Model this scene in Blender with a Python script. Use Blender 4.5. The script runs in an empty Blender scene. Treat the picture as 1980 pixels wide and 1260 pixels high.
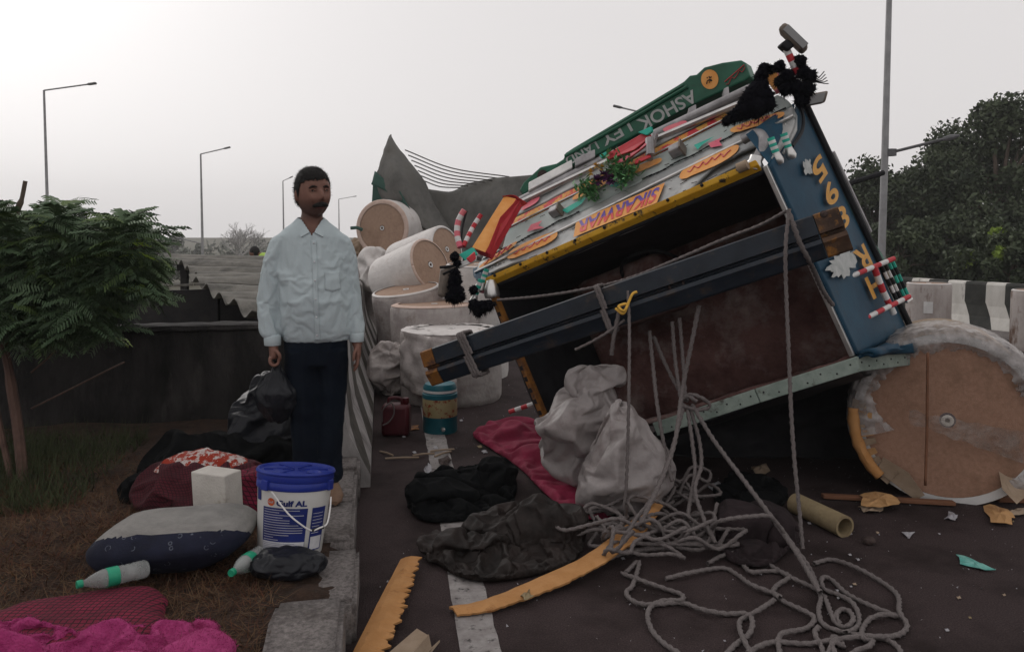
import bpy, bmesh, math, random
import numpy as np
from mathutils import Vector, Matrix, noise
V = Vector
R = math.radians
sc = bpy.context.scene
COL = sc.collection
rnd = random.Random(7)

# ------------------------------------------------------------------ camera
F, CX, CY, TH, EYE = 1554.0, 990.0, 531.0, R(3.0), 1.6
cam = bpy.data.cameras.new('camera')
cam.sensor_width = 36.0
cam.lens = F / 1980 * 36
cam.shift_y = -(630 - CY) / 1980
cam.clip_end = 2000
cam_o = bpy.data.objects.new('camera', cam)
cam_o.location = (0, 0, EYE)
cam_o.rotation_euler = (R(90) - TH, 0, 0)
COL.objects.link(cam_o)
sc.camera = cam_o

# ------------------------------------------------------------------ sky and sun
SUN_EL, SUN_AZ = R(28), R(-38)          # azimuth from +Y towards +X
w = bpy.data.worlds.new('World')
sc.world = w
w.use_nodes = True
wn = w.node_tree.nodes
wl = w.node_tree.links
wn.clear()
sky = wn.new('ShaderNodeTexSky')
sky.sky_type = 'NISHITA'
sky.sun_disc = False
sky.sun_elevation = SUN_EL
sky.sun_rotation = SUN_AZ
sky.air_density = 1.0
sky.dust_density = 6.0
sky.ozone_density = 1.0
hs = wn.new('ShaderNodeHueSaturation')
hs.inputs['Saturation'].default_value = 0.12
mixc = wn.new('ShaderNodeMixRGB')
mixc.blend_type = 'MIX'
mixc.inputs['Fac'].default_value = 0.91
mixc.inputs['Color2'].default_value = (7.6, 7.32, 7.3, 1)
bg = wn.new('ShaderNodeBackground')
bg.inputs['Strength'].default_value = 0.105
wo = wn.new('ShaderNodeOutputWorld')
wl.new(sky.outputs[0], hs.inputs['Color'])
wl.new(hs.outputs[0], mixc.inputs['Color1'])
wl.new(mixc.outputs[0], bg.inputs['Color'])
wl.new(bg.outputs[0], wo.inputs['Surface'])
sun = bpy.data.lights.new('sun', 'SUN')
sun.energy = 0.5
sun.angle = R(25)
sun.color = (1, .96, .92)
sun_o = bpy.data.objects.new('sun', sun)
sd = V((math.sin(SUN_AZ) * math.cos(SUN_EL), math.cos(SUN_AZ) * math.cos(SUN_EL), math.sin(SUN_EL)))
sun_o.rotation_euler = sd.to_track_quat('Z', 'Y').to_euler()
COL.objects.link(sun_o)
sc.view_settings.view_transform = 'Standard'
sc.view_settings.look = 'None'
sc.view_settings.exposure = 0.0
sc.view_settings.gamma = 1.0
sc.view_settings.use_curve_mapping = False

# ------------------------------------------------------------------ measuring the photograph
def ray(px, py):
    x = (px - CX) / F
    u = (CY - py) / F
    return V((x, math.cos(TH) + math.sin(TH) * u, -math.sin(TH) + math.cos(TH) * u))
def P(px, py, Y):
    d = ray(px, py)
    s = Y / d.y
    return V((d.x * s, Y, EYE + d.z * s))
def G(px, py, z=0.0):
    d = ray(px, py)
    s = (z - EYE) / d.z
    return V((d.x * s, d.y * s, z))
def proj(p):
    x, y, z = p[0], p[1], p[2] - EYE
    fw = y * math.cos(TH) - z * math.sin(TH)
    up = y * math.sin(TH) + z * math.cos(TH)
    return CX + F * x / fw, CY - F * up / fw
def S(r, g, b):
    f = lambda c: (c / 255 / 12.92) if c <= 10 else ((c / 255 + .055) / 1.055) ** 2.4
    return (f(r), f(g), f(b))

# ------------------------------------------------------------------ materials
def mat(name, c1, c2=None, rough=.8, scale=6, lo=.35, hi=.65, bump=.15, bscale=80, bdist=.01, metal=0, spec=.3,
        detail=6, stretch=None, c3=None, scale3=2, lo3=.55, hi3=.7, alpha=None, fac3=1):
    m = bpy.data.materials.new(name)
    m.use_nodes = True
    n, l = m.node_tree.nodes, m.node_tree.links
    b = n['Principled BSDF']
    b.inputs['Roughness'].default_value = rough
    b.inputs['Metallic'].default_value = metal
    b.inputs['Specular IOR Level'].default_value = spec
    tc = n.new('ShaderNodeTexCoord')
    src = tc.outputs['Object']
    if stretch:
        mp = n.new('ShaderNodeMapping')
        mp.inputs['Scale'].default_value = stretch
        l.new(src, mp.inputs[0])
        src = mp.outputs[0]
    if c2 is None:
        c2 = tuple(min(1, x * 1.35) for x in c1)
        c1 = tuple(x * .72 for x in c1)
    nz = n.new('ShaderNodeTexNoise')
    nz.inputs['Scale'].default_value = scale
    nz.inputs['Detail'].default_value = detail
    nz.inputs['Roughness'].default_value = .65
    l.new(src, nz.inputs['Vector'])
    rp = n.new('ShaderNodeValToRGB')
    rp.color_ramp.elements[0].position = lo
    rp.color_ramp.elements[1].position = hi
    rp.color_ramp.elements[0].color = (*c1, 1)
    rp.color_ramp.elements[1].color = (*c2, 1)
    l.new(nz.outputs['Fac'], rp.inputs[0])
    out = rp.outputs[0]
    if c3 is not None:
        n3 = n.new('ShaderNodeTexNoise')
        n3.inputs['Scale'].default_value = scale3
        n3.inputs['Detail'].default_value = 8
        n3.inputs['Roughness'].default_value = .7
        l.new(src, n3.inputs['Vector'])
        r3 = n.new('ShaderNodeValToRGB')
        r3.color_ramp.elements[0].position = lo3
        r3.color_ramp.elements[1].position = hi3
        r3.color_ramp.elements[1].color = (fac3, fac3, fac3, 1)
        l.new(n3.outputs['Fac'], r3.inputs[0])
        mx = n.new('ShaderNodeMixRGB')
        mx.inputs['Color2'].default_value = (*c3, 1)
        l.new(r3.outputs[0], mx.inputs['Fac'])
        l.new(out, mx.inputs['Color1'])
        out = mx.outputs[0]
    l.new(out, b.inputs['Base Color'])
    if bump:
        nb = n.new('ShaderNodeTexNoise')
        nb.inputs['Scale'].default_value = bscale
        nb.inputs['Detail'].default_value = 4
        l.new(src, nb.inputs['Vector'])
        bp = n.new('ShaderNodeBump')
        bp.inputs['Strength'].default_value = bump
        bp.inputs['Distance'].default_value = bdist
        l.new(nb.outputs['Fac'], bp.inputs['Height'])
        l.new(bp.outputs[0], b.inputs['Normal'])
    if alpha is not None:
        tr = n.new('ShaderNodeBsdfTransparent')
        ms = n.new('ShaderNodeMixShader')
        na = n.new('ShaderNodeTexNoise')
        na.inputs['Scale'].default_value = 14
        na.inputs['Detail'].default_value = 6
        ra = n.new('ShaderNodeMapRange')
        ra.inputs['From Min'].default_value = .35
        ra.inputs['From Max'].default_value = .65
        ra.inputs['To Min'].default_value = alpha[0]
        ra.inputs['To Max'].default_value = alpha[1]
        l.new(src, na.inputs['Vector'])
        l.new(na.outputs['Fac'], ra.inputs['Value'])
        l.new(ra.outputs[0], ms.inputs['Fac'])
        l.new(tr.outputs[0], ms.inputs[1])
        l.new(b.outputs[0], ms.inputs[2])
        l.new(ms.outputs[0], n['Material Output'].inputs['Surface'])
    return m
def check_mat(name, base, line, scale=40, rough=.9, w=.22):
    m = mat(name, base, rough=rough, scale=9, bump=.3, bscale=160)
    n, l = m.node_tree.nodes, m.node_tree.links
    b = n['Principled BSDF']
    tc = n.new('ShaderNodeTexCoord')
    sp = n.new('ShaderNodeSeparateXYZ')
    l.new(tc.outputs['Object'], sp.inputs[0])
    prev = None
    for ax, off in (('X', 'Z'), ('Y', 'Z')):
        ad = n.new('ShaderNodeMath'); ad.operation = 'MULTIPLY_ADD'
        l.new(sp.outputs[off], ad.inputs[0]); ad.inputs[1].default_value = .7
        l.new(sp.outputs[ax], ad.inputs[2])
        mu = n.new('ShaderNodeMath'); mu.operation = 'MULTIPLY'; mu.inputs[1].default_value = scale
        l.new(ad.outputs[0], mu.inputs[0])
        fr = n.new('ShaderNodeMath'); fr.operation = 'FRACT'
        l.new(mu.outputs[0], fr.inputs[0])
        lt = n.new('ShaderNodeMath'); lt.operation = 'LESS_THAN'; lt.inputs[1].default_value = w
        l.new(fr.outputs[0], lt.inputs[0])
        if prev is None:
            prev = lt.outputs[0]
        else:
            mxx = n.new('ShaderNodeMath'); mxx.operation = 'MAXIMUM'
            l.new(prev, mxx.inputs[0]); l.new(lt.outputs[0], mxx.inputs[1]); prev = mxx.outputs[0]
    mx = n.new('ShaderNodeMixRGB')
    old = b.inputs['Base Color'].links[0].from_socket
    l.new(old, mx.inputs['Color1']); mx.inputs['Color2'].default_value = (*line, 1)
    l.new(prev, mx.inputs['Fac'])
    l.new(mx.outputs[0], b.inputs['Base Color'])
    return m
def ring_mat(name, base, ink, scale=14):
    m = mat(name, base, rough=.85, scale=9, bump=.2, bscale=120)
    n, l = m.node_tree.nodes, m.node_tree.links
    b = n['Principled BSDF']
    tc = n.new('ShaderNodeTexCoord')
    vo = n.new('ShaderNodeTexVoronoi'); vo.inputs['Scale'].default_value = scale
    l.new(tc.outputs['Object'], vo.inputs['Vector'])
    rp = n.new('ShaderNodeValToRGB'); e = rp.color_ramp.elements
    e[0].position = .18; e[0].color = (0, 0, 0, 1); e[1].position = .2; e[1].color = (.7, .7, .7, 1)
    a = e.new(.25); a.color = (0, 0, 0, 1)
    l.new(vo.outputs['Distance'], rp.inputs[0])
    gate = n.new('ShaderNodeTexNoise'); gate.inputs['Scale'].default_value = 30
    l.new(tc.outputs['Object'], gate.inputs['Vector'])
    gr = n.new('ShaderNodeMath'); gr.operation = 'GREATER_THAN'; gr.inputs[1].default_value = .5
    l.new(gate.outputs['Fac'], gr.inputs[0])
    mm = n.new('ShaderNodeMath'); mm.operation = 'MULTIPLY'
    l.new(rp.outputs[0], mm.inputs[0]); l.new(gr.outputs[0], mm.inputs[1])
    mx = n.new('ShaderNodeMixRGB')
    old = b.inputs['Base Color'].links[0].from_socket
    l.new(old, mx.inputs['Color1']); mx.inputs['Color2'].default_value = (*ink, 1)
    l.new(mm.outputs[0], mx.inputs['Fac'])
    l.new(mx.outputs[0], b.inputs['Base Color'])
    return m

M = {}
M['asphalt'] = mat('asphalt', (.012, .007, .007), (.086, .060, .060), rough=.9, scale=150, lo=.3, hi=.72, bump=.9, bscale=170, bdist=.012, spec=.2,
                   c3=(.011, .006, .005), scale3=1.6, lo3=.46, hi3=.64, fac3=.75)
M['line_paint'] = mat('line_paint', (.19, .17, .165), (.31, .29, .28), scale=14, rough=.8, bump=.3, bscale=200, c3=(.035, .03, .03), scale3=22, lo3=.56, hi3=.66)
M['terrain'] = mat('terrain', (.05, .05, .03), (.09, .08, .05), scale=1.2, bump=.3)
M['soil'] = mat('soil', (.016, .009, .006), (.05, .027, .017), scale=13, rough=.95, bump=.8, bscale=60, bdist=.02, c3=(.02, .02, .012), scale3=3)
M['kerb'] = mat('kerb', (.06, .052, .05), (.24, .215, .205), scale=60, lo=.3, hi=.7, bump=.8, bscale=160, bdist=.006, c3=(.05, .04, .035), scale3=5, lo3=.5, hi3=.7)
M['black_wall'] = mat('black_wall', (.008, .0075, .0072), (.034, .031, .03), scale=5, stretch=(1, 1, .35), rough=.95, bump=.7, bscale=60, bdist=.012, detail=9,
                      c3=(.07, .062, .06), scale3=7, lo3=.55, hi3=.78, fac3=.8)
M['bar_white'] = mat('barrier_white', (.21, .195, .19), (.36, .34, .33), scale=9, bump=.4, bscale=120, stretch=(1, 1, .4), c3=(.05, .04, .035), scale3=6, lo3=.55, hi3=.75)
M['bar_dark'] = mat('barrier_dark', (.03, .028, .022), (.075, .065, .055), scale=9, bump=.4, bscale=120)
M['far_white'] = mat('barrier_cream', (.48, .46, .42), (.66, .64, .6), scale=4, bump=.2, stretch=(1, 1, .4), c3=(.1, .085, .07), scale3=4, lo3=.58, hi3=.75)
M['far_dark'] = mat('barrier_black', (.02, .022, .02), (.05, .05, .045), scale=4, bump=.2)
M['roof_sheet'] = mat('asbestos_sheet', (.085, .08, .07), (.17, .16, .14), scale=4, bump=.4, c3=(.03, .028, .024), scale3=3, lo3=.52, hi3=.7)
M['shade_dark_wood'] = mat('shade_dark_boards', (.008, .008, .010), (.025, .022, .022), scale=5)  # near-black colour holds the shade of the shed interior
M['steel_pole'] = mat('galvanised_pole', (.22, .22, .225), (.31, .31, .315), scale=3, metal=.3, rough=.5, bump=0)
M['lamp_grey'] = mat('lamp_grey', (.10, .10, .105), scale=4, bump=0, rough=.5)
M['leaf_a'] = mat('leaf_dark', (.05, .088, .044), (.125, .18, .09), scale=3, bump=0, rough=.6)
M['leaf_b'] = mat('leaf_light', (.06, .1, .03), (.11, .16, .05), scale=3, bump=0, rough=.6)
M['leaf_c'] = mat('leaf_yellow', (.16, .24, .03), (.24, .33, .06), scale=3, bump=0, rough=.6)
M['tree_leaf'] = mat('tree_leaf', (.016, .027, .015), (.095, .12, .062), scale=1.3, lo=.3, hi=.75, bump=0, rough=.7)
M['haze_pale_leaf'] = mat('haze_pale_leaf', (.1, .11, .09), (.16, .17, .14), scale=.2, bump=0)  # distance haze painted into the leaf colour, on top of the haze volume
M['bark'] = mat('bark', (.06, .045, .035), (.12, .09, .07), scale=14, stretch=(1, 1, .2), bump=.6)
M['red_bark'] = mat('red_bark', (.06, .032, .025), (.12, .07, .053), scale=14, stretch=(1, 1, .2), bump=.6)
M['grass_a'] = mat('dry_grass', (.05, .027, .014), (.15, .088, .045), scale=6, bump=0)
M['grass_b'] = mat('rust_grass', (.05, .018, .010), (.125, .05, .024), scale=6, bump=0)
M['grass_c'] = mat('green_weed', (.025, .035, .012), (.06, .07, .03), scale=6, bump=0)
# truck paints
M['steel'] = mat('brushed_panel', (.27, .28, .28), (.42, .42, .41), scale=5, rough=.5, metal=.35, bump=.1, bscale=30, c3=(.12, .10, .09), scale3=7, lo3=.58, hi3=.75)
M['pale_panel'] = mat('pale_green_panel', (.29, .34, .33), (.4, .44, .42), scale=4, rough=.55, bump=.08, bscale=25, c3=(.2, .19, .17), scale3=6, lo3=.55, hi3=.75)
M['flame'] = mat('orange_flame_strip', (.62, .26, .05), (.6, .36, .09), scale=25, rough=.6, bump=.1, c3=(.5, .04, .05), scale3=9, lo3=.5, hi3=.56)
M['chrome'] = mat('dull_chrome', (.5, .49, .48), (.66, .65, .63), scale=9, metal=.9, rough=.32, bump=.05, c3=(.25, .2, .17), scale3=8, lo3=.6, hi3=.75)
M['grey_pipe'] = mat('grey_pipe', (.2, .19, .195), (.34, .33, .335), scale=9, metal=.5, rough=.45, bump=.1)
M['truck_green'] = mat('green_bumper_paint', (.009, .075, .042), (.018, .13, .075), scale=3, rough=.45, bump=.05, spec=.4, c3=(.03, .06, .045), scale3=9, lo3=.6, hi3=.75)
M['truck_blue'] = mat('blue_cab_paint', (.006, .034, .064), (.012, .058, .1), scale=4, rough=.6, bump=.08, spec=.2, c3=(.03, .045, .06), scale3=6, lo3=.58, hi3=.72)
M['navy'] = mat('dark_blue_beam_paint', (.006, .010, .017), (.013, .02, .031), scale=6, rough=.5, bump=.1, spec=.35, c3=(.06, .04, .03), scale3=9, lo3=.54, hi3=.72)
M['yellow'] = mat('yellow_trim', (.5, .25, .012), (.62, .35, .025), scale=6, rough=.55, bump=.1, c3=(.03, .022, .015), scale3=13, lo3=.57, hi3=.63)
M['rust_orange'] = mat('rusty_orange_paint', (.17, .065, .014), (.3, .125, .022), scale=8, rough=.7, bump=.3, c3=(.07, .03, .02), scale3=9, lo3=.48, hi3=.6)
M['rust_end'] = mat('rusty_brown_end', (.035, .02, .014), (.09, .05, .03), scale=8, rough=.7, bump=.3, c3=(.3, .13, .025), scale3=7, lo3=.5, hi3=.6)
M['orange'] = mat('orange_print', (.66, .27, .06), (.74, .36, .11), scale=14, rough=.6, bump=0)
M['orange_deep'] = mat('orange_letter', (.5, .24, .03), (.6, .3, .05), scale=14, rough=.6, bump=0, c3=(.1, .07, .05), scale3=20, lo3=.6, hi3=.7)
M['red'] = mat('red_paint', (.38, .018, .03), (.5, .035, .045), scale=8, rough=.5, bump=.05)
M['pink'] = mat('pink_print', (.6, .1, .16), (.65, .18, .2), scale=8, rough=.6, bump=0)
M['teal'] = mat('teal_print', (.02, .33, .25), (.03, .4, .3), scale=8, rough=.6, bump=0)
M['white'] = mat('white_paint', (.55, .54, .53), (.68, .67, .66), scale=8, rough=.5, bump=.02)
M['letter_grey'] = mat('silver_letter', (.28, .3, .29), (.42, .43, .42), scale=20, rough=.5, bump=0)
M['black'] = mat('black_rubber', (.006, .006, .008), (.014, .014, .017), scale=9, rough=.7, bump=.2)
M['wool'] = mat('black_wool', (.003, .003, .005), (.008, .008, .012), scale=40, rough=1, spec=.05, bump=.8, bscale=200)
M['maroon_int'] = mat('dusty_maroon_lining', (.07, .03, .027), (.16, .083, .073), scale=4, rough=.9, bump=.6, bscale=30, bdist=.02, c3=(.3, .24, .22), scale3=2.6, lo3=.48, hi3=.7, fac3=.85)
M['pale_edge'] = mat('pale_green_edge', (.19, .24, .21), (.3, .35, .31), scale=9, rough=.6, bump=.2, c3=(.07, .06, .05), scale3=12, lo3=.57, hi3=.68)
M['glass_dark'] = mat('mirror_glass', (.16, .16, .16), (.22, .22, .22), scale=3, rough=.15, spec=.6, bump=0)
M['mirror_back'] = mat('mirror_back', (.12, .1, .085), (.2, .16, .13), scale=12, rough=.6, bump=.1)
# cargo
M['kraft'] = mat('kraft_disc', (.30, .20, .145), (.36, .245, .18), scale=30, rough=.9, bump=.2, bscale=150, c3=(.23, .15, .105), scale3=3, lo3=.5, hi3=.75)
M['kraft_near'] = mat('kraft_disc_board', (.27, .155, .105), (.34, .2, .14), scale=40, rough=.9, bump=.25, bscale=180, c3=(.15, .09, .055), scale3=3, lo3=.5, hi3=.75)
M['kraft_pink'] = mat('kraft_rim', (.46, .34, .28), (.55, .42, .36), scale=12, rough=.85, bump=.2)
M['wrap'] = mat('white_paper_wrap', (.52, .49, .47), (.66, .63, .61), scale=5, rough=.6, bump=.35, bscale=18, bdist=.02, c3=(.36, .3, .27), scale3=5, lo3=.55, hi3=.75)
M['wrap_dusty'] = mat('dusty_paper_wrap', (.33, .29, .28), (.47, .43, .41), scale=5, rough=.65, bump=.5, bscale=16, bdist=.02, c3=(.18, .13, .11), scale3=4, lo3=.5, hi3=.72)
M['wrap_brown'] = mat('stained_paper_wrap', (.3, .255, .235), (.52, .48, .46), scale=3, rough=.6, bump=.2, stretch=(1, 1, .4), c3=(.13, .075, .05), scale3=3, lo3=.52, hi3=.62)
M['film'] = mat('clear_film', (.3, .275, .265), (.46, .43, .42), scale=8, rough=.3, spec=.5, bump=.6, bscale=25, bdist=.02, alpha=(.3, .85))
M['tape'] = mat('clear_tape', (.26, .22, .2), scale=8, rough=.3, bump=.5, bscale=40, alpha=(.15, .55))
M['card'] = mat('cardboard', (.42, .235, .10), (.5, .29, .13), scale=10, rough=.9, bump=.2, bscale=90, c3=(.26, .13, .06), scale3=6, lo3=.56, hi3=.7)
M['card_dull'] = mat('dull_cardboard', (.26, .19, .13), (.34, .26, .19), scale=10, rough=.9, bump=.2)
M['card_orange'] = mat('edge_board_orange', (.38, .18, .06), (.46, .235, .09), scale=9, rough=.85, bump=.2, bscale=90, c3=(.24, .1, .03), scale3=8, lo3=.58, hi3=.7)
M['tube_card'] = mat('cardboard_tube', (.2, .15, .085), (.27, .21, .12), scale=12, rough=.85, bump=.2)
M['brown_wood'] = mat('brown_stick', (.12, .055, .03), (.2, .09, .05), scale=12, stretch=(.2, 1, 1), rough=.8, bump=.3)
M['tarp'] = mat('grey_tarpaulin', (.10, .098, .092), (.155, .15, .14), scale=4, rough=.85, bump=.35, bscale=50, bdist=.01, c3=(.085, .08, .07), scale3=2)
M['tarp_green'] = mat('green_tarpaulin', (.03, .075, .062), (.05, .11, .09), scale=4, rough=.7, bump=.3)
M['rope'] = mat('grey_rope', (.105, .09, .088), (.19, .165, .16), scale=160, rough=.95, bump=.9, bscale=260, bdist=.004)
M['rope_dark'] = mat('dark_rope', (.05, .045, .042), (.1, .09, .085), scale=120, rough=.95, bump=.6, bscale=200)
M['sack'] = mat('white_plastic_sack', (.3, .265, .26), (.46, .42, .41), scale=4, rough=.4, spec=.5, bump=.5, bscale=35, bdist=.012, c3=(.17, .125, .12), scale3=4, lo3=.5, hi3=.72)
M['red_cloth'] = mat('crimson_cloth', (.17, .010, .034), (.27, .02, .06), scale=5, rough=.85, bump=.4, bscale=26, bdist=.012)
M['black_cloth'] = mat('black_cloth', (.003, .0035, .004), (.008, .0085, .009), scale=7, rough=.95, spec=.06, bump=.4, bscale=40)
M['brown_cloth'] = mat('worn_brown_leatherette', (.007, .005, .004), (.024, .017, .015), scale=6, rough=.62, spec=.2, bump=.5, bscale=36, bdist=.012)
M['purple_cloth'] = mat('purple_black_cloth', (.014, .009, .010), (.028, .018, .02), scale=9, rough=.95, bump=.5, bscale=60)
M['pink_fleece'] = mat('pink_fleece', (.29, .026, .12), (.43, .055, .195), scale=20, rough=1, bump=.9, bscale=150, bdist=.008)
M['maroon_check'] = check_mat('maroon_check', (.14, .008, .028), (.03, .004, .009), scale=42)
M['maroon_check_fine'] = check_mat('maroon_check_fine', (.06, .008, .014), (.02, .004, .006), scale=60)
M['floral'] = mat('red_white_print', (.42, .36, .34), (.5, .45, .43), scale=30, rough=.9, bump=.2, c3=(.27, .03, .015), scale3=24, lo3=.47, hi3=.5)
M['pillow_grey'] = mat('grey_ticking', (.18, .175, .165), (.26, .25, .235), scale=8, stretch=(1, 1, 5), rough=.95, bump=.4, bscale=60)
M['pillow_navy'] = ring_mat('navy_ring_print', (.008, .010, .024), (.16, .18, .22), scale=19)
M['foam'] = mat('off_white_foam', (.5, .47, .43), (.6, .57, .52), scale=10, rough=.9, bump=.3, bscale=90, c3=(.28, .2, .13), scale3=6, lo3=.58, hi3=.75)
M['foam_side'] = mat('yellowed_foam', (.3, .2, .11), (.38, .27, .16), scale=10, rough=.9, bump=.3)
M['pail_white'] = mat('white_pail_plastic', (.52, .52, .5), (.6, .6, .58), scale=4, rough=.35, bump=.03, c3=(.35, .32, .29), scale3=9, lo3=.6, hi3=.8)
M['pail_blue'] = mat('blue_lid_plastic', (.012, .025, .2), (.02, .04, .28), scale=5, rough=.4, bump=.05)
M['ink_blue'] = mat('label_blue', (.012, .022, .13), scale=5, rough=.4, bump=0)
M['ink_white'] = mat('label_white', (.5, .5, .52), scale=5, rough=.4, bump=0)
M['ink_orange'] = mat('label_orange', (.6, .1, .02), scale=5, rough=.4, bump=0)
M['pet'] = mat('bottle_plastic', (.34, .36, .35), (.45, .47, .46), scale=10, rough=.2, bump=.1, alpha=(.35, .62))
M['cap_green'] = mat('green_plastic', (.015, .26, .14), (.025, .33, .19), scale=10, rough=.35, bump=0)
M['jug_teal'] = mat('teal_plastic', (.006, .085, .115), (.012, .12, .15), scale=6, rough=.4, bump=.03)
M['jug_cream'] = mat('cream_plastic', (.27, .22, .11), (.34, .28, .15), scale=6, rough=.5, bump=.03, c3=(.2, .035, .012), scale3=16, lo3=.54, hi3=.58)
M['can_red'] = mat('dark_red_plastic', (.05, .006, .010), (.085, .01, .016), scale=6, rough=.5, bump=.1)
M['litter_grey'] = mat('grey_plastic_scrap', (.25, .24, .26), (.36, .35, .37), scale=20, rough=.5, bump=.3)
M['litter_teal'] = mat('teal_wrapper', (.08, .33, .29), (.2, .45, .4), scale=20, rough=.4, bump=.3)
M['brick'] = mat('brown_stone', (.03, .02, .018), (.06, .04, .035), scale=20, bump=.6)
def translucent(m, col, fac):
    n, l = m.node_tree.nodes, m.node_tree.links
    t = n.new('ShaderNodeBsdfTranslucent'); t.inputs['Color'].default_value = (*col, 1)
    ms = n.new('ShaderNodeMixShader'); ms.inputs['Fac'].default_value = fac
    l.new(n['Principled BSDF'].outputs[0], ms.inputs[1]); l.new(t.outputs[0], ms.inputs[2])
    l.new(ms.outputs[0], n['Material Output'].inputs['Surface'])
translucent(M['sack'], (.5, .46, .45), .25)
# people
M['skin'] = mat('brown_skin', (.155, .075, .055), (.2, .1, .074), scale=12, rough=.6, bump=.08, bscale=150)
def stubble(m, col):
    n, l = m.node_tree.nodes, m.node_tree.links
    b = n['Principled BSDF']; old = b.inputs['Base Color'].links[0].from_socket
    tc = n.new('ShaderNodeTexCoord'); sp = n.new('ShaderNodeSeparateXYZ'); l.new(tc.outputs['Object'], sp.inputs[0])
    f = []
    for a, c in ((1.575, 1.53), (1.45, 1.485)):
        r = n.new('ShaderNodeMapRange'); r.inputs['From Min'].default_value = a; r.inputs['From Max'].default_value = c
        l.new(sp.outputs['Z'], r.inputs['Value']); f.append(r.outputs[0])
    mu = n.new('ShaderNodeMath'); mu.operation = 'MULTIPLY'; l.new(f[0], mu.inputs[0]); l.new(f[1], mu.inputs[1])
    m2 = n.new('ShaderNodeMath'); m2.operation = 'MULTIPLY'; l.new(mu.outputs[0], m2.inputs[0]); m2.inputs[1].default_value = .6
    mx = n.new('ShaderNodeMixRGB'); l.new(m2.outputs[0], mx.inputs['Fac']); l.new(old, mx.inputs['Color1']); mx.inputs['Color2'].default_value = (*col, 1)
    l.new(mx.outputs[0], b.inputs['Base Color'])
stubble(M['skin'], (.05, .035, .032))
M['hair'] = mat('black_hair', (.006, .005, .005), (.014, .012, .011), scale=90, rough=.75, bump=.6, bscale=260)
M['shirt'] = mat('pale_blue_shirt', (.41, .475, .495), (.46, .53, .55), scale=3, rough=.85, bump=.12, bscale=120)
M['trousers'] = mat('navy_trousers', (.004, .006, .011), (.008, .012, .019), scale=6, rough=.95, spec=.08, bump=.25, bscale=60)
M['sandal'] = mat('tan_shoe', (.12, .07, .045), (.18, .11, .07), scale=10, rough=.7, bump=.1)
M['lip'] = mat('lip', (.09, .035, .03), scale=10, bump=0, rough=.5)
M['eye'] = mat('eye_white', (.3, .27, .25), scale=10, bump=0, rough=.3)
M['bin_bag'] = mat('black_polythene', (.005, .006, .009), (.011, .012, .016), scale=8, rough=.4, spec=.25, bump=.5, bscale=30, bdist=.012)
M['vest'] = mat('lime_vest', (.32, .5, .08), (.4, .58, .12), scale=8, bump=.1)
M['flower'] = mat('purple_flower', (.08, .02, .09), (.17, .05, .17), scale=30, bump=0)
M['garland'] = mat('garland_leaf', (.06, .19, .07), (.15, .34, .14), scale=20, bump=0, rough=.6)
M['gold'] = mat('marigold', (.6, .35, .06), scale=20, bump=0)

# ------------------------------------------------------------------ objects
ORG = {}
def thing(name, label, cat, loc=(0, 0, 0), group=None):
    o = bpy.data.objects.new(name, None)
    o.empty_display_size = .1
    COL.objects.link(o)
    o.location = loc
    ORG[o.name] = V(loc)
    o['label'] = label
    o['category'] = cat
    if group:
        o['group'] = group
    return o
def tag(o, label, cat, group=None):
    o['label'] = label
    o['category'] = cat
    if group:
        o['group'] = group
    return o
def structure(o):
    o['kind'] = 'structure'
    return o
def stuff(o):
    o['kind'] = 'stuff'
    return o
def link_mesh(name, me, parent=None, loc=None):
    o = bpy.data.objects.new(name, me)
    COL.objects.link(o)
    if parent is not None:
        o.parent = parent
        base = ORG[parent.name]
        ORG[o.name] = V(loc) if loc is not None else V(base)
        o.location = ORG[o.name] - base
    else:
        ORG[o.name] = V(loc) if loc is not None else V((0, 0, 0))
        o.location = ORG[o.name]
    return o
def cr(pts, k=6, closed=False):
    pts = [V(p) for p in pts]
    n = len(pts)
    out = []
    rng = range(n if closed else n - 1)
    for i in rng:
        if closed:
            p0, p1, p2, p3 = pts[i - 1], pts[i], pts[(i + 1) % n], pts[(i + 2) % n]
        else:
            p1, p2 = pts[i], pts[i + 1]
            p0 = pts[i - 1] if i > 0 else p1 * 2 - p2
            p3 = pts[i + 2] if i + 2 < n else p2 * 2 - p1
        for j in range(k):
            t = j / k
            out.append(.5 * ((2 * p1) + (p2 - p0) * t + (2 * p0 - 5 * p1 + 4 * p2 - p3) * t * t + (3 * p1 - p0 - 3 * p2 + p3) * t ** 3))
    if not closed:
        out.append(pts[-1].copy())
    return out
def frame(d):
    d = V(d).normalized()
    a = V((0, 0, 1)) if abs(d.z) < .9 else V((1, 0, 0))
    x = a.cross(d).normalized()
    return x, d.cross(x).normalized(), d
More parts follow.
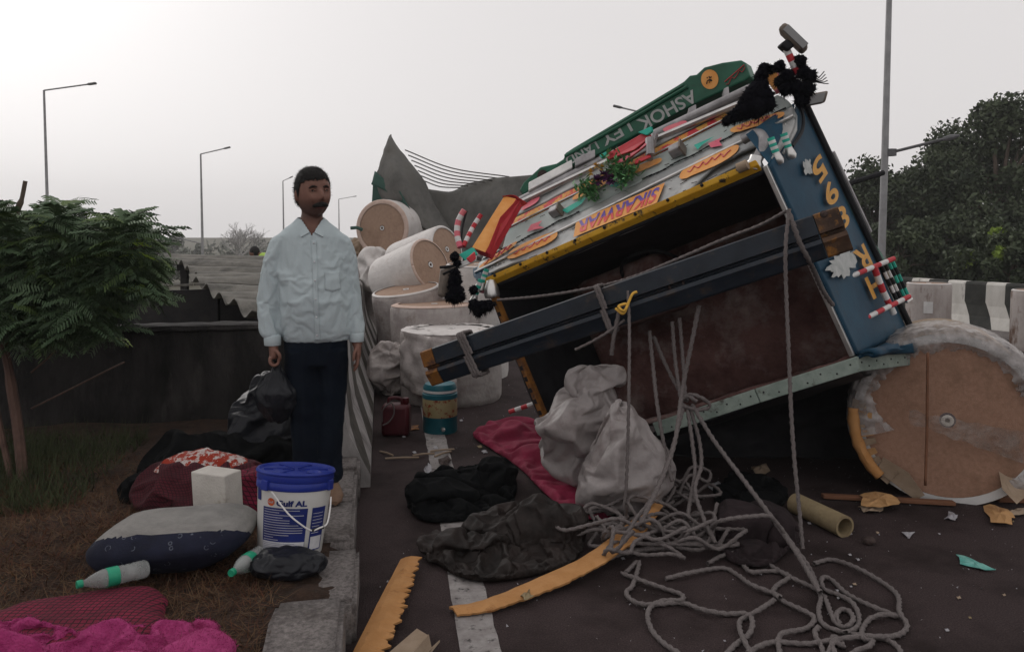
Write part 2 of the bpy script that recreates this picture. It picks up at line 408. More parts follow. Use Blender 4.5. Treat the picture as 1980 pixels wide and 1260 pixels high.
class MB:
    def __init__(self):
        self.v, self.f, self.m = [], [], []
    def add(self, vs, fs, m=0):
        b = len(self.v)
        self.v += [tuple(x) for x in vs]
        self.f += [tuple(i + b for i in q) for q in fs]
        self.m += [m] * len(fs) if isinstance(m, int) else list(m)
        return self
    def box(self, c, ax, ay, az, m=0):
        c, ax, ay, az = V(c), V(ax), V(ay), V(az)
        vs = [c + ax * i + ay * j + az * k for i in (-1, 1) for j in (-1, 1) for k in (-1, 1)]
        fs = [(0, 1, 3, 2), (4, 6, 7, 5), (0, 4, 5, 1), (2, 3, 7, 6), (0, 2, 6, 4), (1, 5, 7, 3)]
        return self.add(vs, fs, m)
    def bar(self, a, b, wv, hv, m=0):
        a, b = V(a), V(b)
        return self.box((a + b) / 2, (b - a) / 2, V(wv), V(hv), m)
    def tube(self, pts, r, n=8, m=0, cap=True, bands=None, flat=None):
        pts = [V(p) for p in pts]
        k = len(pts)
        rs = r if isinstance(r, (list, tuple)) else [r] * k
        tans = [(pts[min(i + 1, k - 1)] - pts[max(i - 1, 0)]).normalized() for i in range(k)]
        x, y, _ = frame(tans[0])
        vs, fs, ms = [], [], []
        for i in range(k):
            t = tans[i]
            x = (x - t * x.dot(t)).normalized()
            y = t.cross(x)
            for j in range(n):
                a = 2 * math.pi * j / n
                vs.append(pts[i] + (x * math.cos(a) + y * math.sin(a) * (flat or 1)) * rs[i])
        for i in range(k - 1):
            for j in range(n):
                fs.append((i * n + j, i * n + (j + 1) % n, (i + 1) * n + (j + 1) % n, (i + 1) * n + j))
                ms.append(bands[i % len(bands)] if bands else m)
        if cap:
            fs.append(tuple(range(n - 1, -1, -1))); ms.append(ms[0])
            fs.append(tuple((k - 1) * n + j for j in range(n))); ms.append(ms[-2])
        return self.add(vs, fs, ms)
    def stripe_tube(self, pts, r, nb, n=10, bands=(0, 1)):
        pts = [V(p) for p in pts]
        L = [0]
        for i in range(1, len(pts)):
            L.append(L[-1] + (pts[i] - pts[i - 1]).length)
        def at(s):
            for i in range(1, len(pts)):
                if s <= L[i] or i == len(pts) - 1:
                    t = (s - L[i - 1]) / max(1e-6, L[i] - L[i - 1])
                    return pts[i - 1].lerp(pts[i], t)
        return self.tube([at(L[-1] * i / nb) for i in range(nb + 1)], r, n, bands=bands)
    def lathe(self, prof, o, axis=(0, 0, 1), n=32, m=None, x=None):
        o = V(o)
        fx, fy, fz = frame(axis)
        vs, fs, ms = [], [], []
        for (r, h) in prof:
            for j in range(n):
                a = 2 * math.pi * j / n
                vs.append(o + fz * h + (fx * math.cos(a) + fy * math.sin(a)) * r)
        for i in range(len(prof) - 1):
            for j in range(n):
                fs.append((i * n + j, i * n + (j + 1) % n, (i + 1) * n + (j + 1) % n, (i + 1) * n + j))
                ms.append(m[i] if m else 0)
        return self.add(vs, fs, ms)
    def prism(self, poly, ext, m=0, side=None):
        poly = [V(p) for p in poly]
        n = len(poly)
        vs = poly + [p + V(ext) for p in poly]
        fs = [tuple(range(n)), tuple(range(2 * n - 1, n - 1, -1))]
        ms = [m, m]
        for i in range(n):
            j = (i + 1) % n
            fs.append((i, i + n, j + n, j)); ms.append(m if side is None else side)
        return self.add(vs, fs, ms)
    def rings(self, rings, n=28, m=0):
        """closed tube through elliptic rings (centre, a, b)"""
        vs, fs = [], []
        for c, a, b in rings:
            for j in range(n):
                t = 2 * math.pi * j / n
                vs.append(V(c) + V(a) * math.cos(t) + V(b) * math.sin(t))
        k = len(rings)
        for i in range(k - 1):
            for j in range(n):
                fs.append((i * n + j, i * n + (j + 1) % n, (i + 1) * n + (j + 1) % n, (i + 1) * n + j))
        fs.append(tuple(range(n - 1, -1, -1)))
        fs.append(tuple((k - 1) * n + j for j in range(n)))
        return self.add(vs, fs, m)
    def grid(self, fn, nu, nv, m=0, mf=None):
        vs = [fn(i / nu, j / nv) for i in range(nu + 1) for j in range(nv + 1)]
        fs, ms = [], []
        for i in range(nu):
            for j in range(nv):
                a = i * (nv + 1) + j
                fs.append((a, a + nv + 1, a + nv + 2, a + 1))
                ms.append(mf((i + .5) / nu, (j + .5) / nv) if mf else m)
        return self.add(vs, fs, ms)
    def sphere(self, c, r, sub=3, fn=None, m=0):
        bm = bmesh.new()
        bmesh.ops.create_icosphere(bm, subdivisions=sub, radius=1)
        c = V(c)
        rv = V(r) if not isinstance(r, (int, float)) else V((r, r, r))
        vs = []
        for q in bm.verts:
            d = q.co.normalized()
            p = V((d.x * rv.x, d.y * rv.y, d.z * rv.z))
            if fn:
                p = fn(d, p)
            vs.append(c + p)
        fs = [tuple(x.index for x in q.verts) for q in bm.faces]
        bm.free()
        return self.add(vs, fs, m)
    def mesh(self, name, mats):
        me = bpy.data.meshes.new(name)
        me.from_pydata(self.v, [], self.f)
        if not isinstance(mats, (list, tuple)):
            mats = [mats]
        for x in mats:
            me.materials.append(M[x] if isinstance(x, str) else x)
        if len(mats) > 1:
            me.polygons.foreach_set('material_index', self.m)
        me.update()
        return me
    def build(self, name, mats, parent=None, smooth=True, bevel=0, sub=0, solid=0, loc=None, normals=True, angle=40):
        if parent is not None:
            base = V(loc) if loc is not None else ORG[parent.name]
        elif loc is not None:
            base = V(loc)
        else:
            base = V((0, 0, 0))
        self.v = [tuple(V(p) - base) for p in self.v]
        me = self.mesh(name, mats)
        if normals:
            bm = bmesh.new(); bm.from_mesh(me)
            bmesh.ops.recalc_face_normals(bm, faces=bm.faces)
            bm.to_mesh(me); bm.free()
        o = link_mesh(name, me, parent, base)
        if smooth:
            me.polygons.foreach_set('use_smooth', [True] * len(me.polygons))
            if angle:
                me.set_sharp_from_angle(angle=R(angle))
        if solid:
            s = o.modifiers.new('solid', 'SOLIDIFY'); s.thickness = solid; s.offset = -1
        if bevel:
            s = o.modifiers.new('bevel', 'BEVEL'); s.width = bevel; s.segments = 2; s.limit_method = 'ANGLE'; s.angle_limit = R(40)
        if sub:
            s = o.modifiers.new('sub', 'SUBSURF'); s.levels = sub; s.render_levels = sub
        return o
def nz(p, s=1.0):
    return noise.noise(V(p) * s)
def ridge(p, s=1.0, oct=3):
    v, a, p = 0, 1, V(p) * s
    for i in range(oct):
        v += a * (1 - abs(noise.noise(p)) * 2)
        p = p * 2.03 + V((3.1, 7.7, 1.3))
        a *= .5
    return v / 1.75
def voxel(mb, size, smooth=4, fac=.5):
    me = mb.mesh('tmp', ['skin'])
    o = bpy.data.objects.new('tmp', me); COL.objects.link(o)
    r = o.modifiers.new('r', 'REMESH'); r.mode = 'VOXEL'; r.voxel_size = size; r.use_smooth_shade = True
    if smooth:
        s = o.modifiers.new('s', 'SMOOTH'); s.factor = fac; s.iterations = smooth
    dg = bpy.context.evaluated_depsgraph_get()
    out = bpy.data.meshes.new_from_object(o.evaluated_get(dg))
    vs = [v.co.copy() for v in out.vertices]
    ns = [v.normal.copy() for v in out.vertices]
    fs = [tuple(p.vertices) for p in out.polygons]
    bpy.data.objects.remove(o); bpy.data.meshes.remove(me); bpy.data.meshes.remove(out)
    return vs, ns, fs
def text2d(s, bold=.02):
    cu = bpy.data.curves.new('t', 'FONT'); cu.body = s; cu.offset = bold
    o = bpy.data.objects.new('t', cu); COL.objects.link(o)
    dg = bpy.context.evaluated_depsgraph_get()
    me = bpy.data.meshes.new_from_object(o.evaluated_get(dg))
    vs = [(v.co.x, v.co.y) for v in me.vertices]
    fs = [tuple(p.vertices) for p in me.polygons]
    bpy.data.objects.remove(o); bpy.data.curves.remove(cu); bpy.data.meshes.remove(me)
    x0 = min(v[0] for v in vs); x1 = max(v[0] for v in vs)
    y0 = min(v[1] for v in vs); y1 = max(v[1] for v in vs)
    return [((a - x0) / (x1 - x0), (b - y0) / (y1 - y0)) for a, b in vs], fs
def quads_np(name, verts, mat_name, parent=None, loc=None, tri=False):
    """verts: (n, k, 3) array of separate faces"""
    k = 3 if tri else 4
    n = verts.shape[0]
    base = np.array(loc if loc is not None else (ORG[parent.name] if parent is not None else (0, 0, 0)))
    co = (verts - base).reshape(-1, 3)
    me = bpy.data.meshes.new(name)
    me.vertices.add(n * k); me.vertices.foreach_set('co', co.astype(np.float32).ravel())
    me.loops.add(n * k); me.loops.foreach_set('vertex_index', np.arange(n * k, dtype=np.int32))
    me.polygons.add(n); me.polygons.foreach_set('loop_start', np.arange(0, n * k, k, dtype=np.int32))
    me.update(calc_edges=True)
    me.materials.append(M[mat_name])
    return link_mesh(name, me, parent, loc)

# ------------------------------------------------------------------ draped things (settled with Blender's own cloth solver)
from mathutils.geometry import delaunay_2d_cdt
def settle(vs, fs, rest, pins, colliders, frames=30, bend=.4, mass=.25, selfc=False, dist=.006, tension=15, gravity=1.0, pressure=0):
    me = bpy.data.meshes.new('tmp'); me.from_pydata([tuple(v) for v in vs], [], fs); me.update()
    o = bpy.data.objects.new('tmp', me); COL.objects.link(o)
    shr = rest - 1
    cols = []
    for cv, cf in colliders:
        m2 = bpy.data.meshes.new('tmpc'); m2.from_pydata([tuple(v) for v in cv], [], cf); m2.update()
        c = bpy.data.objects.new('tmpc', m2); COL.objects.link(c)
        c.modifiers.new('c', 'COLLISION'); c.collision.thickness_outer = dist; c.collision.cloth_friction = 20
        cols.append(c)
    md = o.modifiers.new('cloth', 'CLOTH'); st = md.settings
    st.quality = 6; st.mass = mass; st.tension_stiffness = tension; st.compression_stiffness = tension; st.shear_stiffness = tension * .5
    st.bending_stiffness = bend; st.air_damping = 2.0; st.shrink_min = -shr; st.effector_weights.gravity = gravity
    if pressure:
        st.use_pressure = True; st.uniform_pressure_force = pressure
    if pins:
        g = o.vertex_groups.new(name='pin')
        for i in pins: g.add([i], 1.0, 'REPLACE')
        st.vertex_group_mass = 'pin'
    cs = md.collision_settings; cs.use_collision = True; cs.distance_min = dist; cs.collision_quality = 2
    cs.use_self_collision = selfc; cs.self_distance_min = dist
    md.point_cache.frame_start = 1; md.point_cache.frame_end = frames
    for f in range(1, frames + 1): sc.frame_set(f)
    dg = bpy.context.evaluated_depsgraph_get()
    ev = o.evaluated_get(dg).to_mesh()
    out = [v.co.copy() for v in ev.vertices]
    o.evaluated_get(dg).to_mesh_clear()
    bpy.data.objects.remove(o); bpy.data.meshes.remove(me)
    for c in cols:
        m2 = c.data; bpy.data.objects.remove(c); bpy.data.meshes.remove(m2)
    sc.frame_set(1)
    return out
def ellipsoid(c, r_, sub=3):
    q = MB().sphere(c, r_, sub); return q.v, q.f
def floor_at(z, c, s=4):
    return [(c[0] - s, c[1] - s, z), (c[0] + s, c[1] - s, z), (c[0] + s, c[1] + s, z), (c[0] - s, c[1] + s, z)], [(0, 1, 2, 3)]
def simcloth(name, label, cat, outline, mt, rest=1.3, bumps=(), frames=30, floor=0.0, bend=.4, selfc=False, n=46, seed=1, group=None, pin=1.0, th=.006, aniso=(1, 1), lift=.02, sub=1):
    r = random.Random(seed)
    ring = cr([V((p[0], p[1], 0)) for p in outline], 8, closed=True)
    L = sum((ring[i] - ring[i - 1]).length for i in range(len(ring)))
    xs = [p.x for p in ring]; ys = [p.y for p in ring]
    st = max(max(xs) - min(xs), max(ys) - min(ys)) / n
    pts = []
    acc = 0
    for i in range(len(ring)):
        a, b = ring[i - 1], ring[i]; d = (b - a).length; t = -acc
        while t < d:
            if t >= 0: pts.append(a.lerp(b, t / max(d, 1e-9)).to_2d())
            t += st
        acc = (acc + d) % st
    nb = len(pts)
    def inside_(x, y):
        c = False; j = nb - 1
        for i in range(nb):
            if (pts[i].y > y) != (pts[j].y > y) and x < (pts[j].x - pts[i].x) * (y - pts[i].y) / (pts[j].y - pts[i].y) + pts[i].x: c = not c
            j = i
        return c
    inn = []
    y = min(ys); row = 0
    while y < max(ys):
        x = min(xs) + (st * .5 if row % 2 else 0)
        while x < max(xs):
            qx, qy = x + r.uniform(-.12, .12) * st, y + r.uniform(-.12, .12) * st
            if inside_(qx, qy) and min((qx - p.x) ** 2 + (qy - p.y) ** 2 for p in pts) > (st * .55) ** 2: inn.append(V((qx, qy)))
            x += st
        y += st * .866; row += 1
    allp = pts + inn
    v2, _, f2, ov, _, _ = delaunay_2d_cdt(allp, [(i, (i + 1) % nb) for i in range(nb)], [], 1, 1e-6)
    cx = sum(p.x for p in v2) / len(v2); cy = sum(p.y for p in v2) / len(v2)
    vs, rs, pins = [], [], []
    for i, p in enumerate(v2):
        bd = any(q < nb for q in ov[i])
        zb = 0
        for (bc, brd) in bumps:
            e = 1 - ((p.x - bc[0]) / brd[0]) ** 2 - ((p.y - bc[1]) / brd[1]) ** 2
            if e > 0: zb = max(zb, bc[2] - floor + brd[2] * math.sqrt(e))
        z = floor + .012 + (0 if bd else zb + lift * (1 + nz((p.x * 8, p.y * 8, seed), 1)))
        vs.append(V((p.x, p.y, z)))
        rs.append(V((cx + (p.x - cx) * rest * aniso[0], cy + (p.y - cy) * rest * aniso[1], z)))
        if bd and r.random() < pin: pins.append(i)
    out = settle(vs, f2, rest, pins, [floor_at(floor, (cx, cy))] + [ellipsoid(*b) for b in bumps], frames, bend, selfc=selfc)
    mb = MB(); mb.add(out, f2)
    o = mb.build(name, mt, loc=(cx, cy, floor), angle=0, solid=th, sub=sub)
    if label: tag(o, label, cat, group)
    return o
def simsack(name, label, cat, c, r_, mt, rest=1.3, frames=30, floor=0.0, bend=.3, sub=4, core=.86, group=None, shape=None, selfc=False, aniso=(1, 1, 1), pinr=.04, crisp=.009):
    c = V(c)
    q = MB().sphere((0, 0, 0), r_, sub)
    co = MB().sphere((0, 0, 0), V(r_) * core, 3)
    sh = shape or (lambda p: p)
    vs = [c + sh(V(p)) for p in q.v]
    cv = [c + sh(V(p)) for p in co.v]
    vs = [V((p.x, p.y, max(p.z, floor + .012 + .002 * rnd.random()))) for p in vs]
    rs = [c + V(((p.x - c.x) * rest * aniso[0], (p.y - c.y) * rest * aniso[1], (p.z - c.z) * rest * aniso[2])) for p in vs]
    top = max(p.z for p in vs)
    rr_ = random.Random(11)
    pins = [i for i, p in enumerate(vs) if p.z > top - .004 or rr_.random() < pinr]
    out = settle(vs, q.f, rest, pins, [floor_at(floor, c), (cv, co.f)], frames, bend, selfc=selfc)
    me = bpy.data.meshes.new('t'); me.from_pydata(out, [], q.f); me.update()
    out = [v.co + v.normal * (crisp * (ridge(v.co, 9, 2) - .3 + .45 * (ridge(v.co + V((4, 2, 1)), 23, 2) - .3))) for v in me.vertices]
    out = [V((p.x, p.y, max(p.z, floor + .002))) for p in out]
    bpy.data.meshes.remove(me)
    mb = MB(); mb.add(out, q.f)
    o = mb.build(name, mt, loc=(c.x, c.y, floor), angle=0, sub=1)
    if label: tag(o, label, cat, group)
    return o

# ================================================================== THE SETTING
UD = V((-.163, 1, 0)).normalized()            # the road's direction
UR = V((UD.y, -UD.x, 0))                        # across, to the right
def along(p0, Y):                               # point on a road-parallel line at depth Y
    p0 = V(p0)
    return p0 + UD * ((Y - p0.y) / UD.y)
KE = G(688, 980, .2); KE.z = 0                  # road-side face of the kerb
BE = G(720, 850)                                # road-side base of the barrier

mb = MB()
def land(u, v):
    a = (u - .5) * 2
    x = math.copysign(abs(a) ** 2.4, a) * 600
    y = -60 + 1260 * v ** 2.4
    left = along(BE, y).x - x
    f = max(0, min(1, (left - 3.5) / 9)) * max(0, min(1, (y - 15) / 8))
    return V((x, y, -.07 - 6 * f * f * (3 - 2 * f)))
mb.grid(land, 130, 110)
structure(mb.build('ground', 'terrain'))
mb = MB()
def road_fn(u, v):
    Y = -4 + 90 * v ** 1.6
    e = along(KE - UR * .12, Y)
    p = e + UR * (26 * u)
    return V((p.x, p.y, 0))
mb.grid(road_fn, 30, 40)
mb.add([along(KE - UR * .12, -4), along(KE - UR * .12, 86), along(KE - UR * .12, 86) - V((0, 0, .06)), along(KE - UR * .12, -4) - V((0, 0, .06))], [(0, 1, 2, 3)])
structure(mb.build('road', 'asphalt', smooth=False))
# painted edge line, with worn gaps in its outline
lc0, lc1 = G(930, 1260), G(843, 850)
ld = (lc1 - lc0).normalized(); ln = V((ld.y, -ld.x, 0))
mb = MB()
def line_fn(u, v):
    p = lc0 - ld * 1.5 + ld * (22 * v)
    wv = (u - .5) * (.155 + .012 * nz(p, 9)) + .006 * nz(p + V((0, 0, 3)), 14)
    q = p + ln * wv
    return V((q.x, q.y, .004))
mb.grid(line_fn, 2, 260)
structure(mb.build('road_line', 'line_paint', smooth=False))
mb = MB()
a, b = G(1880, 668), G(2100, 702)
mb.add([a, b, b + V((.02, -.12, 0)), a + V((.02, -.12, 0))], [(0, 1, 2, 3)])
mb.v = [(x, y, .004) for x, y, z in mb.v]
structure(mb.build('road_line', 'line_paint', smooth=False))

# verge with dry grass
def verge_h(x, y):
    return .165 + .03 * nz((x, y, 0), 1.7) + .012 * nz((x, y, 4), 6)
def verge_pt(u, v):
    Y = .2 + 6.2 * v
    e = along(KE - UR * .1, Y)
    p = e - UR * (7.5 * u ** 1.3)
    return V((p.x, p.y, verge_h(p.x, p.y)))
mb = MB()
mb.grid(verge_pt, 70, 80)
structure(mb.build('verge', 'soil'))
# kerb blocks
kerb = bpy.data.objects.new('kerb', None); COL.objects.link(kerb); structure(kerb); ORG[kerb.name] = V((0, 0, 0))
for i, (y0, y1, dx, dz) in enumerate(((1.1, 1.75, 0, 0), (1.77, 2.42, .0, .0), (2.44, 3.03, -.008, .004), (3.05, 3.58, .03, -.03), (3.6, 4.13, .0, 0), (4.15, 4.7, -.01, -.006), (4.72, 4.98, 0, 0))):
    mb = MB()
    c = along(KE, (y0 + y1) / 2) - UR * (.13 - dx)
    hl = (y1 - y0) / 2
    def kf(d, p):
        return p
    q = MB().box(c + V((0, 0, .09 + dz)), UR * .13, UD * hl, V((0, 0, .113)))
    bm = bmesh.new(); me = q.mesh('k', ['kerb']); bm.from_mesh(me)
    bmesh.ops.bevel(bm, geom=bm.edges[:], offset=.018, segments=2, affect='EDGES')
    bmesh.ops.subdivide_edges(bm, edges=bm.edges[:], cuts=3, use_grid_fill=True)
    for v_ in bm.verts:
        v_.co += V((nz(v_.co, 14), nz(v_.co + V((5, 0, 0)), 14), nz(v_.co + V((9, 0, 0)), 14))) * .008
    bm.to_mesh(me); bm.free()
    me.polygons.foreach_set('use_smooth', [True] * len(me.polygons))
    link_mesh('kerb_block', me, kerb)
# crumbled earth where a kerb block is missing
mb = MB()
def crumb(u, v):
    p = along(KE, 3.02 + .58 * v) - UR * (.32 * (1 - u) + .03 * u)
    h = .178 + .022 * nz(p, 5) + .016 * nz(p, 14) - .02 * u ** 3
    return V((p.x, p.y, max(h, -.01)))
mb.grid(crumb, 16, 22)
structure(mb.build('kerb_gap_earth', 'soil'))

# grass blades
def blades(name, mat_name, n, sampler, hmin, hmax, lean, wd, seed, label=None):
    r = np.random.default_rng(seed)
    out = np.zeros((n, 3, 3))
    k = 0
    while k < n:
        x, y, z = sampler(r)
        a = r.uniform(0, 2 * np.pi); h = r.uniform(hmin, hmax); le = r.uniform(.2, 1) * lean
        b = r.uniform(0, 2 * np.pi)
        wx, wy = np.cos(b) * wd, np.sin(b) * wd
        out[k] = ((x - wx, y - wy, z - .005), (x + wx, y + wy, z - .005), (x + np.cos(a) * h * le, y + np.sin(a) * h * le, z + h * (1.05 - .75 * min(le, 1))))
        k += 1
    o = quads_np(name, out, mat_name, tri=True)
    return stuff(o)
def verge_sample(ulo, uhi, ylo, yhi):
    def s(r):
        while True:
            Y = r.uniform(ylo, yhi)
            e = along(KE - UR * .27, Y)
            p = e - UR * (r.uniform(ulo, uhi))
            if noise.noise(V((p.x * 2.2, p.y * 2.2, 1))) + r.uniform(-.55, .9) > 0:
                return p.x, p.y, verge_h(p.x, p.y)
    return s
blades('dry_grass', 'grass_a', 30000, verge_sample(0, 3.2, 1.9, 5.3), .03, .12, 1.9, .0024, 1)
blades('dry_grass', 'grass_b', 30000, verge_sample(0, 3.2, 1.9, 5.3), .02, .09, 1.9, .0026, 2)
blades('green_weeds', 'grass_c', 11000, verge_sample(1.2, 4.2, 4.3, 5.8), .05, .24, .8, .0035, 3)

# low black-stained wall across the verge
wall = thing('concrete_wall', 'low blackened concrete wall behind the shrub and the standing man', 'wall', (-2.9, 6.0, 0))
w0, w1 = V((-5.0, 5.62, 0)), V((-1.56, 6.26, 0))
wd_ = (w1 - w0).normalized(); wn_ = V((wd_.y, -wd_.x, 0))
mb = MB()
def wall_front(u, v):
    p = w0.lerp(w1, u)
    q = p + wn_ * (.012 * nz(p + V((0, 0, v * 2)), 6))
    return V((q.x, q.y, -.06 + v * .945 + (.012 * nz(p, 4) if v == 1 else 0)))
mb.grid(wall_front, 60, 14)
mb.build('wall_face', 'black_wall', wall)
mb = MB()
mb.box((w0 + w1) / 2 - wn_ * .13 + V((0, 0, .41)), (w1 - w0) / 2, wn_ * .117, V((0, 0, .47)))
mb.build('wall_core', 'black_wall', wall, smooth=False)
mb = MB()
def cop(u, v):
    p = w0.lerp(w1, u) - wn_ * (-.02 + .3 * v)
    return V((p.x, p.y, .893 + .012 * nz(p, 7) - (.03 if v in (0, 1) else 0)))
mb.grid(cop, 60, 6)
mb.build('coping', 'black_wall', wall, solid=.02)

# crash barrier with slanted stripes
def barrier(name, label, p0, p1, prof, mats, n, slant, group=None, capmat=0, jit=.0):
    t = thing(name, label, 'barrier', p0, group)
    d = (p1 - p0).normalized(); rr = V((d.y, -d.x, 0)); L = (p1 - p0).length
    segs = max(1, round(L / 3.0))
    per = n
    for s in range(segs):
        mb = MB()
        a0, a1 = L * s / segs + .008, L * (s + 1) / segs - .008
        k = max(2, round((a1 - a0) / per))
        m_ = 8
        lo_ = -int(4.5 * m_); hi_ = k * m_ + int(4.5 * m_)
        cl = lambda q: max(a0, min(a1, q))
        npf = len(prof)
        for c in range(lo_, hi_):
            rows = []
            for e in (0, 1):
                q = a0 + (a1 - a0) * (c + e) / (k * m_)
                rows.append([cl(q - slant(z)) for (x, z) in prof])
            if max(rows[1]) - min(rows[0]) < 1e-5: continue
            vs = [p0 + d * q + rr * x + V((0, 0, z)) for row in rows for q, (x, z) in zip(row, prof)]
            fs = [(i, i + 1, npf + i + 1, npf + i) for i in range(npf - 1) if rows[1][i] - rows[0][i] + rows[1][i + 1] - rows[0][i + 1] > 1e-5]
            mb.add(vs, fs, int(math.floor((a0 + (a1 - a0) * (c + .5) / (k * m_)) / per)) % 2)
        ring0 = [p0 + d * a0 + rr * x + V((0, 0, z)) for x, z in prof]
        ring1 = [p0 + d * a1 + rr * x + V((0, 0, z)) for x, z in prof]
        mb.add(ring0, [tuple(range(len(prof)))], capmat); mb.add(ring1, [tuple(range(len(prof)))], capmat)
        bm = None
        mb.build('barrier_segment', mats, t, smooth=False)
    return t
def fine(prof, st=.05):
    out = [prof[0]]
    for a, b in zip(prof, prof[1:]):
        L = math.hypot(b[0] - a[0], b[1] - a[1]); k = max(1, int(L / st))
        out += [(a[0] + (b[0] - a[0]) * i / k, a[1] + (b[1] - a[1]) * i / k) for i in range(1, k + 1)]
    return out
nj = fine([(0, 0), (0, .08), (-.06, .2), (-.13, .34), (-.17, .5), (-.19, .86), (-.22, .9), (-.33, .9), (-.36, .86), (-.38, .5), (-.42, .34), (-.5, .2), (-.56, .08), (-.56, 0)])
barrier('crash_barrier', 'weathered striped concrete barrier running away behind the standing man', along(BE, 4.98), along(BE, 46), nj,
        ['bar_white', 'bar_dark'], .5, lambda z: -2.2 * min(z, .5) - .4 * max(0, z - .5))
nj2 = fine([(0, 0), (0, .1), (.1, .28), (.14, .45), (.15, .78), (.18, .82), (.3, .82), (.33, .78), (.34, .45), (.38, .28), (.48, .1), (.48, 0)])
b0, b1 = V((9.6, 8.0, 0)), V((2.6, 22.0, 0))
barrier('median_barrier', 'cream and black striped median barrier before the trees', b1, b0, [(-x, z) for x, z in nj2][::-1],
        ['far_white', 'far_dark'], .33, lambda z: -.5 * max(0, .5 - z))
mb = MB()
bd = (b0 - b1).normalized(); br = V((bd.y, -bd.x, 0))
mb.box((b0 + b1) / 2 + br * .5 + V((0, 0, .05)), (b0 - b1) / 2, br * .42, V((0, 0, .06)))
structure(mb.build('median_kerb', 'kerb', smooth=False, bevel=.02))

# tin-roof shed behind the wall
E0, E1 = P(318, 494, 13.5), P(506, 612, 7.2)
shed = thing('roadside_shed', 'low dark shed with grey corrugated roof behind the concrete wall', 'shed', (E1.x + 1.2, 9.5, -.07))
ed = (E1 - E0)
cd = V((1, .16, -.025)).normalized()
ns = 6
for s in range(ns):
    mb = MB()
    t0, t1 = s / ns - .012, (s + 1) / ns + .012
    st = rnd.uniform(-.12, .12)
    lift = .012 * (s % 2)
    tilt = rnd.uniform(-.01, .02)
    def sheet(u, v, t0=t0, t1=t1, st=st, lift=lift, tilt=tilt):
        e = E0 + ed * (t0 + (t1 - t0) * u)
        d = (t0 + (t1 - t0) * u) * ed.length
        Lx = (along(BE, e.y).x - .75 - e.x) / cd.x
        p = e + cd * (st + (Lx - .15) * v)
        return p + V((0, 0, .05 * math.sin(d * 2 * math.pi / .8) + lift + tilt * v * 3 + .02 * nz(p, 2)))
    mb.grid(sheet, 40, 10)
    mb.build('corrugated_sheet', 'roof_sheet', shed, solid=.012)
mb = MB()
for t in (.12, .5, .9):
    mb = MB()
    e = E0 + ed * t + V((0, 0, -.12))
    mb.bar(e + cd * .1, e + cd * 1.1, V((0, .04, 0)), V((0, 0, .05)))
    mb.bar(e + cd * .2, V((e.x + .2, e.y, -.07)), V((.05, 0, 0)), V((0, .05, 0)))
    mb.build('post_and_rafter', 'shade_dark_wood', shed, smooth=False)
mb = MB()
pa, pb = E0 + cd * 1.0, E1 + cd * .35 + V((0, .3, 0))
for (p, q, z0, z1) in ((pa, pb, -.07, -.18),):
    mb.add([V((p.x, p.y, z0)), V((q.x, q.y, z0)), q + V((0, 0, z1)), p + V((0, 0, z1))], [(0, 1, 2, 3)])
pc = pb + V((.32, .1, 0))
mb.add([V((pb.x, pb.y, -.07)), V((pc.x, pc.y, -.07)), pc + V((0, 0, -.22)), pb + V((0, 0, -.18))], [(0, 1, 2, 3)])
mb.build('shade_board_wall', 'shade_dark_wood', shed, smooth=False, solid=.04)  # dark panel standing in for the unlit space under the roof
mb = MB()
l0, l1 = P(150, 566, 10.5), E0.lerp(E1, .55) + cd * .9 + V((0, .6, -.12))
mb.add([V((l0.x, l0.y, -.07)), V((l1.x, l1.y, -.07)), l1, l0], [(0, 1, 2, 3)])
mb.build('shade_board_wall', 'shade_dark_wood', shed, smooth=False, solid=.04)  # second dark panel, added to fill the gap beneath the roof with shade
mb = MB()
for i in range(4):
    a_ = P(262 + 38 * i, 556 - 2 * i, 9.6); mb.bar(a_, a_ + V((.2, .02, .01)), V((0, .02, 0)), V((0, 0, .012)))
stuff(mb.build('broken_sheet_edge', 'roof_sheet', shed, smooth=False))
mb = MB()
for k in range(5):
    p = E1 + cd * (.1 + .05 * k) + V((0, -.15 - .1 * k, -.25 - .04 * k))
    mb.tube([p + V((-1.4, .3 * k, .03)), p + V((.05, 0, -.1 - .03 * k))], .02, 6)
mb.build('loose_pole', 'shade_dark_wood', shed)

hz = MB(); hz.box((0, 92, 5.4), (100, 0, 0), (0, 96, 0), (0, 0, 6.5))
hm = bpy.data.materials.new('haze'); hm.use_nodes = True
hn, hl = hm.node_tree.nodes, hm.node_tree.links
hn.clear(); ho = hn.new('ShaderNodeOutputMaterial'); hv = hn.new('ShaderNodeVolumePrincipled')
hv.inputs['Color'].default_value = (.86, .86, .86, 1); hv.inputs['Density']  .default_value = .0012; hv.inputs['Anisotropy'].default_value = .2
hl.new(hv.outputs[0], ho.inputs['Volume'])
stuff(hz.build('haze', hm, smooth=False))

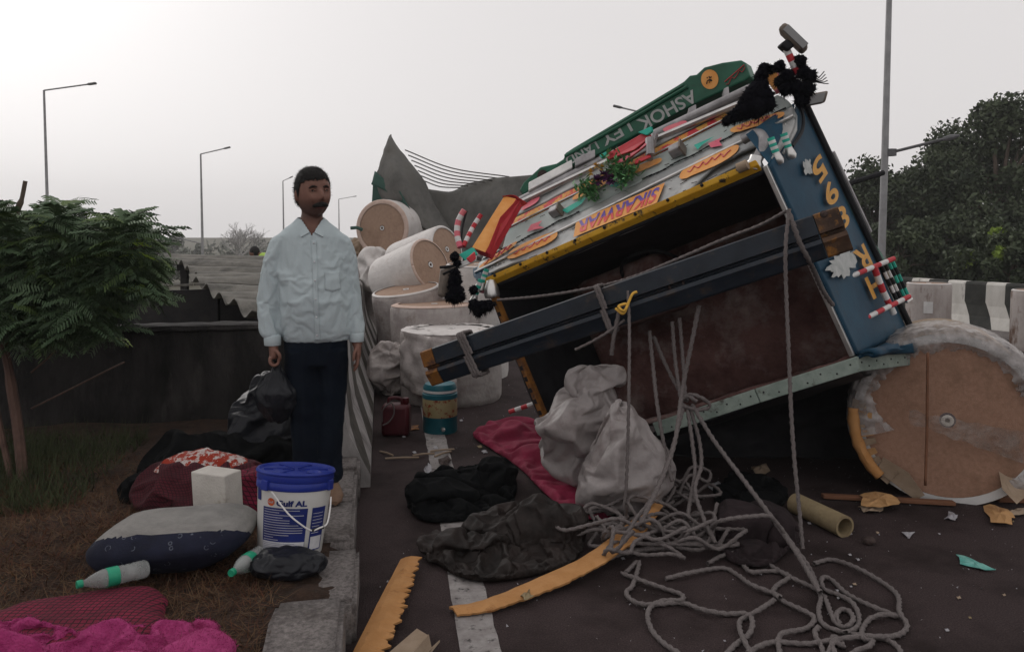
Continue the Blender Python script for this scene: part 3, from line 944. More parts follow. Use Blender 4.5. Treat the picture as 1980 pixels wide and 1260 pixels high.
# ---- street lamps
def lamp(px, toppy, Y, arm_px, arm_py, label, base_r=.09, extra=None, h=None):
    top = P(px, toppy, Y)
    zb = -6.1 if px < 700 else -.07
    t = thing('street_lamp', label, 'street lamp', (top.x, Y, zb), 'street lamps along the road')
    mb = MB(); mb.tube([(top.x, Y, zb), (top.x, Y, 2), top], [base_r, base_r * .95, base_r * .6], 10); mb.build('pole', 'steel_pole', t)
    def arm(z0, ax, ay):
        a = P(ax, ay, Y)
        mb = MB(); mb.tube([z0, a], base_r * .45, 8); mb.build('arm', 'steel_pole', t)
        d = (a - z0).normalized(); up = V((0, 0, 1)) - d * d.z
        mb = MB(); s = base_r
        prof = [(-1.2, .5), (.2, 1.0), (3.8, 1.0), (4.2, .6)]
        mb.rings([(a + d * (x * s), up * (.75 * s * k), d.cross(up) * (1.5 * s * k)) for x, k in prof], 10)
        mb.build('lamp_head', 'lamp_grey', t)
    arm(top, arm_px, arm_py)
    if extra:
        arm(V((top.x, Y, P(px, extra[0], Y).z)), extra[1], extra[2])
    return t
lamp(85, 175, 42, 172, 163, 'tallest street lamp rising from behind the leafy shrub', .09)
lamp(388, 298, 74, 435, 287, 'two armed street lamp above the corrugated shed roof', .12, (471, 352, 462))
lamp(547, 350, 112, 560, 344, 'street lamp seen just beside the standing man\'s head', .12)
lamp(655, 385, 170, 684, 380, 'farthest thin street lamp between the man and the pale tarpaulin', .14)
lamp(1272, 225, 44, 1200, 208, 'street lamp whose head peeks above the green bumper', .1)
tp = P(1722, -160, 19)
t = thing('street_lamp', 'thick grey lamp post beside the trees with one low arm', 'street lamp', (tp.x, 19, -.07), 'street lamps along the road')
mb = MB(); mb.tube([(tp.x - .03, 19, -.07), (tp.x, 19, 3.4), (tp.x + .02, 19, tp.z)], [.09, .08, .055], 12); mb.build('pole', 'steel_pole', t)
mb = MB(); q = P(1722, 295, 19); mb.tube([q + V((0, 0, -.08)), q + V((0, 0, .08))], .13, 12); mb.build('clamp', 'lamp_grey', t)
mb = MB(); mb.tube([q, P(1830, 268, 18.4)], .035, 8); mb.build('arm', 'lamp_grey', t)
mb = MB(); mb.tube([P(1824, 269, 18.4), P(1838, 266, 18.4), P(1855, 262, 18.3)], [.045, .07, .03], 8); mb.build('lamp_head', 'lamp_grey', t)

# ---- trees
def crown_np(r, centers, radii, n, size):
    c = r.integers(0, len(centers), n)
    d = r.normal(size=(n, 3)); d /= np.linalg.norm(d, axis=1)[:, None]
    rad = r.uniform(.25, 1.05, n) ** .6
    p = centers[c] + d * radii[c][:, None] * rad[:, None]
    a = r.normal(size=(n, 3)); a /= np.linalg.norm(a, axis=1)[:, None]
    b = np.cross(a, r.normal(size=(n, 3))); b /= np.linalg.norm(b, axis=1)[:, None]
    s = size * r.uniform(.6, 1.4, n)[:, None]
    return np.stack([p - a * s, p + b * s * .55, p + a * s, p - b * s * .55], 1)
def tree(name, label, base, h, wdt, seed, leaf='tree_leaf', n=9000, size=.11, ncl=34, group=None, trunk=True, low=.15, light=None):
    r = np.random.default_rng(seed); rr = random.Random(seed)
    t = thing(name, label, 'tree', base, group)
    base = V(base)
    cs, rs = [], []
    for i in range(ncl):
        u = rr.uniform(low, .93)
        ww = wdt * .5 * (math.sin(math.pi * min(1, .18 + u * .8)) ** .7)
        a = rr.uniform(0, 6.28); k = math.sqrt(rr.uniform(0, 1))
        cs.append((base.x + math.cos(a) * ww * k, base.y + math.sin(a) * ww * k, base.z + h * u)); rs.append(rr.uniform(.09, .19) * min(h, wdt * 1.2))
    cs = np.array(cs); rs = np.array(rs)
    if trunk:
        mb = MB()
        top = base + V((rr.uniform(-.3, .3), 0, h * .7))
        mb.tube(cr([base, base + V((rr.uniform(-.2, .2), 0, h * .3)), top], 5), [.03 * h * (1 - .07 * i) for i in range(11)], 8)
        for c in cs[::3]:
            s = base + V((0, 0, h * rr.uniform(.2, .5)))
            m_ = s.lerp(V(c), .5) + V((0, 0, .1 * h * .3))
            mb.tube(cr([s, m_, V(c)], 3), [.012 * h, .011 * h, .010 * h, .009 * h, .007 * h, .005 * h, .003 * h], 5)
        mb.build('trunk', 'bark', t)
    o = quads_np('crown', crown_np(r, cs, rs, n, size), leaf, t)
    if light:
        o2 = quads_np('young_leaves', crown_np(r, cs[-light[0]:] + np.array((0, -.5, .2)), rs[-light[0]:] * .75, light[1], size), light[2], t)
    return t
TS = [(1938, 190, 27, 4.2, 'tallest tree at the edge of the dark roadside grove', 9500),
      (1850, 238, 29, 4.0, 'broad rounded tree beside the tallest one behind the median', 8500),
      (1700, 322, 31, 3.6, 'shorter dark tree behind the thick grey lamp post', 6500),
      (1780, 330, 33, 4.2, 'dark tree filling the gap between lamp post and grove', 7000),
      (2010, 300, 30, 5.0, 'tree cut by the picture edge behind the median', 6000),
      (1640, 420, 34, 3.6, 'lowest dark tree showing just past the blue cab', 5000),
      (1745, 430, 24, 3.0, 'dense bush at the foot of the lamp post', 4500),
      (1830, 420, 25, 3.4, 'dense bush below the rounded tree behind the striped barrier', 5000)]
for i, (px, py, Y, wdt, lab, n) in enumerate(TS):
    top = P(px, py, Y)
    tree('roadside_tree', lab, (top.x, Y, -.07), top.z + .07, wdt, 40 + i, n=int(n * 2.2), size=.085, ncl=46, group='trees behind the median barrier', low=.08)
for i, (px, py, Y, lab) in enumerate(((1905, 430, 20, 'bush with a yellow green shoot just above the striped barrier'), (1965, 445, 19, 'smaller bush with pale young leaves near the picture edge'))):
    top = P(px, py, Y)
    tree('roadside_bush', lab, (top.x, Y, -.07), top.z + .07, 1.7, 60 + i, n=6000, size=.07, ncl=22, low=.1, light=(3, 700, 'leaf_c'), group='bushes with young leaves')
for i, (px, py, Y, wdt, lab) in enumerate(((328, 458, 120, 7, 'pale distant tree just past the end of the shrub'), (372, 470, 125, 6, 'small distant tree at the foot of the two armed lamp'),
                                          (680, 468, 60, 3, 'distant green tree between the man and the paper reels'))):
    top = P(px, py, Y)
    tree('distant_tree', lab, (top.x, Y, -6.07), top.z + 6.07, wdt, 70 + i, leaf='haze_pale_leaf', n=1500, size=.3, ncl=16)
# hazy scrub at the foot of the embankment
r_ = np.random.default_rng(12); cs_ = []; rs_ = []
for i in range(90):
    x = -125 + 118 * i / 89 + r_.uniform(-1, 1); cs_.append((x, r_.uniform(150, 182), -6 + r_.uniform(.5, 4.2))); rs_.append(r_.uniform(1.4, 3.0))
stuff(quads_np('distant_scrub', crown_np(r_, np.array(cs_), np.array(rs_), 9000, .5), 'haze_pale_leaf'))
# leafless pale tree far away
top = P(452, 456, 110)
t = thing('bare_tree', 'pale leafless spreading tree far behind the shed roof', 'tree', (top.x, 110, -6.07))
mb = MB(); rr = random.Random(5)
def grow(p, d, L, r_, dep):
    q = p + d * L
    mb.tube([p, p.lerp(q, .5) + V((rr.uniform(-.1, .1), 0, rr.uniform(-.05, .1))) * L, q], [r_, r_ * .85, r_ * .7], 4, cap=False)
    if dep == 0: return
    for k in range(3 if dep > 3 else 2):
        nd = (d + V((rr.uniform(-.9, .9), rr.uniform(-.6, .6), rr.uniform(-.25, .45)))).normalized()
        grow(q, nd, L * rr.uniform(.62, .85), r_ * .66, dep - 1)
grow(V((top.x, 110, -6.07)), V((0, 0, 1)), 2.6, .3, 7)
M['haze_pale_bark'] = mat('haze_pale_bark', (.3, .29, .28), bump=0)  # bark lightened to paint in the fading by distance haze
mb.build('trunk', 'haze_pale_bark', t)

# ---- shrub with feathery fronds
shrub = thing('shrub', 'big feathery green shrub overhanging the blackened wall', 'shrub', G(45, 930, .16))
def frond_mesh(name, seed, mt, L=.2):
    r = random.Random(seed); mb = MB()
    dz = lambda t: -.10 * t * t
    mb.tube([V((0, L * t, dz(t))) for t in (0, .3, .6, 1)], [.003, .0025, .002, .001], 4)
    k = 13
    for i in range(k):
        t = .14 + .84 * i / (k - 1)
        pl = .085 * (1 - .55 * abs(t - .45) ** 1.2 * 2) * r.uniform(.85, 1.1)
        for s in (-1, 1):
            a = V((0, L * t, dz(t)))
            d = V((s * .9, .45, .12 * r.uniform(-1, 1))).normalized()
            p1 = a + d * pl * .5 + V((0, 0, .004)); p2 = a + d * pl + V((0, 0, -.022))
            wv = V((-.3 * s, .95, 0)) * .0062
            mb.add([a - wv * .6, a + wv * .6, p1 + wv, p1 - wv], [(0, 1, 2, 3)])
            mb.add([p1 - wv, p1 + wv, p2 + wv * .5, p2 - wv * .5], [(0, 1, 2, 3)])
    return mb.mesh(name, [mt])
FM = [frond_mesh('frond', 1, 'leaf_a'), frond_mesh('frond', 2, 'leaf_a', .24), frond_mesh('frond', 3, 'leaf_b', .2), frond_mesh('frond', 4, 'leaf_c', .16)]
tops = [(-60, 400), (0, 400), (40, 398), (90, 395), (130, 388), (165, 412), (195, 440), (235, 405), (265, 420), (295, 452), (318, 500), (330, 545)]
bots = [(-60, 655), (120, 640), (180, 620), (230, 600), (262, 570), (330, 560)]
def interp(tab, x):
    for (a, b), (c, d) in zip(tab, tab[1:]):
        if a <= x <= c: return b + (d - b) * (x - a) / (c - a)
    return tab[-1][1]
rr = random.Random(11)
extra = []
nf = 0
allf = []
for i in range(2300):
    px = rr.uniform(-60, 285)
    ty, by = interp(tops, px) + 34 + 22 * math.sin(px * .045) + 14 * math.sin(px * .13 + 1), interp(bots, px) - 14 + 30 * math.sin(px * .05)
    py = ty + (by - ty) * rr.random() ** 1.1
    if i % 5 == 0: px, py = rr.uniform(-60, 215), rr.uniform(540, 655)
    Y = rr.uniform(4.55, 5.5)
    p = P(px, py, Y)
    hfrac = 1 - (py - ty) / max(1, by - ty)
    az = rr.uniform(0, 2 * math.pi)
    d = V((math.cos(az), math.sin(az) * .8 - .25, rr.uniform(-.15, .75) * (.3 + hfrac))).normalized()
    k = rr.choices((0, 1, 2, 3), (5, 4, 2.2 if hfrac > .4 else .6, .12))[0]
    allf.append((Y, p, d, k, rr.uniform(.65, 1.0), rr.uniform(-.6, .6)))
# three sprigs that stand above the rest
for (px, py, k) in ((222, 470, 0), (232, 478, 1), (244, 470, 0), (130, 455, 0), (110, 460, 1), (60, 462, 0), (268, 475, 0), (190, 480, 1), (150, 450, 0), (20, 460, 0)):
    allf.append((4.8, P(px, py, 4.9), V((rr.uniform(-.25, .3), -.1, 1)).normalized(), k, .85, 0))
allf.sort(key=lambda q: q[0])
for i, (Y, p, d, k, s, roll) in enumerate(allf):
    q = d.to_track_quat('Y', 'Z').to_matrix().to_4x4()
    mw = Matrix.Translation(p) @ q @ Matrix.Rotation(roll, 4, 'Y') @ Matrix.Scale(s, 4)
    if i < 300:
        o = bpy.data.objects.new('frond', FM[k]); COL.objects.link(o); o.parent = shrub
        o.matrix_basis = Matrix.Translation(-ORG[shrub.name]) @ mw
    else:
        extra.append((k, mw))
mbs = MB(); mbk = []
for k, mw in extra:
    b_ = len(mbs.v)
    mbs.v += [tuple(mw @ v.co) for v in FM[k].vertices]
    for q in FM[k].polygons:
        mbs.f.append(tuple(x + b_ for x in q.vertices)); mbs.m.append((0, 0, 1, 2)[k])
stuff(mbs.build('foliage', ['leaf_a', 'leaf_b', 'leaf_c'], shrub, smooth=False, normals=False))
mb = MB()
root = G(45, 935, .15)
fork = P(8, 640, 4.75)
mb.tube(cr([root, P(35, 830, 4.7), P(18, 720, 4.75), fork, P(40, 520, 4.95), P(60, 440, 5.0)], 5), [.03] * 10 + [.024] * 8 + [.015] * 8, 8)
mb.tube(cr([root + V((-.1, .05, 0)), P(-10, 760, 4.8), P(-5, 600, 4.9), P(10, 480, 5)], 5), .018, 7)
mb.build('trunk', 'red_bark', shrub)
mb = MB()
for i in range(46):
    px = rr.uniform(-40, 315); ty = interp(tops, px); by = interp(bots, px)
    e = P(px, ty + (by - ty) * rr.uniform(.05, .6), rr.uniform(4.6, 5.4))
    s = fork.lerp(P(60, 460, 5.0), rr.random())
    mb.tube(cr([s, s.lerp(e, .5) + V((0, 0, .08)), e], 5), [.008, .0077, .0074, .007, .0066, .006, .0055, .005, .0045, .004, .003], 5)
mb.build('branch', 'bark', shrub)
mb = MB(); mb.tube(cr([P(30, 470, 5.0), P(32, 415, 5.0), P(42, 385, 5.0), P(49, 350, 5.0)], 5), [.018] * 10 + [.013] * 6, 8)
mb.build('dead_stem', 'bark', shrub)
for k, pts in enumerate(([(60, 720), (95, 690), (118, 665), (108, 680)], [(60, 790), (150, 745), (215, 712), (240, 700)])):
    mb = MB(); mb.tube(cr([P(x, y, 5.15 + .1 * i) for i, (x, y) in enumerate(pts)], 5), .006, 5); mb.build('branch', 'red_bark', shrub)

# ================================================================== THE OVERTURNED TRUCK
A, B, C, D = P(945, 552, 5.7), P(1482, 322, 4.6), P(1650, 688, 4.5), P(1075, 868, 5.3)
A2, B2 = P(1000, 396, 6.3), P(1452, 176, 5.32)
SB = P(1540, 202, 5.2)
QL = P(926, 516, 5.95) - (A2 + A) / 2
QR = P(1536, 214, 5.02) - (B2 + B) / 2
e1 = (B - A).normalized(); e2 = (D - A).normalized(); e3 = e1.cross(e2).normalized()
if e3.y < 0: e3 = -e3
truck = thing('overturned_truck', 'overturned blue and silver lorry lying upside down across the road', 'truck', (D.x + .5, D.y + .6, 0))
gn = (B - A).cross(A2 - A).normalized()
if gn.y > 0: gn = -gn
def Q(u, v, h=0.0):
    """nose panel: u along the width, v from the bumper (0) to the windscreen bar (1)"""
    k = 4 * v * (1 - v)
    l_ = A2.lerp(A, v) + QL * k
    r_ = B2.lerp(B, v) + QR * k
    return l_.lerp(r_, u) + gn * h
def UVp(px, py):
    u, v = .5, .5
    for _ in range(25):
        x, y = proj(Q(u, v)); x1, y1 = proj(Q(u + 1e-4, v)); x2, y2 = proj(Q(u, v + 1e-4))
        a, b, c, d = (x1 - x) / 1e-4, (x2 - x) / 1e-4, (y1 - y) / 1e-4, (y2 - y) / 1e-4
        det = a * d - b * c; ex, ey = px - x, py - y
        u += (ex * d - b * ey) / det; v += (a * ey - c * ex) / det
    return u, v
def strip(name, v0, v1, h, mt, u0=0.0, u1=1.0, thick=.02, dent=.006, nu=60, nv=6, notch=None, parent=None):
    mb = MB()
    def fn(u, v):
        uu = u0 + (u1 - u0) * u
        ve = v1 if notch is None else v1 - notch(uu)
        vv = v0 + (ve - v0) * v
        return Q(uu, vv, h + dent * nz((uu * 6, vv * 4, h * 50), 1.3) + dent * .5 * nz((uu * 20, vv * 9, 3), 1))
    mb.grid(fn, nu, nv)
    return mb.build(name, mt, parent or truck, solid=thick)
def decal_poly(name, mt, pts, h, parent):
    mb = MB(); k = len(pts)
    c = (sum(p[0] for p in pts) / k, sum(p[1] for p in pts) / k)
    ring = lambda s: [Q(c[0] + (p[0] - c[0]) * s, c[1] + (p[1] - c[1]) * s, h) for p in pts]
    vs = [Q(c[0], c[1], h)] + ring(.5) + ring(1)
    fs = []
    for i in range(k):
        j = (i + 1) % k
        fs += [(0, 1 + i, 1 + j), (1 + i, 1 + k + i, 1 + k + j, 1 + j)]
    mb.add(vs, fs)
    return mb.build(name, mt, parent, smooth=False)
def oval(px0, py0, px1, py1, half, wob=.0, n=30, seed=0):
    u0, v0 = UVp(px0, py0); u1, v1 = UVp(px1, py1)
    r = random.Random(seed); out = []
    for i in range(n):
        a = 2 * math.pi * i / n
        ca, sa = math.cos(a), math.sin(a)
        k = abs(ca) ** .55 * (1 if ca > 0 else -1)
        t = .5 + .5 * k
        s = (abs(sa) ** .8) * (1 if sa > 0 else -1) * half * (1 + r.uniform(-wob, wob))
        out.append((u0 + (u1 - u0) * t, v0 + (v1 - v0) * t + s))
    return out
def notch0(u):
    a = .22 * max(0, 1 - (u / .24) ** 4) if u < .24 else 0
    b = .22 * max(0, 1 - abs((u - .86) / .13) ** 4)
    return max(a, b)
strip('nose_plate', .0, .99, -.03, 'steel', notch=lambda u: notch0(u) * 1.0)
pipe_band = strip('bumper_strip', .02, .11, .006, 'steel')
fl = strip('flame_strip', .13, .205, .006, 'flame', .03, .86)
up = strip('upper_panel', .215, .44, .004, 'pale_panel', nv=8)
mid = strip('painted_panel', .455, .585, .008, 'steel', nv=6)
def notch(u):
    a = .24 * max(0, 1 - (u / .24) ** 4) if u < .24 else 0
    b = .24 * max(0, 1 - abs((u - .86) / .13) ** 4)
    return max(a, b) + .012 * nz((u * 40, 0, 0), 1)
low = strip('lower_panel', .61, .955, .012, 'steel', notch=notch, nv=10, nu=90)
for v0, h, r_, nm in ((.208, .016, .006, 'rivet_rail'), (.598, .022, .011, 'rivet_rail')):
    mb = MB(); mb.tube([Q(i / 30, v0, h + .002 * nz((i, 0, 0), .9)) for i in range(31)], r_, 6)
    mb.build(nm, 'chrome', truck)
mb = MB()
for i in range(46):
    mb.sphere(Q(.02 + .96 * i / 45, .645, .016), .006, 1)
    mb.sphere(Q(.02 + .96 * i / 45, .565, .012), .005, 1)
stuff(mb.build('rivet', 'chrome', truck))
# chain along the seam
mb = MB()
for i in range(90):
    u = .02 + .96 * i / 89
    if .36 < u < .56: continue
    c = Q(u, .447 + .008 * math.sin(i * .7), .016)
    mb.tube([c - e1 * .012, c + e1 * .012], .006 if i % 2 else .0045, 5)
stuff(mb.build('chain', 'black', truck))
# ovals and flourishes painted on the panels
k = 0
for (a, b, hf, mt, par, inner) in (((985, 500), (1082, 458), .085, 'orange', low, 'pink'), ((1318, 345), (1432, 292), .085, 'orange', low, 'pink'),
                                   ((930, 520), (1003, 472), .035, 'orange', mid, 'pink'), ((1415, 258), (1520, 224), .05, 'orange', mid, 'pink'),
                                   ((1110, 388), (1180, 352), .035, 'orange', mid, None), ((1215, 340), (1283, 312), .04, 'orange', mid, None),
                                   ((1285, 256), (1330, 238), .03, 'pink', fl, None), ((1012, 405), (1045, 388), .03, 'pink', fl, None)):
    o = decal_poly('painted_oval', mt, oval(*a, *b, hf, .08, seed=k), .026 if par is low else (.022 if par is mid else .018), par)
    if inner:
        (x0, y0), (x1, y1) = a, b
        mb = MB(); r = random.Random(k)
        pts = []
        for i in range(15):
            t = .14 + .72 * i / 14
            u, v = UVp(x0 + (x1 - x0) * t, y0 + (y1 - y0) * t)
            pts.append(Q(u, v + .028 * math.sin(i * 2.2 + r.uniform(-.4, .4)), (.028 if par is low else .024)))
        mb.tube(cr(pts, 4), .007, 5, flat=.4)
        mb.build('painted_scroll', 'pink', par)
    k += 1
for (pts, mt) in (([(1090, 410), (1140, 382), (1128, 398), (1100, 416)], 'teal'), ([(1030, 438), (1052, 430), (1044, 440), (1056, 444), (1036, 448), (1022, 452)], 'pink'),
                  ([(1345, 285), (1385, 268), (1362, 284), (1352, 294)], 'teal'), ([(1372, 282), (1400, 270), (1394, 278), (1400, 286), (1378, 290)], 'pink'),
                  ([(1180, 365), (1200, 352), (1214, 352), (1195, 366)], 'teal')):
    decal_poly('painted_leaf', mt, [UVp(*p) for p in pts], .022, mid)
# name board: SIKARWAR, upside down like the truck
na, nb = UVp(1122, 446), UVp(1276, 381)
hv = .118
plate = decal_poly('name_plate', 'orange', [(na[0] - .012, na[1] - hv), (nb[0] + .012, nb[1] - hv), (nb[0] + .012, nb[1] + hv), (na[0] - .012, na[1] + hv)], .026, low)
gm = bpy.data.materials.new('name_letters'); gm.use_nodes = True
n_, l_ = gm.node_tree.nodes, gm.node_tree.links
tcn = n_.new('ShaderNodeTexCoord'); spx = n_.new('ShaderNodeSeparateXYZ'); rp = n_.new('ShaderNodeValToRGB')
rp.color_ramp.elements[0].position = .42; rp.color_ramp.elements[0].color = (.10, .05, .3, 1)
rp.color_ramp.elements[1].position = .58; rp.color_ramp.elements[1].color = (.6, .05, .04, 1)
uvm = n_.new('ShaderNodeUVMap'); uvm.uv_map = 'paint'
l_.new(uvm.outputs[0], spx.inputs[0]); l_.new(spx.outputs['Y'], rp.inputs[0]); l_.new(rp.outputs[0], n_['Principled BSDF'].inputs['Base Color'])
def put_text(s, name, mt, fn, parent, bold=.02, uv=False, cut=0):
    vs, fs = text2d(s, bold)
    mb = MB(); mb.add([fn(x, y) for x, y in vs], fs)
    o = mb.build(name, mt, parent, smooth=False)
    if uv:
        L = o.data.uv_layers.new(name='paint')
        for lp in o.data.loops:
            L.data[lp.index].uv = vs[lp.vertex_index]
    return o
put_text('SIKARWAR', 'name_lettering', gm, lambda x, y: Q(nb[0] + (na[0] - nb[0]) * x, (nb[1] + (na[1] - nb[1]) * x) + hv * (-.8 + 1.6 * (y)) , .03), plate, .025, True)
# yellow bar under the windscreen opening
mb = MB()
mb.bar(A + gn * .03 - e1 * .02, B + gn * .03 - e1 * .03, gn * .024, e2 * .018)
bar_ = mb.build('yellow_bar', 'yellow', truck, smooth=False, bevel=.006)
for k in range(9):
    t = .05 + .11 * k
    mb = MB(); mb.sphere(A.lerp(B, t) + gn * .06, (.012, .012, .012), 1)
    mb.build('bolt', 'black', truck)
mb = MB(); r = random.Random(21)
for i in range(42):
    u, v = r.uniform(.05, .95), r.choice((r.uniform(.24, .42), r.uniform(.63, .9)))
    a = r.uniform(-.5, .5); L_ = r.uniform(.008, .03)
    p, q = Q(u, v, .0165), Q(u + L_ * math.cos(a), v + L_ * 1.5 * math.sin(a), .0165)
    mb.tube([p, q], .0022, 4)
stuff(mb.build('scratches', 'brick', truck))
# headlight boxes standing on the nose
for (px, py, s) in ((1080, 416, .042), (1314, 300, .046)):
    u, v = UVp(px, py)
    c = Q(u, v, s)
    mb = MB(); mb.box(c, e1 * s * .95, gn * s * .8, gn.cross(e1) * s * .8)
    h = mb.build('lamp_box', 'grey_pipe', truck, smooth=False, bevel=.012)
    mb = MB(); mb.box(c + e1 * (s * .95 + .004), e1 * .006, gn * s * .95, gn.cross(e1) * s * .95)
    mb.build('lamp_lens', 'mirror_back', h, smooth=False)
# rails between nose and bumper
def pline(pts): return [P(x, y, Y) for x, y, Y in pts]
mb = MB(); mb.tube(pline([(925, 500, 6.15), (950, 455, 6.25), (985, 400, 6.3), (1015, 384, 6.28), (1262, 262, 5.75), (1452, 172, 5.3)]), .036, 10); mb.build('front_rail', 'grey_pipe', truck)
mb = MB(); mb.tube(pline([(1005, 392, 6.22), (1250, 276, 5.7), (1440, 196, 5.26)]), .022, 8); mb.build('front_rail', 'chrome', truck)
mb = MB(); mb.tube(pline([(1265, 262, 5.62), (1258, 285, 5.55), (1255, 306, 5.48)]), .03, 8); mb.build('rail_strut', 'grey_pipe', truck)
mb = MB(); mb.bar(P(1022, 366, 6.25), P(1106, 322, 6.1), V((0, -.03, .02)), V((0, .01, .035))); mb.build('bumper_bracket', 'chrome', truck, smooth=False, bevel=.008)
for (a, b) in (((1112, 318, 6.05), (1150, 300, 5.98)), ((1330, 222, 5.6), (1345, 214, 5.58)), ((1398, 185, 5.45), (1408, 180, 5.42))):
    mb = MB(); mb.bar(P(*a), P(*b), V((0, -.025, .015)), V((0, .01, .03))); mb.build('bumper_bracket', 'grey_pipe', truck, smooth=False, bevel=.006)
# green bumper
def bY(px):
    t = (px - 1000) / 450
    return 1 / ((1 - t) / 6.55 + t / 5.5)
outl = [(1003, 368), (1012, 352), (1044, 323), (1075, 316), (1089, 307), (1092, 296), (1107, 286), (1208, 226), (1308, 166), (1322, 157), (1333, 146), (1346, 144), (1361, 130), (1396, 121), (1432, 116), (1441, 121), (1451, 148), (1442, 155), (1344, 201), (1258, 246), (1157, 299), (1101, 323), (1078, 336), (1048, 352), (1020, 371), (1010, 378)]
pb = [P(x, y, bY(x)) for x, y in outl]
mb = MB(); mb.prism(pb, e3 * .13)
bump = mb.build('bumper', 'truck_green', truck, smooth=False, bevel=.012)
def BP(px, py, out=.008): return P(px, py, bY(px)) - e3 * out
mb = MB(); mb.tube([BP(1094, 302), BP(1208, 239), BP(1330, 168)], .014, 8); mb.build('bumper_ridge', 'truck_green', bump)
mb = MB(); mb.tube([BP(1098, 297), BP(1208, 233), BP(1322, 165)], .008, 8); mb.build('bumper_ridge', 'truck_green', bump)
def lettering(s, p_from, p_to, hpx, mt, bold=.02, wide=1):
    (x0, y0), (x1, y1) = p_from, p_to
    d = V((x1 - x0, y1 - y0)); nrm = V((-d.y, d.x)).normalized()
    if nrm.y < 0: nrm = -nrm
    def fn(x, y):
        q = V((x0, y0)) + d * x + nrm * (hpx * (y - .5))
        return BP(q.x, q.y, .006)
    return put_text(s, 'bumper_lettering', mt, fn, bump, bold)
lettering('ASHOK', (1346, 184), (1236, 244), 25, 'letter_grey')
lettering('LEY', (1220, 243), (1165, 274), 22, 'letter_grey')
lettering('LAND', (1156, 279), (1096, 313), 18, 'letter_grey')
def disc(name, mt, px, py, r, par, out):
    mb = MB(); vs = [BP(px + r * math.cos(a) * .93, py + r * math.sin(a) * 1.05, out) for a in [2 * math.pi * i / 28 for i in range(28)]]
    mb.add(vs, [tuple(range(28))]); return mb.build(name, mt, par, smooth=False)
disc('bumper_emblem', 'orange', 1373, 154, 18, bump, .006)
disc('bumper_emblem', 'brick', 1050, 340, 11, bump, .006)
mb = MB(); r = random.Random(3)
for k in range(9):
    a = r.uniform(0, 6.28); q = r.uniform(0, 8)
    mb.tube([BP(1373 + q * math.cos(a), 155 + q * math.sin(a), .009), BP(1373 + q * math.cos(a) + r.uniform(-5, 5), 155 + q * math.sin(a) + r.uniform(-5, 5), .009)], .004, 4)
mb.build('emblem_marks', 'brick', bump)
mb = MB()
mb.tube(cr([BP(1405 + 5.2 * i, 164 - 4.6 * i + 4 * math.sin(i * 2.3), .009) for i in range(8)], 4), .006, 5, flat=.4)
mb.tube([BP(1402, 159, .009), BP(1440, 126, .009)], .004, 5)
mb.build('painted_scroll', 'red', bump)

# bent red and orange boards with their pipes
def slab(name, pts, ext, mts, parent=truck, bev=.006):
    mb = MB(); mb.prism(pts, ext, 0, 1); return mb.build(name, mts, parent, smooth=False, bevel=bev)
slab('wing_board', pline([(975, 378, 5.9), (998, 384, 5.85), (938, 488, 5.55), (912, 478, 5.6)]), e3 * .05 + V((.02, 0, -.05)), ['orange', 'red'])
slab('wing_board', pline([(968, 379, 5.88), (990, 376, 5.86), (1015, 392, 6.0), (1000, 400, 6.0)]), e3 * .05, ['red', 'red'])
slab('wing_board', pline([(940, 486, 5.53), (966, 420, 5.7), (998, 386, 5.82), (1000, 392, 5.84), (968, 440, 5.7), (945, 492, 5.54)]), e3 * .05, ['red', 'red'])
slab('centre_board', pline([(1168, 300, 5.72), (1252, 252, 5.55), (1257, 266, 5.5), (1225, 290, 5.52), (1176, 309, 5.68)]), e3 * .04, ['red', 'red'])
slab('centre_board', pline([(1180, 318, 5.62), (1235, 288, 5.5), (1256, 268, 5.48), (1254, 277, 5.46), (1200, 318, 5.55)]), e3 * .03, ['pink', 'red'])
slab('board_tip', pline([(1232, 256, 5.56), (1258, 244, 5.5), (1260, 254, 5.48), (1250, 262, 5.5)]), e3 * .035, ['teal', 'teal'])
slab('board_tip', pline([(1158, 300, 5.74), (1176, 290, 5.7), (1172, 300, 5.7), (1162, 307, 5.72)]), e3 * .035, ['teal', 'teal'])
slab('wing_board', pline([(886, 492, 5.55), (912, 478, 5.55), (920, 492, 5.52), (900, 505, 5.52)]), e3 * .03, ['teal', 'teal'])
slab('wing_board', pline([(900, 500, 5.52), (916, 486, 5.51), (918, 500, 5.5), (908, 508, 5.5)]), e3 * .02 - V((0, .03, 0)), ['red', 'red'])
slab('wing_board', pline([(888, 508, 5.53), (920, 494, 5.5), (918, 506, 5.5), (884, 520, 5.52)]), e3 * .02, ['white', 'white'])
mb = MB(); mb.tube(cr(pline([(996, 402, 5.98), (978, 420, 5.9), (970, 450, 5.8), (962, 478, 5.75)]), 5), .035, 9); mb.build('wing_pipe', 'grey_pipe', truck)
mb = MB(); mb.tube(pline([(1256, 268, 5.5), (1258, 300, 5.45)]), .03, 8); mb.build('wing_pipe', 'grey_pipe', truck)
slab('board_tip', pline([(1228, 308, 5.5), (1256, 298, 5.44), (1258, 304, 5.42), (1226, 318, 5.48)]), e3 * .02, ['red', 'red'])

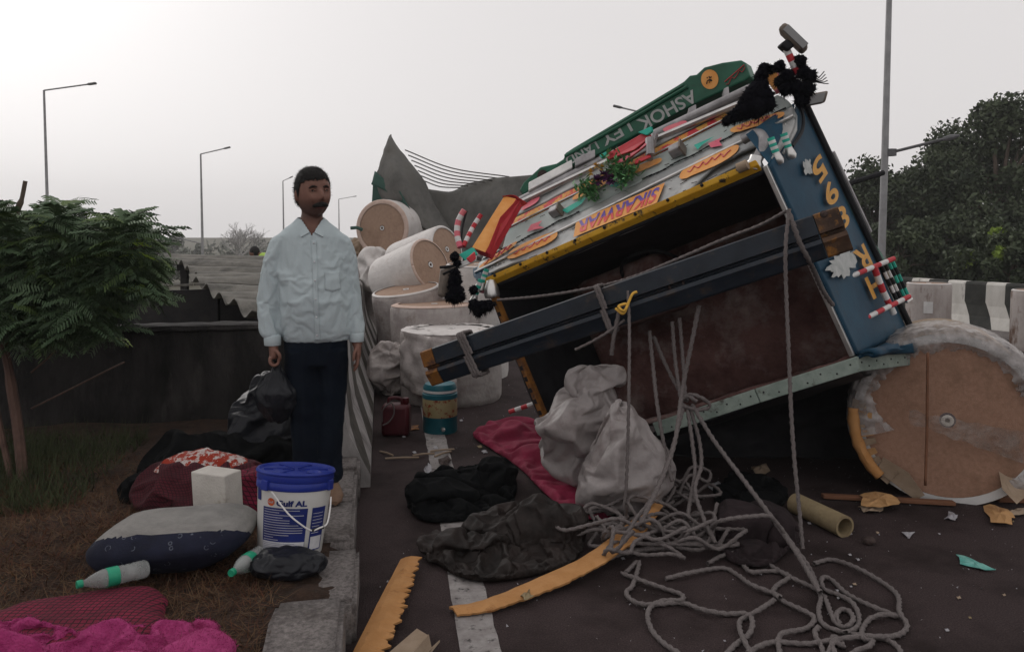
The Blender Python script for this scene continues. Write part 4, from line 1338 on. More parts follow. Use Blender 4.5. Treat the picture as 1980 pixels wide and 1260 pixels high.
# cab: left post, right post, interior, roof, side
mb = MB(); mb.bar(A + e3 * .02, D + e3 * .02, e1 * .018, e3 * .03)
mb.build('windscreen_post', 'rust_orange', truck, smooth=False, bevel=.005)
for k in range(14):
    q = A.lerp(D, .05 + .067 * k) - e3 * .012
    mb = MB(); mb.box(q, e1 * .010, e2 * .016, e3 * .004)
    mb.build('black_dash', 'black', truck, smooth=False)
mb = MB(); mb.bar(B - e3 * .0, C, e1 * .014, e3 * .035); mb.build('windscreen_post', 'chrome', truck, smooth=False, bevel=.004)
dep = 1.15
def inside(name, a, b, c, d, mt, seed, amp=.02, th=.03):
    mb = MB()
    def fn(u, v):
        p = a.lerp(b, u).lerp(d.lerp(c, u), v)
        return p + (b - a).cross(d - a).normalized() * amp * (nz(p + V((seed, 0, 0)), 4) + .4 * nz(p, 14))
    mb.grid(fn, 40, 30)
    return mb.build(name, mt, truck, solid=th)
bk = e3 * dep
inside('cab_back', A + bk, B + bk, C + bk * .92, D + bk * .92, 'maroon_int', 1, .035)
inside('cab_floor', A, B, B + bk, A + bk, 'black', 2, .01)
inside('cab_roof', D + bk, C + bk, C, D, 'maroon_int', 3, .025)
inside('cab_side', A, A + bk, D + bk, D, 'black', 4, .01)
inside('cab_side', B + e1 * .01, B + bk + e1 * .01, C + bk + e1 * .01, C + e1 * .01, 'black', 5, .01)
# crushed things inside: seat back, wheel
mb = MB(); c = A.lerp(C, .45) + e3 * .62 - e2 * .32
sw = [c + (e1 * math.cos(a) + (e2 * .6 + e3 * .8).normalized() * math.sin(a)) * .22 for a in [2 * math.pi * i / 24 for i in range(25)]]
mb.tube(sw, .014, 6); mb.tube([c - e1 * .2, c + e1 * .2], .012, 6); mb.tube([c, c - e2 * .3 + e3 * .1], .02, 6)
mb.build('steering_wheel', 'black', truck)
mb = MB(); mb.box(A.lerp(B, .3) + e3 * .8 + e2 * .3, e1 * .35, e2 * .22, e3 * .12); mb.build('seat', 'maroon_int', truck, bevel=.05)
# pale roof edge strip with rivets
Cx = P(1790, 676, 4.95)
S0 = P(1262, 818, 4.98)
ed_pts = [S0, P(1460, 752, 4.7), P(1655, 690, 4.46), Cx]
mb = MB()
for a, b in zip(ed_pts, ed_pts[1:]):
    d = (b - a).normalized(); up_ = (V((0, 0, 1)) - d * d.z).normalized()
    mb.bar(a + d * .002 - up_ * .04, b - d * .002 - up_ * .04, d.cross(up_) * .012, up_ * .042)
edge_ = mb.build('roof_edge', 'pale_edge', truck, smooth=False, bevel=.005)
mb = MB()
for a, b in zip(ed_pts, ed_pts[1:]):
    d = (b - a).normalized(); up_ = (V((0, 0, 1)) - d * d.z).normalized(); o_ = d.cross(up_)
    if o_.y > 0: o_ = -o_
    k = int((b - a).length / .075)
    for i in range(k):
        mb.sphere(a.lerp(b, (i + .5) / k) - up_ * (.03 + .025 * (i % 2)) + o_ * .012, .006, 1)
stuff(mb.build('rivet', 'black', truck))
# roof underside (outer skin) and crushed front lip
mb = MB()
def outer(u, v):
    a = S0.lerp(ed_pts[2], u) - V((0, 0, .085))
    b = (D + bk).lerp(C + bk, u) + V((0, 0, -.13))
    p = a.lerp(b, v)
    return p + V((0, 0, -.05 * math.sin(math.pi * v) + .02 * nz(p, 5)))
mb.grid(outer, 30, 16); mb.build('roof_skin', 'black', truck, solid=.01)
# black crumpled sheet painting in the shade under the roof, as crushed bodywork
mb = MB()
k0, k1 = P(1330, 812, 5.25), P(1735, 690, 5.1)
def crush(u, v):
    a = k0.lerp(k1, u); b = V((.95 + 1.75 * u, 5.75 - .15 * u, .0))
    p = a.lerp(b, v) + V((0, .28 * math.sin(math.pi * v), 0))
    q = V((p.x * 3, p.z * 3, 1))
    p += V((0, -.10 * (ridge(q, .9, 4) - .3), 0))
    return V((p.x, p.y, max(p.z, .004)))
mb.grid(crush, 50, 30); mb.build('shade_bodywork', 'black', truck, solid=.01)
# blue side of the cab
Fp = P(1748, 642, 5.45)
def side(u, v, h=0.0):
    a = B.lerp(C, v); b = SB.lerp(Fp, v)
    p = a.lerp(b, u)
    nrm = (C - B).cross(SB - B).normalized()
    if nrm.x < 0: nrm = -nrm
    return p + nrm * (h + .02 * math.sin(math.pi * u) * math.sin(math.pi * v))
mb = MB(); mb.grid(lambda u, v: side(u, v, .03 + .006 * nz((u * 3, v * 5, 1), 1.2)), 30, 50)
sd_ = mb.build('side_panel', 'truck_blue', truck, solid=.03)
mb = MB()
cor = [P(1378, 268, 5.0), P(1440, 248, 5.05), P(1500, 226, 5.1), P(1535, 204, 5.16), P(1500, 300, 4.72), P(1484, 318, 4.62)]
mb.prism([p - e3 * .035 for p in (P(1446, 262, 4.86), P(1500, 224, 5.1), P(1538, 202, 5.18), P(1530, 260, 4.95), P(1490, 318, 4.62))], e3 * .02)
mb.build('corner_panel', 'truck_blue', truck, smooth=False)
mb = MB(); mb.prism([p - e3 * .03 for p in pline([(918, 520, 6.05), (964, 500, 5.95), (966, 515, 5.85), (952, 535, 5.75), (935, 548, 5.72), (920, 535, 5.85)])], e3 * .05)
mb.build('corner_panel', 'truck_blue', truck, smooth=False, bevel=.006)
# rear edge of the cab side and the flare at its foot
mb = MB(); mb.tube([side(1.0, v / 20, .05) + e3 * .02 for v in range(-1, 21)], .022, 8); mb.build('door_edge', 'black', truck)
mb = MB(); mb.tube([side(1.0, v / 20, .03) + e3 * .1 + V((.03, 0, 0)) for v in range(4, 12)], .02, 8); mb.build('door_edge', 'grey_pipe', truck)
mb = MB()
def flare(u, v):
    a = C.lerp(Fp, u); b = ed_pts[2].lerp(Cx, u) + V((.01, -.0, .01))
    p = a.lerp(b, v) + V((.06, -.05, .03)) * math.sin(math.pi * v) + V((.05 * u, -.03, 0))
    return p + V((0, 0, .012 * math.sin(v * 9 + u * 3)))
mb.grid(flare, 14, 14); mb.build('side_flare', 'truck_blue', truck, solid=.02)
# bare patches and lettering on the side
def spatch(c, r_, seed, mt='letter_grey'):
    r = random.Random(seed); mb = MB(); n = 34
    vs = [side(c[0], c[1], .052)]
    for i in range(n):
        a = 2 * math.pi * i / n; k = r.uniform(.62, 1.12)
        vs.append(side(c[0] + r_[0] * k * math.cos(a), c[1] + r_[1] * k * math.sin(a), .052))
    mb.add(vs, [(0, 1 + i, 1 + (i + 1) % n) for i in range(n)])
    mb.build('bare_patch', mt, sd_, smooth=False)
def SUV(px, py):
    u, v = .5, .5
    for _ in range(30):
        x, y = proj(side(u, v, .03)); x1, y1 = proj(side(u + 1e-4, v, .03)); x2, y2 = proj(side(u, v + 1e-4, .03))
        a, b, c, d = (x1 - x) / 1e-4, (x2 - x) / 1e-4, (y1 - y) / 1e-4, (y2 - y) / 1e-4
        det = a * d - b * c
        if abs(det) < 1e-9: break
        ex, ey = px - x, py - y
        u += max(-.3, min(.3, (ex * d - b * ey) / det)); v += max(-.3, min(.3, (a * ey - c * ex) / det))
    return u, v
spatch(SUV(1556, 326), (.10, .035), 4)
spatch(SUV(1622, 512), (.27, .06), 5)
for s, px, py, hh in (('5', 1578, 330, .085), ('9', 1600, 376, .085), ('8', 1621, 424, .085), ('R', 1662, 502, .1), ('H', 1685, 553, .1)):
    u, v = SUV(px, py)
    o_ = .5 if s == 'H' else 1
    put_text(s, 'plate_digit', 'orange_deep', lambda x, y, u=u, v=v, hh=hh: side(u + .30 * (.5 - x), v + hh * (y - .5), .056), sd_, .025)
# window grille bars
gr = MB().stripe_tube(pline([(1602, 553, 4.72), (1660, 528, 4.9), (1728, 500, 5.1)]), .016, 9)
gr_o = gr.build('window_guard', ['red', 'white'], truck)
MB().stripe_tube(pline([(1638, 633, 4.72), (1700, 602, 4.92), (1758, 573, 5.12)]), .016, 9).build('guard_bar', ['red', 'white'], gr_o)
MB().stripe_tube(pline([(1690, 516, 4.98), (1706, 560, 5.0), (1728, 606, 5.04)]), .02, 6).build('guard_bar', ['red', 'white'], gr_o)
for k in range(4):
    MB().stripe_tube(pline([(1704 + 7 * k, 512 - 3 * k, 5.06 + .04 * k), (1734 + 7 * k, 578 - 3 * k, 5.1 + .04 * k)]), .011, 5, 6).build('guard_rod', ['black', 'white'] if k < 2 else ['teal', 'black'], gr_o)
mb = MB(); mb.tube(pline([(1745, 578, 5.14), (1760, 571, 5.14), (1762, 577, 5.12), (1752, 583, 5.1)]), .012, 6); mb.build('guard_bar', 'chrome', gr_o)

# chrome-footed striped posts and the bent pipe
for (a, b, Y, bell) in (((1490, 266), (1504, 306), 4.66, .62), ((1515, 258), (1528, 296), 4.7, .62), ((941, 520), (930, 555), 5.68, .95), ((930, 540), (916, 580), 5.62, .6)):
    p, q = P(*a, Y), P(*b, Y)
    par = MB().stripe_tube([p, q], .021 if Y < 5 else .02, 7).build('corner_post', ['teal', 'white'], truck)
    d = (q - p).normalized()
    MB().lathe([(r_ * bell, h_ * .8) for r_, h_ in ((.0, -.04), (.034, -.04), (.036, -.03), (.046, .0), (.05, .02), (.036, .045), (0, .05))], q, d, 16).build('post_cup', 'chrome', par)
pp = MB(); pp.tube(cr(pline([(1436, 270, 4.95), (1462, 258, 4.9), (1476, 268, 4.82), (1472, 292, 4.74), (1462, 312, 4.68)]), 5), .032, 10)
po = pp.build('bent_pipe', 'grey_pipe', truck)
MB().lathe([(.0, -.05), (.035, -.05), (.04, -.02), (.055, .0), (.055, .03), (.03, .05), (0, .055)], P(1459, 318, 4.66), P(1455, 335, 4.66) - P(1462, 305, 4.66), 18).build('pipe_end', 'chrome', po)
MB().lathe([(.0, -.04), (.03, -.03), (.03, .03), (0, .04)], P(1436, 322, 4.62), e1, 14).build('pipe_end', 'card_dull', po)
MB().lathe([(.0, -.06), (.03, -.05), (.05, .0), (.056, .05), (.05, .07), (0, .075)], P(950, 556, 5.58), P(950, 575, 5.58) - P(947, 545, 5.6), 18).build('post_cup', 'chrome', truck)
# mirrors
def rbox(name, mt, c, ax, ay, az, parent, bev):
    mb = MB(); mb.box(c, ax, ay, az); return mb.build(name, mt, parent, smooth=True, bevel=bev)
mm = rbox('mirror', 'mirror_back', P(1534, 75, 5.0), (P(1556, 96, 5.0) - P(1512, 54, 5.0)) * .52, V((.02, .05, -.005)), (P(1540, 69, 5) - P(1528, 81, 5)) * .62, truck, .02)
a_ = P(1534, 75, 5.0)
rbox('mirror_glass', 'glass_dark', a_ - V((.004, .05, .0)), (P(1556, 96, 5.0) - P(1512, 54, 5.0)) * .44, V((0, .006, 0)), (P(1540, 69, 5) - P(1528, 81, 5)) * .45, mm, .003)
rbox('mirror_clamp', 'black', P(1519, 90, 5.0), (P(1526, 96, 5) - P(1512, 84, 5)) * .55, V((0, .04, 0)), (P(1526, 84, 5) - P(1512, 96, 5)) * .5, mm, .012)
MB().stripe_tube(pline([(1520, 94, 5.0), (1534, 124, 5.0), (1548, 154, 5.02)]), .022, 5).build('mirror_arm', ['white', 'red'], mm)
m2 = rbox('mirror', 'mirror_back', P(1580, 191, 5.15), (P(1596, 187, 5.15) - P(1564, 193, 5.15)) * .52, V((0, .03, 0)), V((.01, 0, .038)), truck, .014)
rbox('mirror_glass', 'glass_dark', P(1580, 191, 5.11), (P(1594, 187, 5.15) - P(1566, 193, 5.15)) * .48, V((0, .006, 0)), V((.008, 0, .03)), m2, .003)
slab('wing_board', pline([(1478, 150, 5.2), (1500, 134, 5.18), (1512, 165, 5.15), (1496, 176, 5.15)]), e3 * .05, ['orange', 'red'])
MB().stripe_tube(cr(pline([(1500, 178, 5.1), (1528, 166, 5.05), (1545, 152, 5.05)]), 4), .016, 5).build('mirror_arm', ['pink', 'white'], truck)
mb = MB()
for k in range(5):
    mb.tube(pline([(1570, 158, 5.0), (1584 + 3 * k, 150 + 3 * k, 5.0), (1594 + 2 * k, 138 + 6 * k, 4.98)]), .003, 4)
mb.build('wire_tuft', 'black', truck)
mb = MB(); mb.tube(cr(pline([(1530, 175, 5.15), (1550, 210, 5.12), (1552, 250, 5.0), (1532, 283, 4.75)]), 5), .011, 6); mb.build('loose_cable', 'black', truck)
ml = MB().stripe_tube(cr(pline([(898, 406, 5.75), (886, 428, 5.75), (884, 455, 5.72), (890, 478, 5.68)]), 5), .022, 7).build('mirror_arm', ['pink', 'white'], truck)
MB().stripe_tube(cr(pline([(930, 415, 5.8), (914, 440, 5.76), (896, 476, 5.68)]), 5), .017, 7).build('mirror_arm', ['red', 'white'], truck)
mb = MB(); mb.tube(cr(pline([(902, 408, 5.75), (894, 440, 5.74), (891, 478, 5.7)]), 4), .008, 5); mb.build('mirror_stay', 'black', truck)
c = P(866, 545, 5.6)
ml2 = rbox('mirror', 'mirror_back', c, V((.045, .03, 0)), V((-.03, .03, 0)), V((.012, 0, .105)), truck, .025)
mb = MB(); mb.tube(cr(pline([(850, 517, 5.55), (875, 514, 5.56), (900, 506, 5.55), (918, 504, 5.55)]), 4), .011, 6); mb.tube(cr(pline([(856, 530, 5.55), (878, 520, 5.55), (908, 508, 5.55)]), 4), .008, 6)
mb.build('mirror_stay', 'black', truck)

# cargo body behind the cab
hb = e3 * (dep + .1)
c0 = [A + e1 * .1 + e2 * .1, B - e1 * .4 + e2 * .1, C - e1 * .4, D + e1 * .1]
for i, (name, a, b, mt) in enumerate((('body_side', 1, 2, 'truck_green'), ('body_side', 3, 0, 'truck_green'), ('body_floor', 0, 1, 'black'), ('body_top', 2, 3, 'truck_green'))):
    mb = MB()
    p, q = c0[a] + hb, c0[b] + hb
    L = e3 * 1.2
    def body(u, v, p=p, q=q, L=L):
        x = p.lerp(q, v) + L * u
        return V((x.x, x.y, max(x.z, .03)))
    mb.grid(body, 18, 6); mb.build(name, mt, truck, solid=.03)
mb = MB(); vs = [V((x.x, x.y, max(x.z, .03))) for x in (c + hb for c in c0)]; mb.add(vs, [(0, 1, 2, 3)]); mb.build('body_front', 'truck_green', truck, smooth=False, solid=.03)
def gtarp(u, v):
    v = .12 + .5 * v
    p = (SB + e3 * .35 + V((.06, 0, -.12))).lerp(Fp + e3 * .4 + V((-.06, 0, -.1)), v)
    return p + e3 * (.25 * u) + V((.04 + .03 * math.sin(v * 17 + u * 5), 0, -.25 * (1 - v) * (1 - v) + .03 * nz((u * 3, v * 6, 0), 1)))
mb = MB(); mb.grid(gtarp, 12, 30); mb.build('side_sheet', 'truck_green', truck, solid=.01)
mb = MB(); mb.tube(pline([(1630, 358, 5.9), (1708, 334, 6.0)]), .02, 7); mb.build('loose_rod', 'black', truck)

# ---- black wool tassels (hung on the truck)
def fuzz(mb, c, r, seed, spike=.4):
    s = V((seed * 3.1, seed * 1.7, seed))
    q_ = random.Random(seed * 7 + int(c.x * 1000))
    for i in range(170):
        d = V((q_.gauss(0, 1), q_.gauss(0, 1), q_.gauss(0, 1))).normalized()
        a = c + d * r * .7; e = c + d * r * q_.uniform(1.0, 1.35) + V((0, 0, -r * q_.uniform(0, .5)))
        sd_ = d.cross(V((q_.random(), q_.random(), q_.random()))).normalized() * .0035
        mb.add([a - sd_, a + sd_, e], [(0, 1, 2)])
    r = r * .85
    mb.sphere(c, r, 3, lambda d, p: p * (1 + spike * noise.noise(d * 5 + s) + spike * .8 * noise.noise(d * 13 + s)))
def tassel(label, spec, group='black wool tassels hung on the lorry'):
    mb = MB(); sp = [(P(x, y, Y), r) for x, y, Y, r in spec]
    for i, (p, r) in enumerate(sp): fuzz(mb, p, r, i + 1)
    o = mb.build('wool_tassel', 'wool', loc=sp[0][0], angle=0)
    tag(o, label, 'tassel', group)
pts = []
for i in range(9):
    t = i / 8; pts.append((1406 + 66 * t + 6 * math.sin(t * 5), 233 - 52 * t, 5.0 + .05 * t, .035 + .05 * t))
pts += [(1462, 208, 5.0, .075), (1482, 202, 5.0, .06), (1470, 165, 5.08, .055), (1472, 148, 5.1, .05), (1478, 134, 5.1, .045), (1490, 134, 5.1, .03), (1442, 214, 5.0, .06), (1478, 184, 5.0, .06)]
tassel('thick black wool tassel lying over the silver nose below the mirror arm', pts)
pts = [(1507, 128, 5.0, .04), (1522, 147, 5.0, .05), (1545, 120, 5.0, .05), (1552, 140, 5.0, .05), (1565, 148, 5.0, .05), (1540, 168, 5.0, .05), (1560, 172, 5.0, .055), (1550, 193, 5.02, .05), (1520, 172, 5.0, .045), (1508, 158, 5.02, .04)]
tassel('knotted black wool tassel around the base of the top mirror', pts)
pts = [(880, 528, 5.5, .04), (880, 540, 5.5, .052), (879, 551, 5.5, .05), (881, 562, 5.5, .058), (872, 573, 5.5, .045), (889, 573, 5.5, .045), (880, 574, 5.5, .05)]
tassel('cone shaped black wool tassel hanging in front of a white reel', pts)
pts = [(916, 560, 5.6, .035), (918, 590, 5.55, .05), (932, 594, 5.55, .055), (944, 590, 5.55, .045), (925, 602, 5.55, .04)]
tassel('small ragged black tassel under the chrome corner cups', pts)
tassel('short black wool puff beside the teal wing board', [(879, 495, 5.5, .035), (884, 508, 5.5, .03)])

# ---- garland
gl = thing('flower_garland', 'green leafy garland with a purple flower on the truck nose', 'garland', Q(*UVp(1190, 335), .03))
mb = MB(); r = random.Random(9)
def leaf(mb, p, d, L, wd, m=0):
    x, y, _ = frame(d)
    mb.add([p, p + V(d) * L * .5 + x * wd, p + V(d) * L, p + V(d) * L * .5 - x * wd], [(0, 1, 2, 3)], m)
for i in range(900):
    t = r.random()
    px, py = (1212 + r.gauss(0, 14), 345 + r.gauss(0, 13)) if t < .62 else (1152 + r.gauss(0, 9), 382 + r.gauss(0, 8))
    u, v = UVp(px, py) if i % 1 == 0 else (0, 0)
    p = Q(u, v, .03 + r.uniform(0, .11))
    d = V((r.uniform(-1, 1), r.uniform(-1, .3), r.uniform(-.8, 1))).normalized()
    leaf(mb, p, d, r.uniform(.03, .075), r.uniform(.008, .014))
mb.build('foliage', 'garland', gl, smooth=False, normals=False)
mb = MB()
for (fx, fy) in ((1184, 358), (1172, 368), (1196, 364)):
    cc = Q(*UVp(fx, fy), .1)
    for i in range(70):
        d = V((r.uniform(-1, 1), r.uniform(-1, .2), r.uniform(-1, 1))).normalized()
        leaf(mb, cc, d, r.uniform(.04, .065), .014)
mb.build('flower', 'flower', gl, smooth=False, normals=False)
mb = MB()
for (fx, fy) in ((1166, 338), (1156, 350), (1176, 342)):
    cc = Q(*UVp(fx, fy), .09)
    for i in range(26): leaf(mb, cc, V((r.uniform(-1, 1), r.uniform(-1, .2), r.uniform(-1, 1))).normalized(), .035, .009)
mb.build('flower', 'gold', gl, smooth=False, normals=False)

# ---- roped crossbeam
bl, brr = P(828, 712, 4.95), P(1634, 441, 4.2)
ba = (brr - bl).normalized()
bo = (V((0, 0, EYE)) - (bl + brr) / 2); bo = (bo - ba * bo.dot(ba)).normalized()
bdn = ba.cross(bo)
if bdn.z > 0: bdn = -bdn
beam = thing('crossbeam', 'dark blue steel crossbeam with orange ends roped across the cab', 'beam', bl)
hbm = .120
prof = [(-1, -.06), (-1, .03), (-.94, .045), (-.12, .05), (-.06, .012), (.06, .008), (.12, .05), (.3, .062), (.45, .05), (.92, .03), (1, .02), (1, -.06)]
def beamseg(name, t0, t1, mt, sc_=1.0, par=None, n=30):
    mb = MB(); vs = []
    for i in range(n + 1):
        t = t0 + (t1 - t0) * i / n
        c = bl.lerp(brr, t)
        w_ = hbm * (1 if t > .5 else .93 + .14 * t)
        for d, o_ in prof:
            vs.append(c + bdn * d * w_ + bo * (o_ * sc_ + .003 * nz((t * 14, d * 3, 0), 1)))
    k = len(prof); fs = []
    for i in range(n):
        for j in range(k):
            fs.append((i * k + j, i * k + (j + 1) % k, (i + 1) * k + (j + 1) % k, (i + 1) * k + j))
    fs += [tuple(range(k)), tuple(n * k + j for j in range(k))]
    mb.add(vs, fs)
    return mb.build(name, mt, beam, smooth=True, angle=20)
beamseg('channel', .034, .948, 'navy')
beamseg('painted_end', 0, .032, 'rust_orange', 1.02)
beamseg('painted_end', .95, 1, 'rust_end', 1.03)
def onbeam(px, py, out=.06):
    p = P(px, py, 4.6)
    t = ((px - 828) / (1646 - 828))
    c = bl.lerp(brr, t)
    return P(px, py, c.y) + bo * out
mb = MB(); c = onbeam(1310, 549, .06)
mb.tube([c + (ba * math.cos(a) + bdn * math.sin(a)) * .04 for a in [2 * math.pi * i / 20 for i in range(21)]], .008, 6)
mb.build('ring', 'brick', beam)
mb = MB(); mb.tube([onbeam(1138, 602, .055), onbeam(1200, 578, .055), onbeam(1285, 552, .055)], .008, 6); mb.build('rod', 'brick', beam)
for (x, y) in ((1258, 578), (1162, 620), (1592, 415)):
    MB().lathe([(0, 0), (.02, 0), (.02, .012), (.01, .02), (0, .02)], onbeam(x, y, .05), bo, 10).build('bolt', 'brick', beam)

# ================================================================== CARGO: PAPER REELS
def reel(label, c, axis, dia, L, wrap='wrap', face='kraft', rim='kraft_pink', rimw=.12, band=None, sticker=None, rag=.0, seed=1):
    """c: centre of the face we see; axis points from that face into the reel"""
    c = V(c); axis = V(axis).normalized()
    t = thing('paper_reel', label, 'paper reel', c, 'paper reels spilled from the lorry')
    x, y, z = frame(axis); r_ = dia / 2
    mb = MB(); n = 56
    s_ = V((seed * 2.3, seed, 0))
    def body(u, v):
        a = 2 * math.pi * u
        p = x * math.cos(a) + y * math.sin(a)
        k = 1 + .012 * nz(p * 2 + z * v * 2 + s_, 1.5) + .006 * nz(p * 9 + z * v * 3 + s_, 1.5)
        if v < .06: k -= .03 * (1 - v / .06) ** 2
        if v > .94: k -= .03 * ((v - .94) / .06) ** 2
        return c + p * r_ * k + z * (v * L)
    mb.grid(body, n, 22); mb.build('wrapper', wrap, t)
    mb = MB()
    mb.lathe([(r_ * (1 - rimw), -.004), (r_ * (1 - rimw) * .5, -.006), (.045, -.006), (.04, .0), (.04, .05), (0, .05)], c, axis, 48)
    mb.build('end_disc', face, t)
    mb = MB()
    def rimf(u, v):
        a = 2 * math.pi * u
        p = x * math.cos(a) + y * math.sin(a)
        inner = r_ * (1 - rimw * (1 + rag * nz(p * 5 + s_, 2)))
        q = inner + (r_ * .985 - inner) * v
        return c + p * q + z * (-.014 - .012 * rag * nz(p * 9 + s_ + z * v, 3) + .016 * v ** 3)
    mb.grid(rimf, 72, 5); mb.build('rim_fold', rim, t, solid=.004)
    mb = MB(); mb.lathe([(.02, -.010), (.034, -.010), (.034, .0), (.02, .0), (.02, -.010)], c, axis, 20); mb.build('core_plug', 'white', t)
    mb = MB(); mb.add([c + z * L + (x * math.cos(a) + y * math.sin(a)) * r_ * .96 for a in [2 * math.pi * i / 40 for i in range(40)]], [tuple(range(40))]); mb.build('end_disc', face, t, smooth=False)
    return t
def toward(px, py, Y, yaw=0, dz=0):
    d = P(px, py, Y) - V((0, 0, EYE)); d.z = 0; d.normalize()
    m_ = Matrix.Rotation(yaw, 3, 'Z'); d = m_ @ d
    return V((d.x, d.y, dz))
reel('big pink rimmed reel standing on its side on top of the pile', P(739, 441, 12.6), toward(739, 441, 12.6, R(-25), -.02), .91, .75, seed=1, rimw=.17)
mb = MB(); mb.tube(pline([(678, 441, 12.5), (690, 440, 12.5), (700, 444, 12.55)]), .03, 6); o = mb.build('torn_strap', 'tarp_green', loc=P(690, 440, 12.5)); tag(o, 'short torn strap sticking out beside the topmost pink reel', 'strap')
reel('white reel tipped over with a taped oval end below the pink reel', P(832, 512, 9.4), V((-.78, .55, -.34)), .66, .72, wrap='wrap', seed=2, rimw=.1)
reel('white reel lying behind the taped one against the tarpaulin', P(864, 482, 10.4), V((-.8, .5, -.30)), .66, .8, wrap='wrap', rim='wrap', rimw=.13, seed=3)
reel('leaning white reel with tilted round lid at the pile\'s front', P(785, 560, 9.0), V((.13, .12, -1)), .78, .75, wrap='wrap_dusty', rim='wrap', rimw=.1, seed=4)
reel('upright reel with clean lid between the leaning and torn ones', P(840, 588, 8.5), V((.02, 0, -1)), .93, P(840, 588, 8.5).z - .0, wrap='wrap_dusty', rim='kraft_pink', rimw=.18, seed=5)
reel('front upright reel in torn white paper behind the water cooler', P(872, 636, 7.75), V((0, 0, -1)), .98, P(872, 636, 7.75).z, wrap='wrap_dusty', face='wrap', rim='wrap', rimw=.3, rag=1.0, seed=6)
reel('upright reel hidden mostly behind the cone shaped tassel', P(922, 512, 8.9), V((0, .05, -1)), .7, P(922, 512, 8.9).z, wrap='wrap', rim='wrap', rimw=.12, seed=7)
reel('upright reel under the heap behind the leaning lid', P(800, 548, 11.2), V((0, 0, -1)), .95, P(800, 548, 11.2).z, wrap='wrap_dusty', seed=8)
reel('lowest upright reel at the back below the pink one', P(742, 508, 13.0), V((0, 0, -1)), .92, P(742, 508, 13.0).z, wrap='wrap_dusty', seed=12)
# torn paper hanging from the front reel
def sheetblob(name, label, cat, pts, amp, mt, freq=6, seed=0, group=None, nu=26, nv=26, sol=.004, tagit=True, parent=None, aniso=False):
    """a sheet through rows of points with creases"""
    rows = [cr(r_, 6) for r_ in pts]
    cols = [cr([r_[j] for r_ in rows], 6) for j in range(len(rows[0]))]
    mb = MB(); nr, nc = len(cols[0]), len(cols)
    s_ = V((seed * 5.1, seed, seed * 2.2))
    vs = []
    for i in range(nr):
        for j in range(nc):
            p = cols[j][i]
            a = cols[min(j + 1, nc - 1)][i] - cols[max(j - 1, 0)][i]
            b = cols[j][min(i + 1, nr - 1)] - cols[j][max(i - 1, 0)]
            n = a.cross(b); n = n.normalized() if n.length > 1e-9 else V((0, 0, 1))
            pq = V((p.x * 1.6, p.y, p.z * .45)) if aniso else p
            vs.append(p + n * amp * (ridge(pq + s_, freq, 4) - .3) * 1.0)
    fs = [(i * nc + j, i * nc + j + 1, (i + 1) * nc + j + 1, (i + 1) * nc + j) for i in range(nr - 1) for j in range(nc - 1)]
    mb.add(vs, fs)
    c0_ = cols[0][0]
    o = mb.build(name, mt, parent, solid=sol, loc=None if parent is not None else c0_, angle=0)
    if tagit: tag(o, label, cat, group)
    return o
# crumpled plastic heaps by the barrier
def crumple(name, label, cat, c, r_, mt, amp=.35, freq=2.2, seed=1, sub=5, floor=None, group=None, shape=None):
    s_ = V((seed * 3.3, seed * 7.1, seed)); c = V(c); mb = MB()
    def fn(d, p):
        k = 1 + amp * (ridge(d + s_, freq, 4) - .35)
        q = p * k
        if shape: q = shape(d, q)
        if floor is not None and c.z + q.z < floor:
            q = V((q.x, q.y, floor - c.z + (c.z + q.z - floor) * .03))
        return q
    mb.sphere(c, r_, sub, fn)
    o = mb.build(name, mt, loc=V((c.x, c.y, floor if floor is not None else c.z)), angle=0)
    return tag(o, label, cat, group)
q = G(758, 765); simsack('plastic_wrap', 'crumpled grey white plastic wrap heaped between barrier and front reel', 'plastic wrap', (q.x - .02, q.y + .15, .2), (.15, .2, .3), 'wrap_dusty', rest=1.5, sub=5, pinr=.015, core=.75, bend=.1)
q = P(726, 520, 12.2); simsack('plastic_wrap', 'torn white plastic bundle under the topmost pink reel', 'plastic wrap', q, (.2, .2, .3), 'wrap', rest=1.5, sub=4, pinr=.03, core=.75, floor=.4)
q = P(700, 500, 13.5); crumple('rubble_sack', 'brown crumpled sack against the barrier beyond the man', 'sack', (q.x - .1, q.y, q.z), (.25, .3, .28), 'card_dull', .5, 2.2, 3)
mb = MB()
q0 = [P(778, 640, 7.4), P(800, 645, 7.28), P(830, 650, 7.22), P(868, 655, 7.2)]
q1 = [P(768, 690, 7.38), P(795, 700, 7.24), P(835, 705, 7.15), P(880, 700, 7.15)]
q2 = [P(772, 745, 7.36), P(800, 760, 7.2), P(840, 770, 7.1), P(885, 770, 7.1)]
sheetblob('torn_wrapper', 'loose torn paper sheet hanging down the front upright reel', 'paper wrapper', [q0, q1, q2], .09, 'wrap_dusty', 5, 4)

# large reel lying beside the cab
bc = P(1832, 812, 4.72); bax = V((.42, .907, -.0)).normalized()
BR = .515
big = thing('paper_reel', 'large kraft ended reel in ripped plastic under the cab corner', 'paper reel', (bc.x, bc.y, 0), 'paper reels spilled from the lorry')
bx, by, bz = frame(bax)
def bring(a, r_, h=0.0): return bc + (bx * math.cos(a) + by * math.sin(a)) * r_ + bz * h
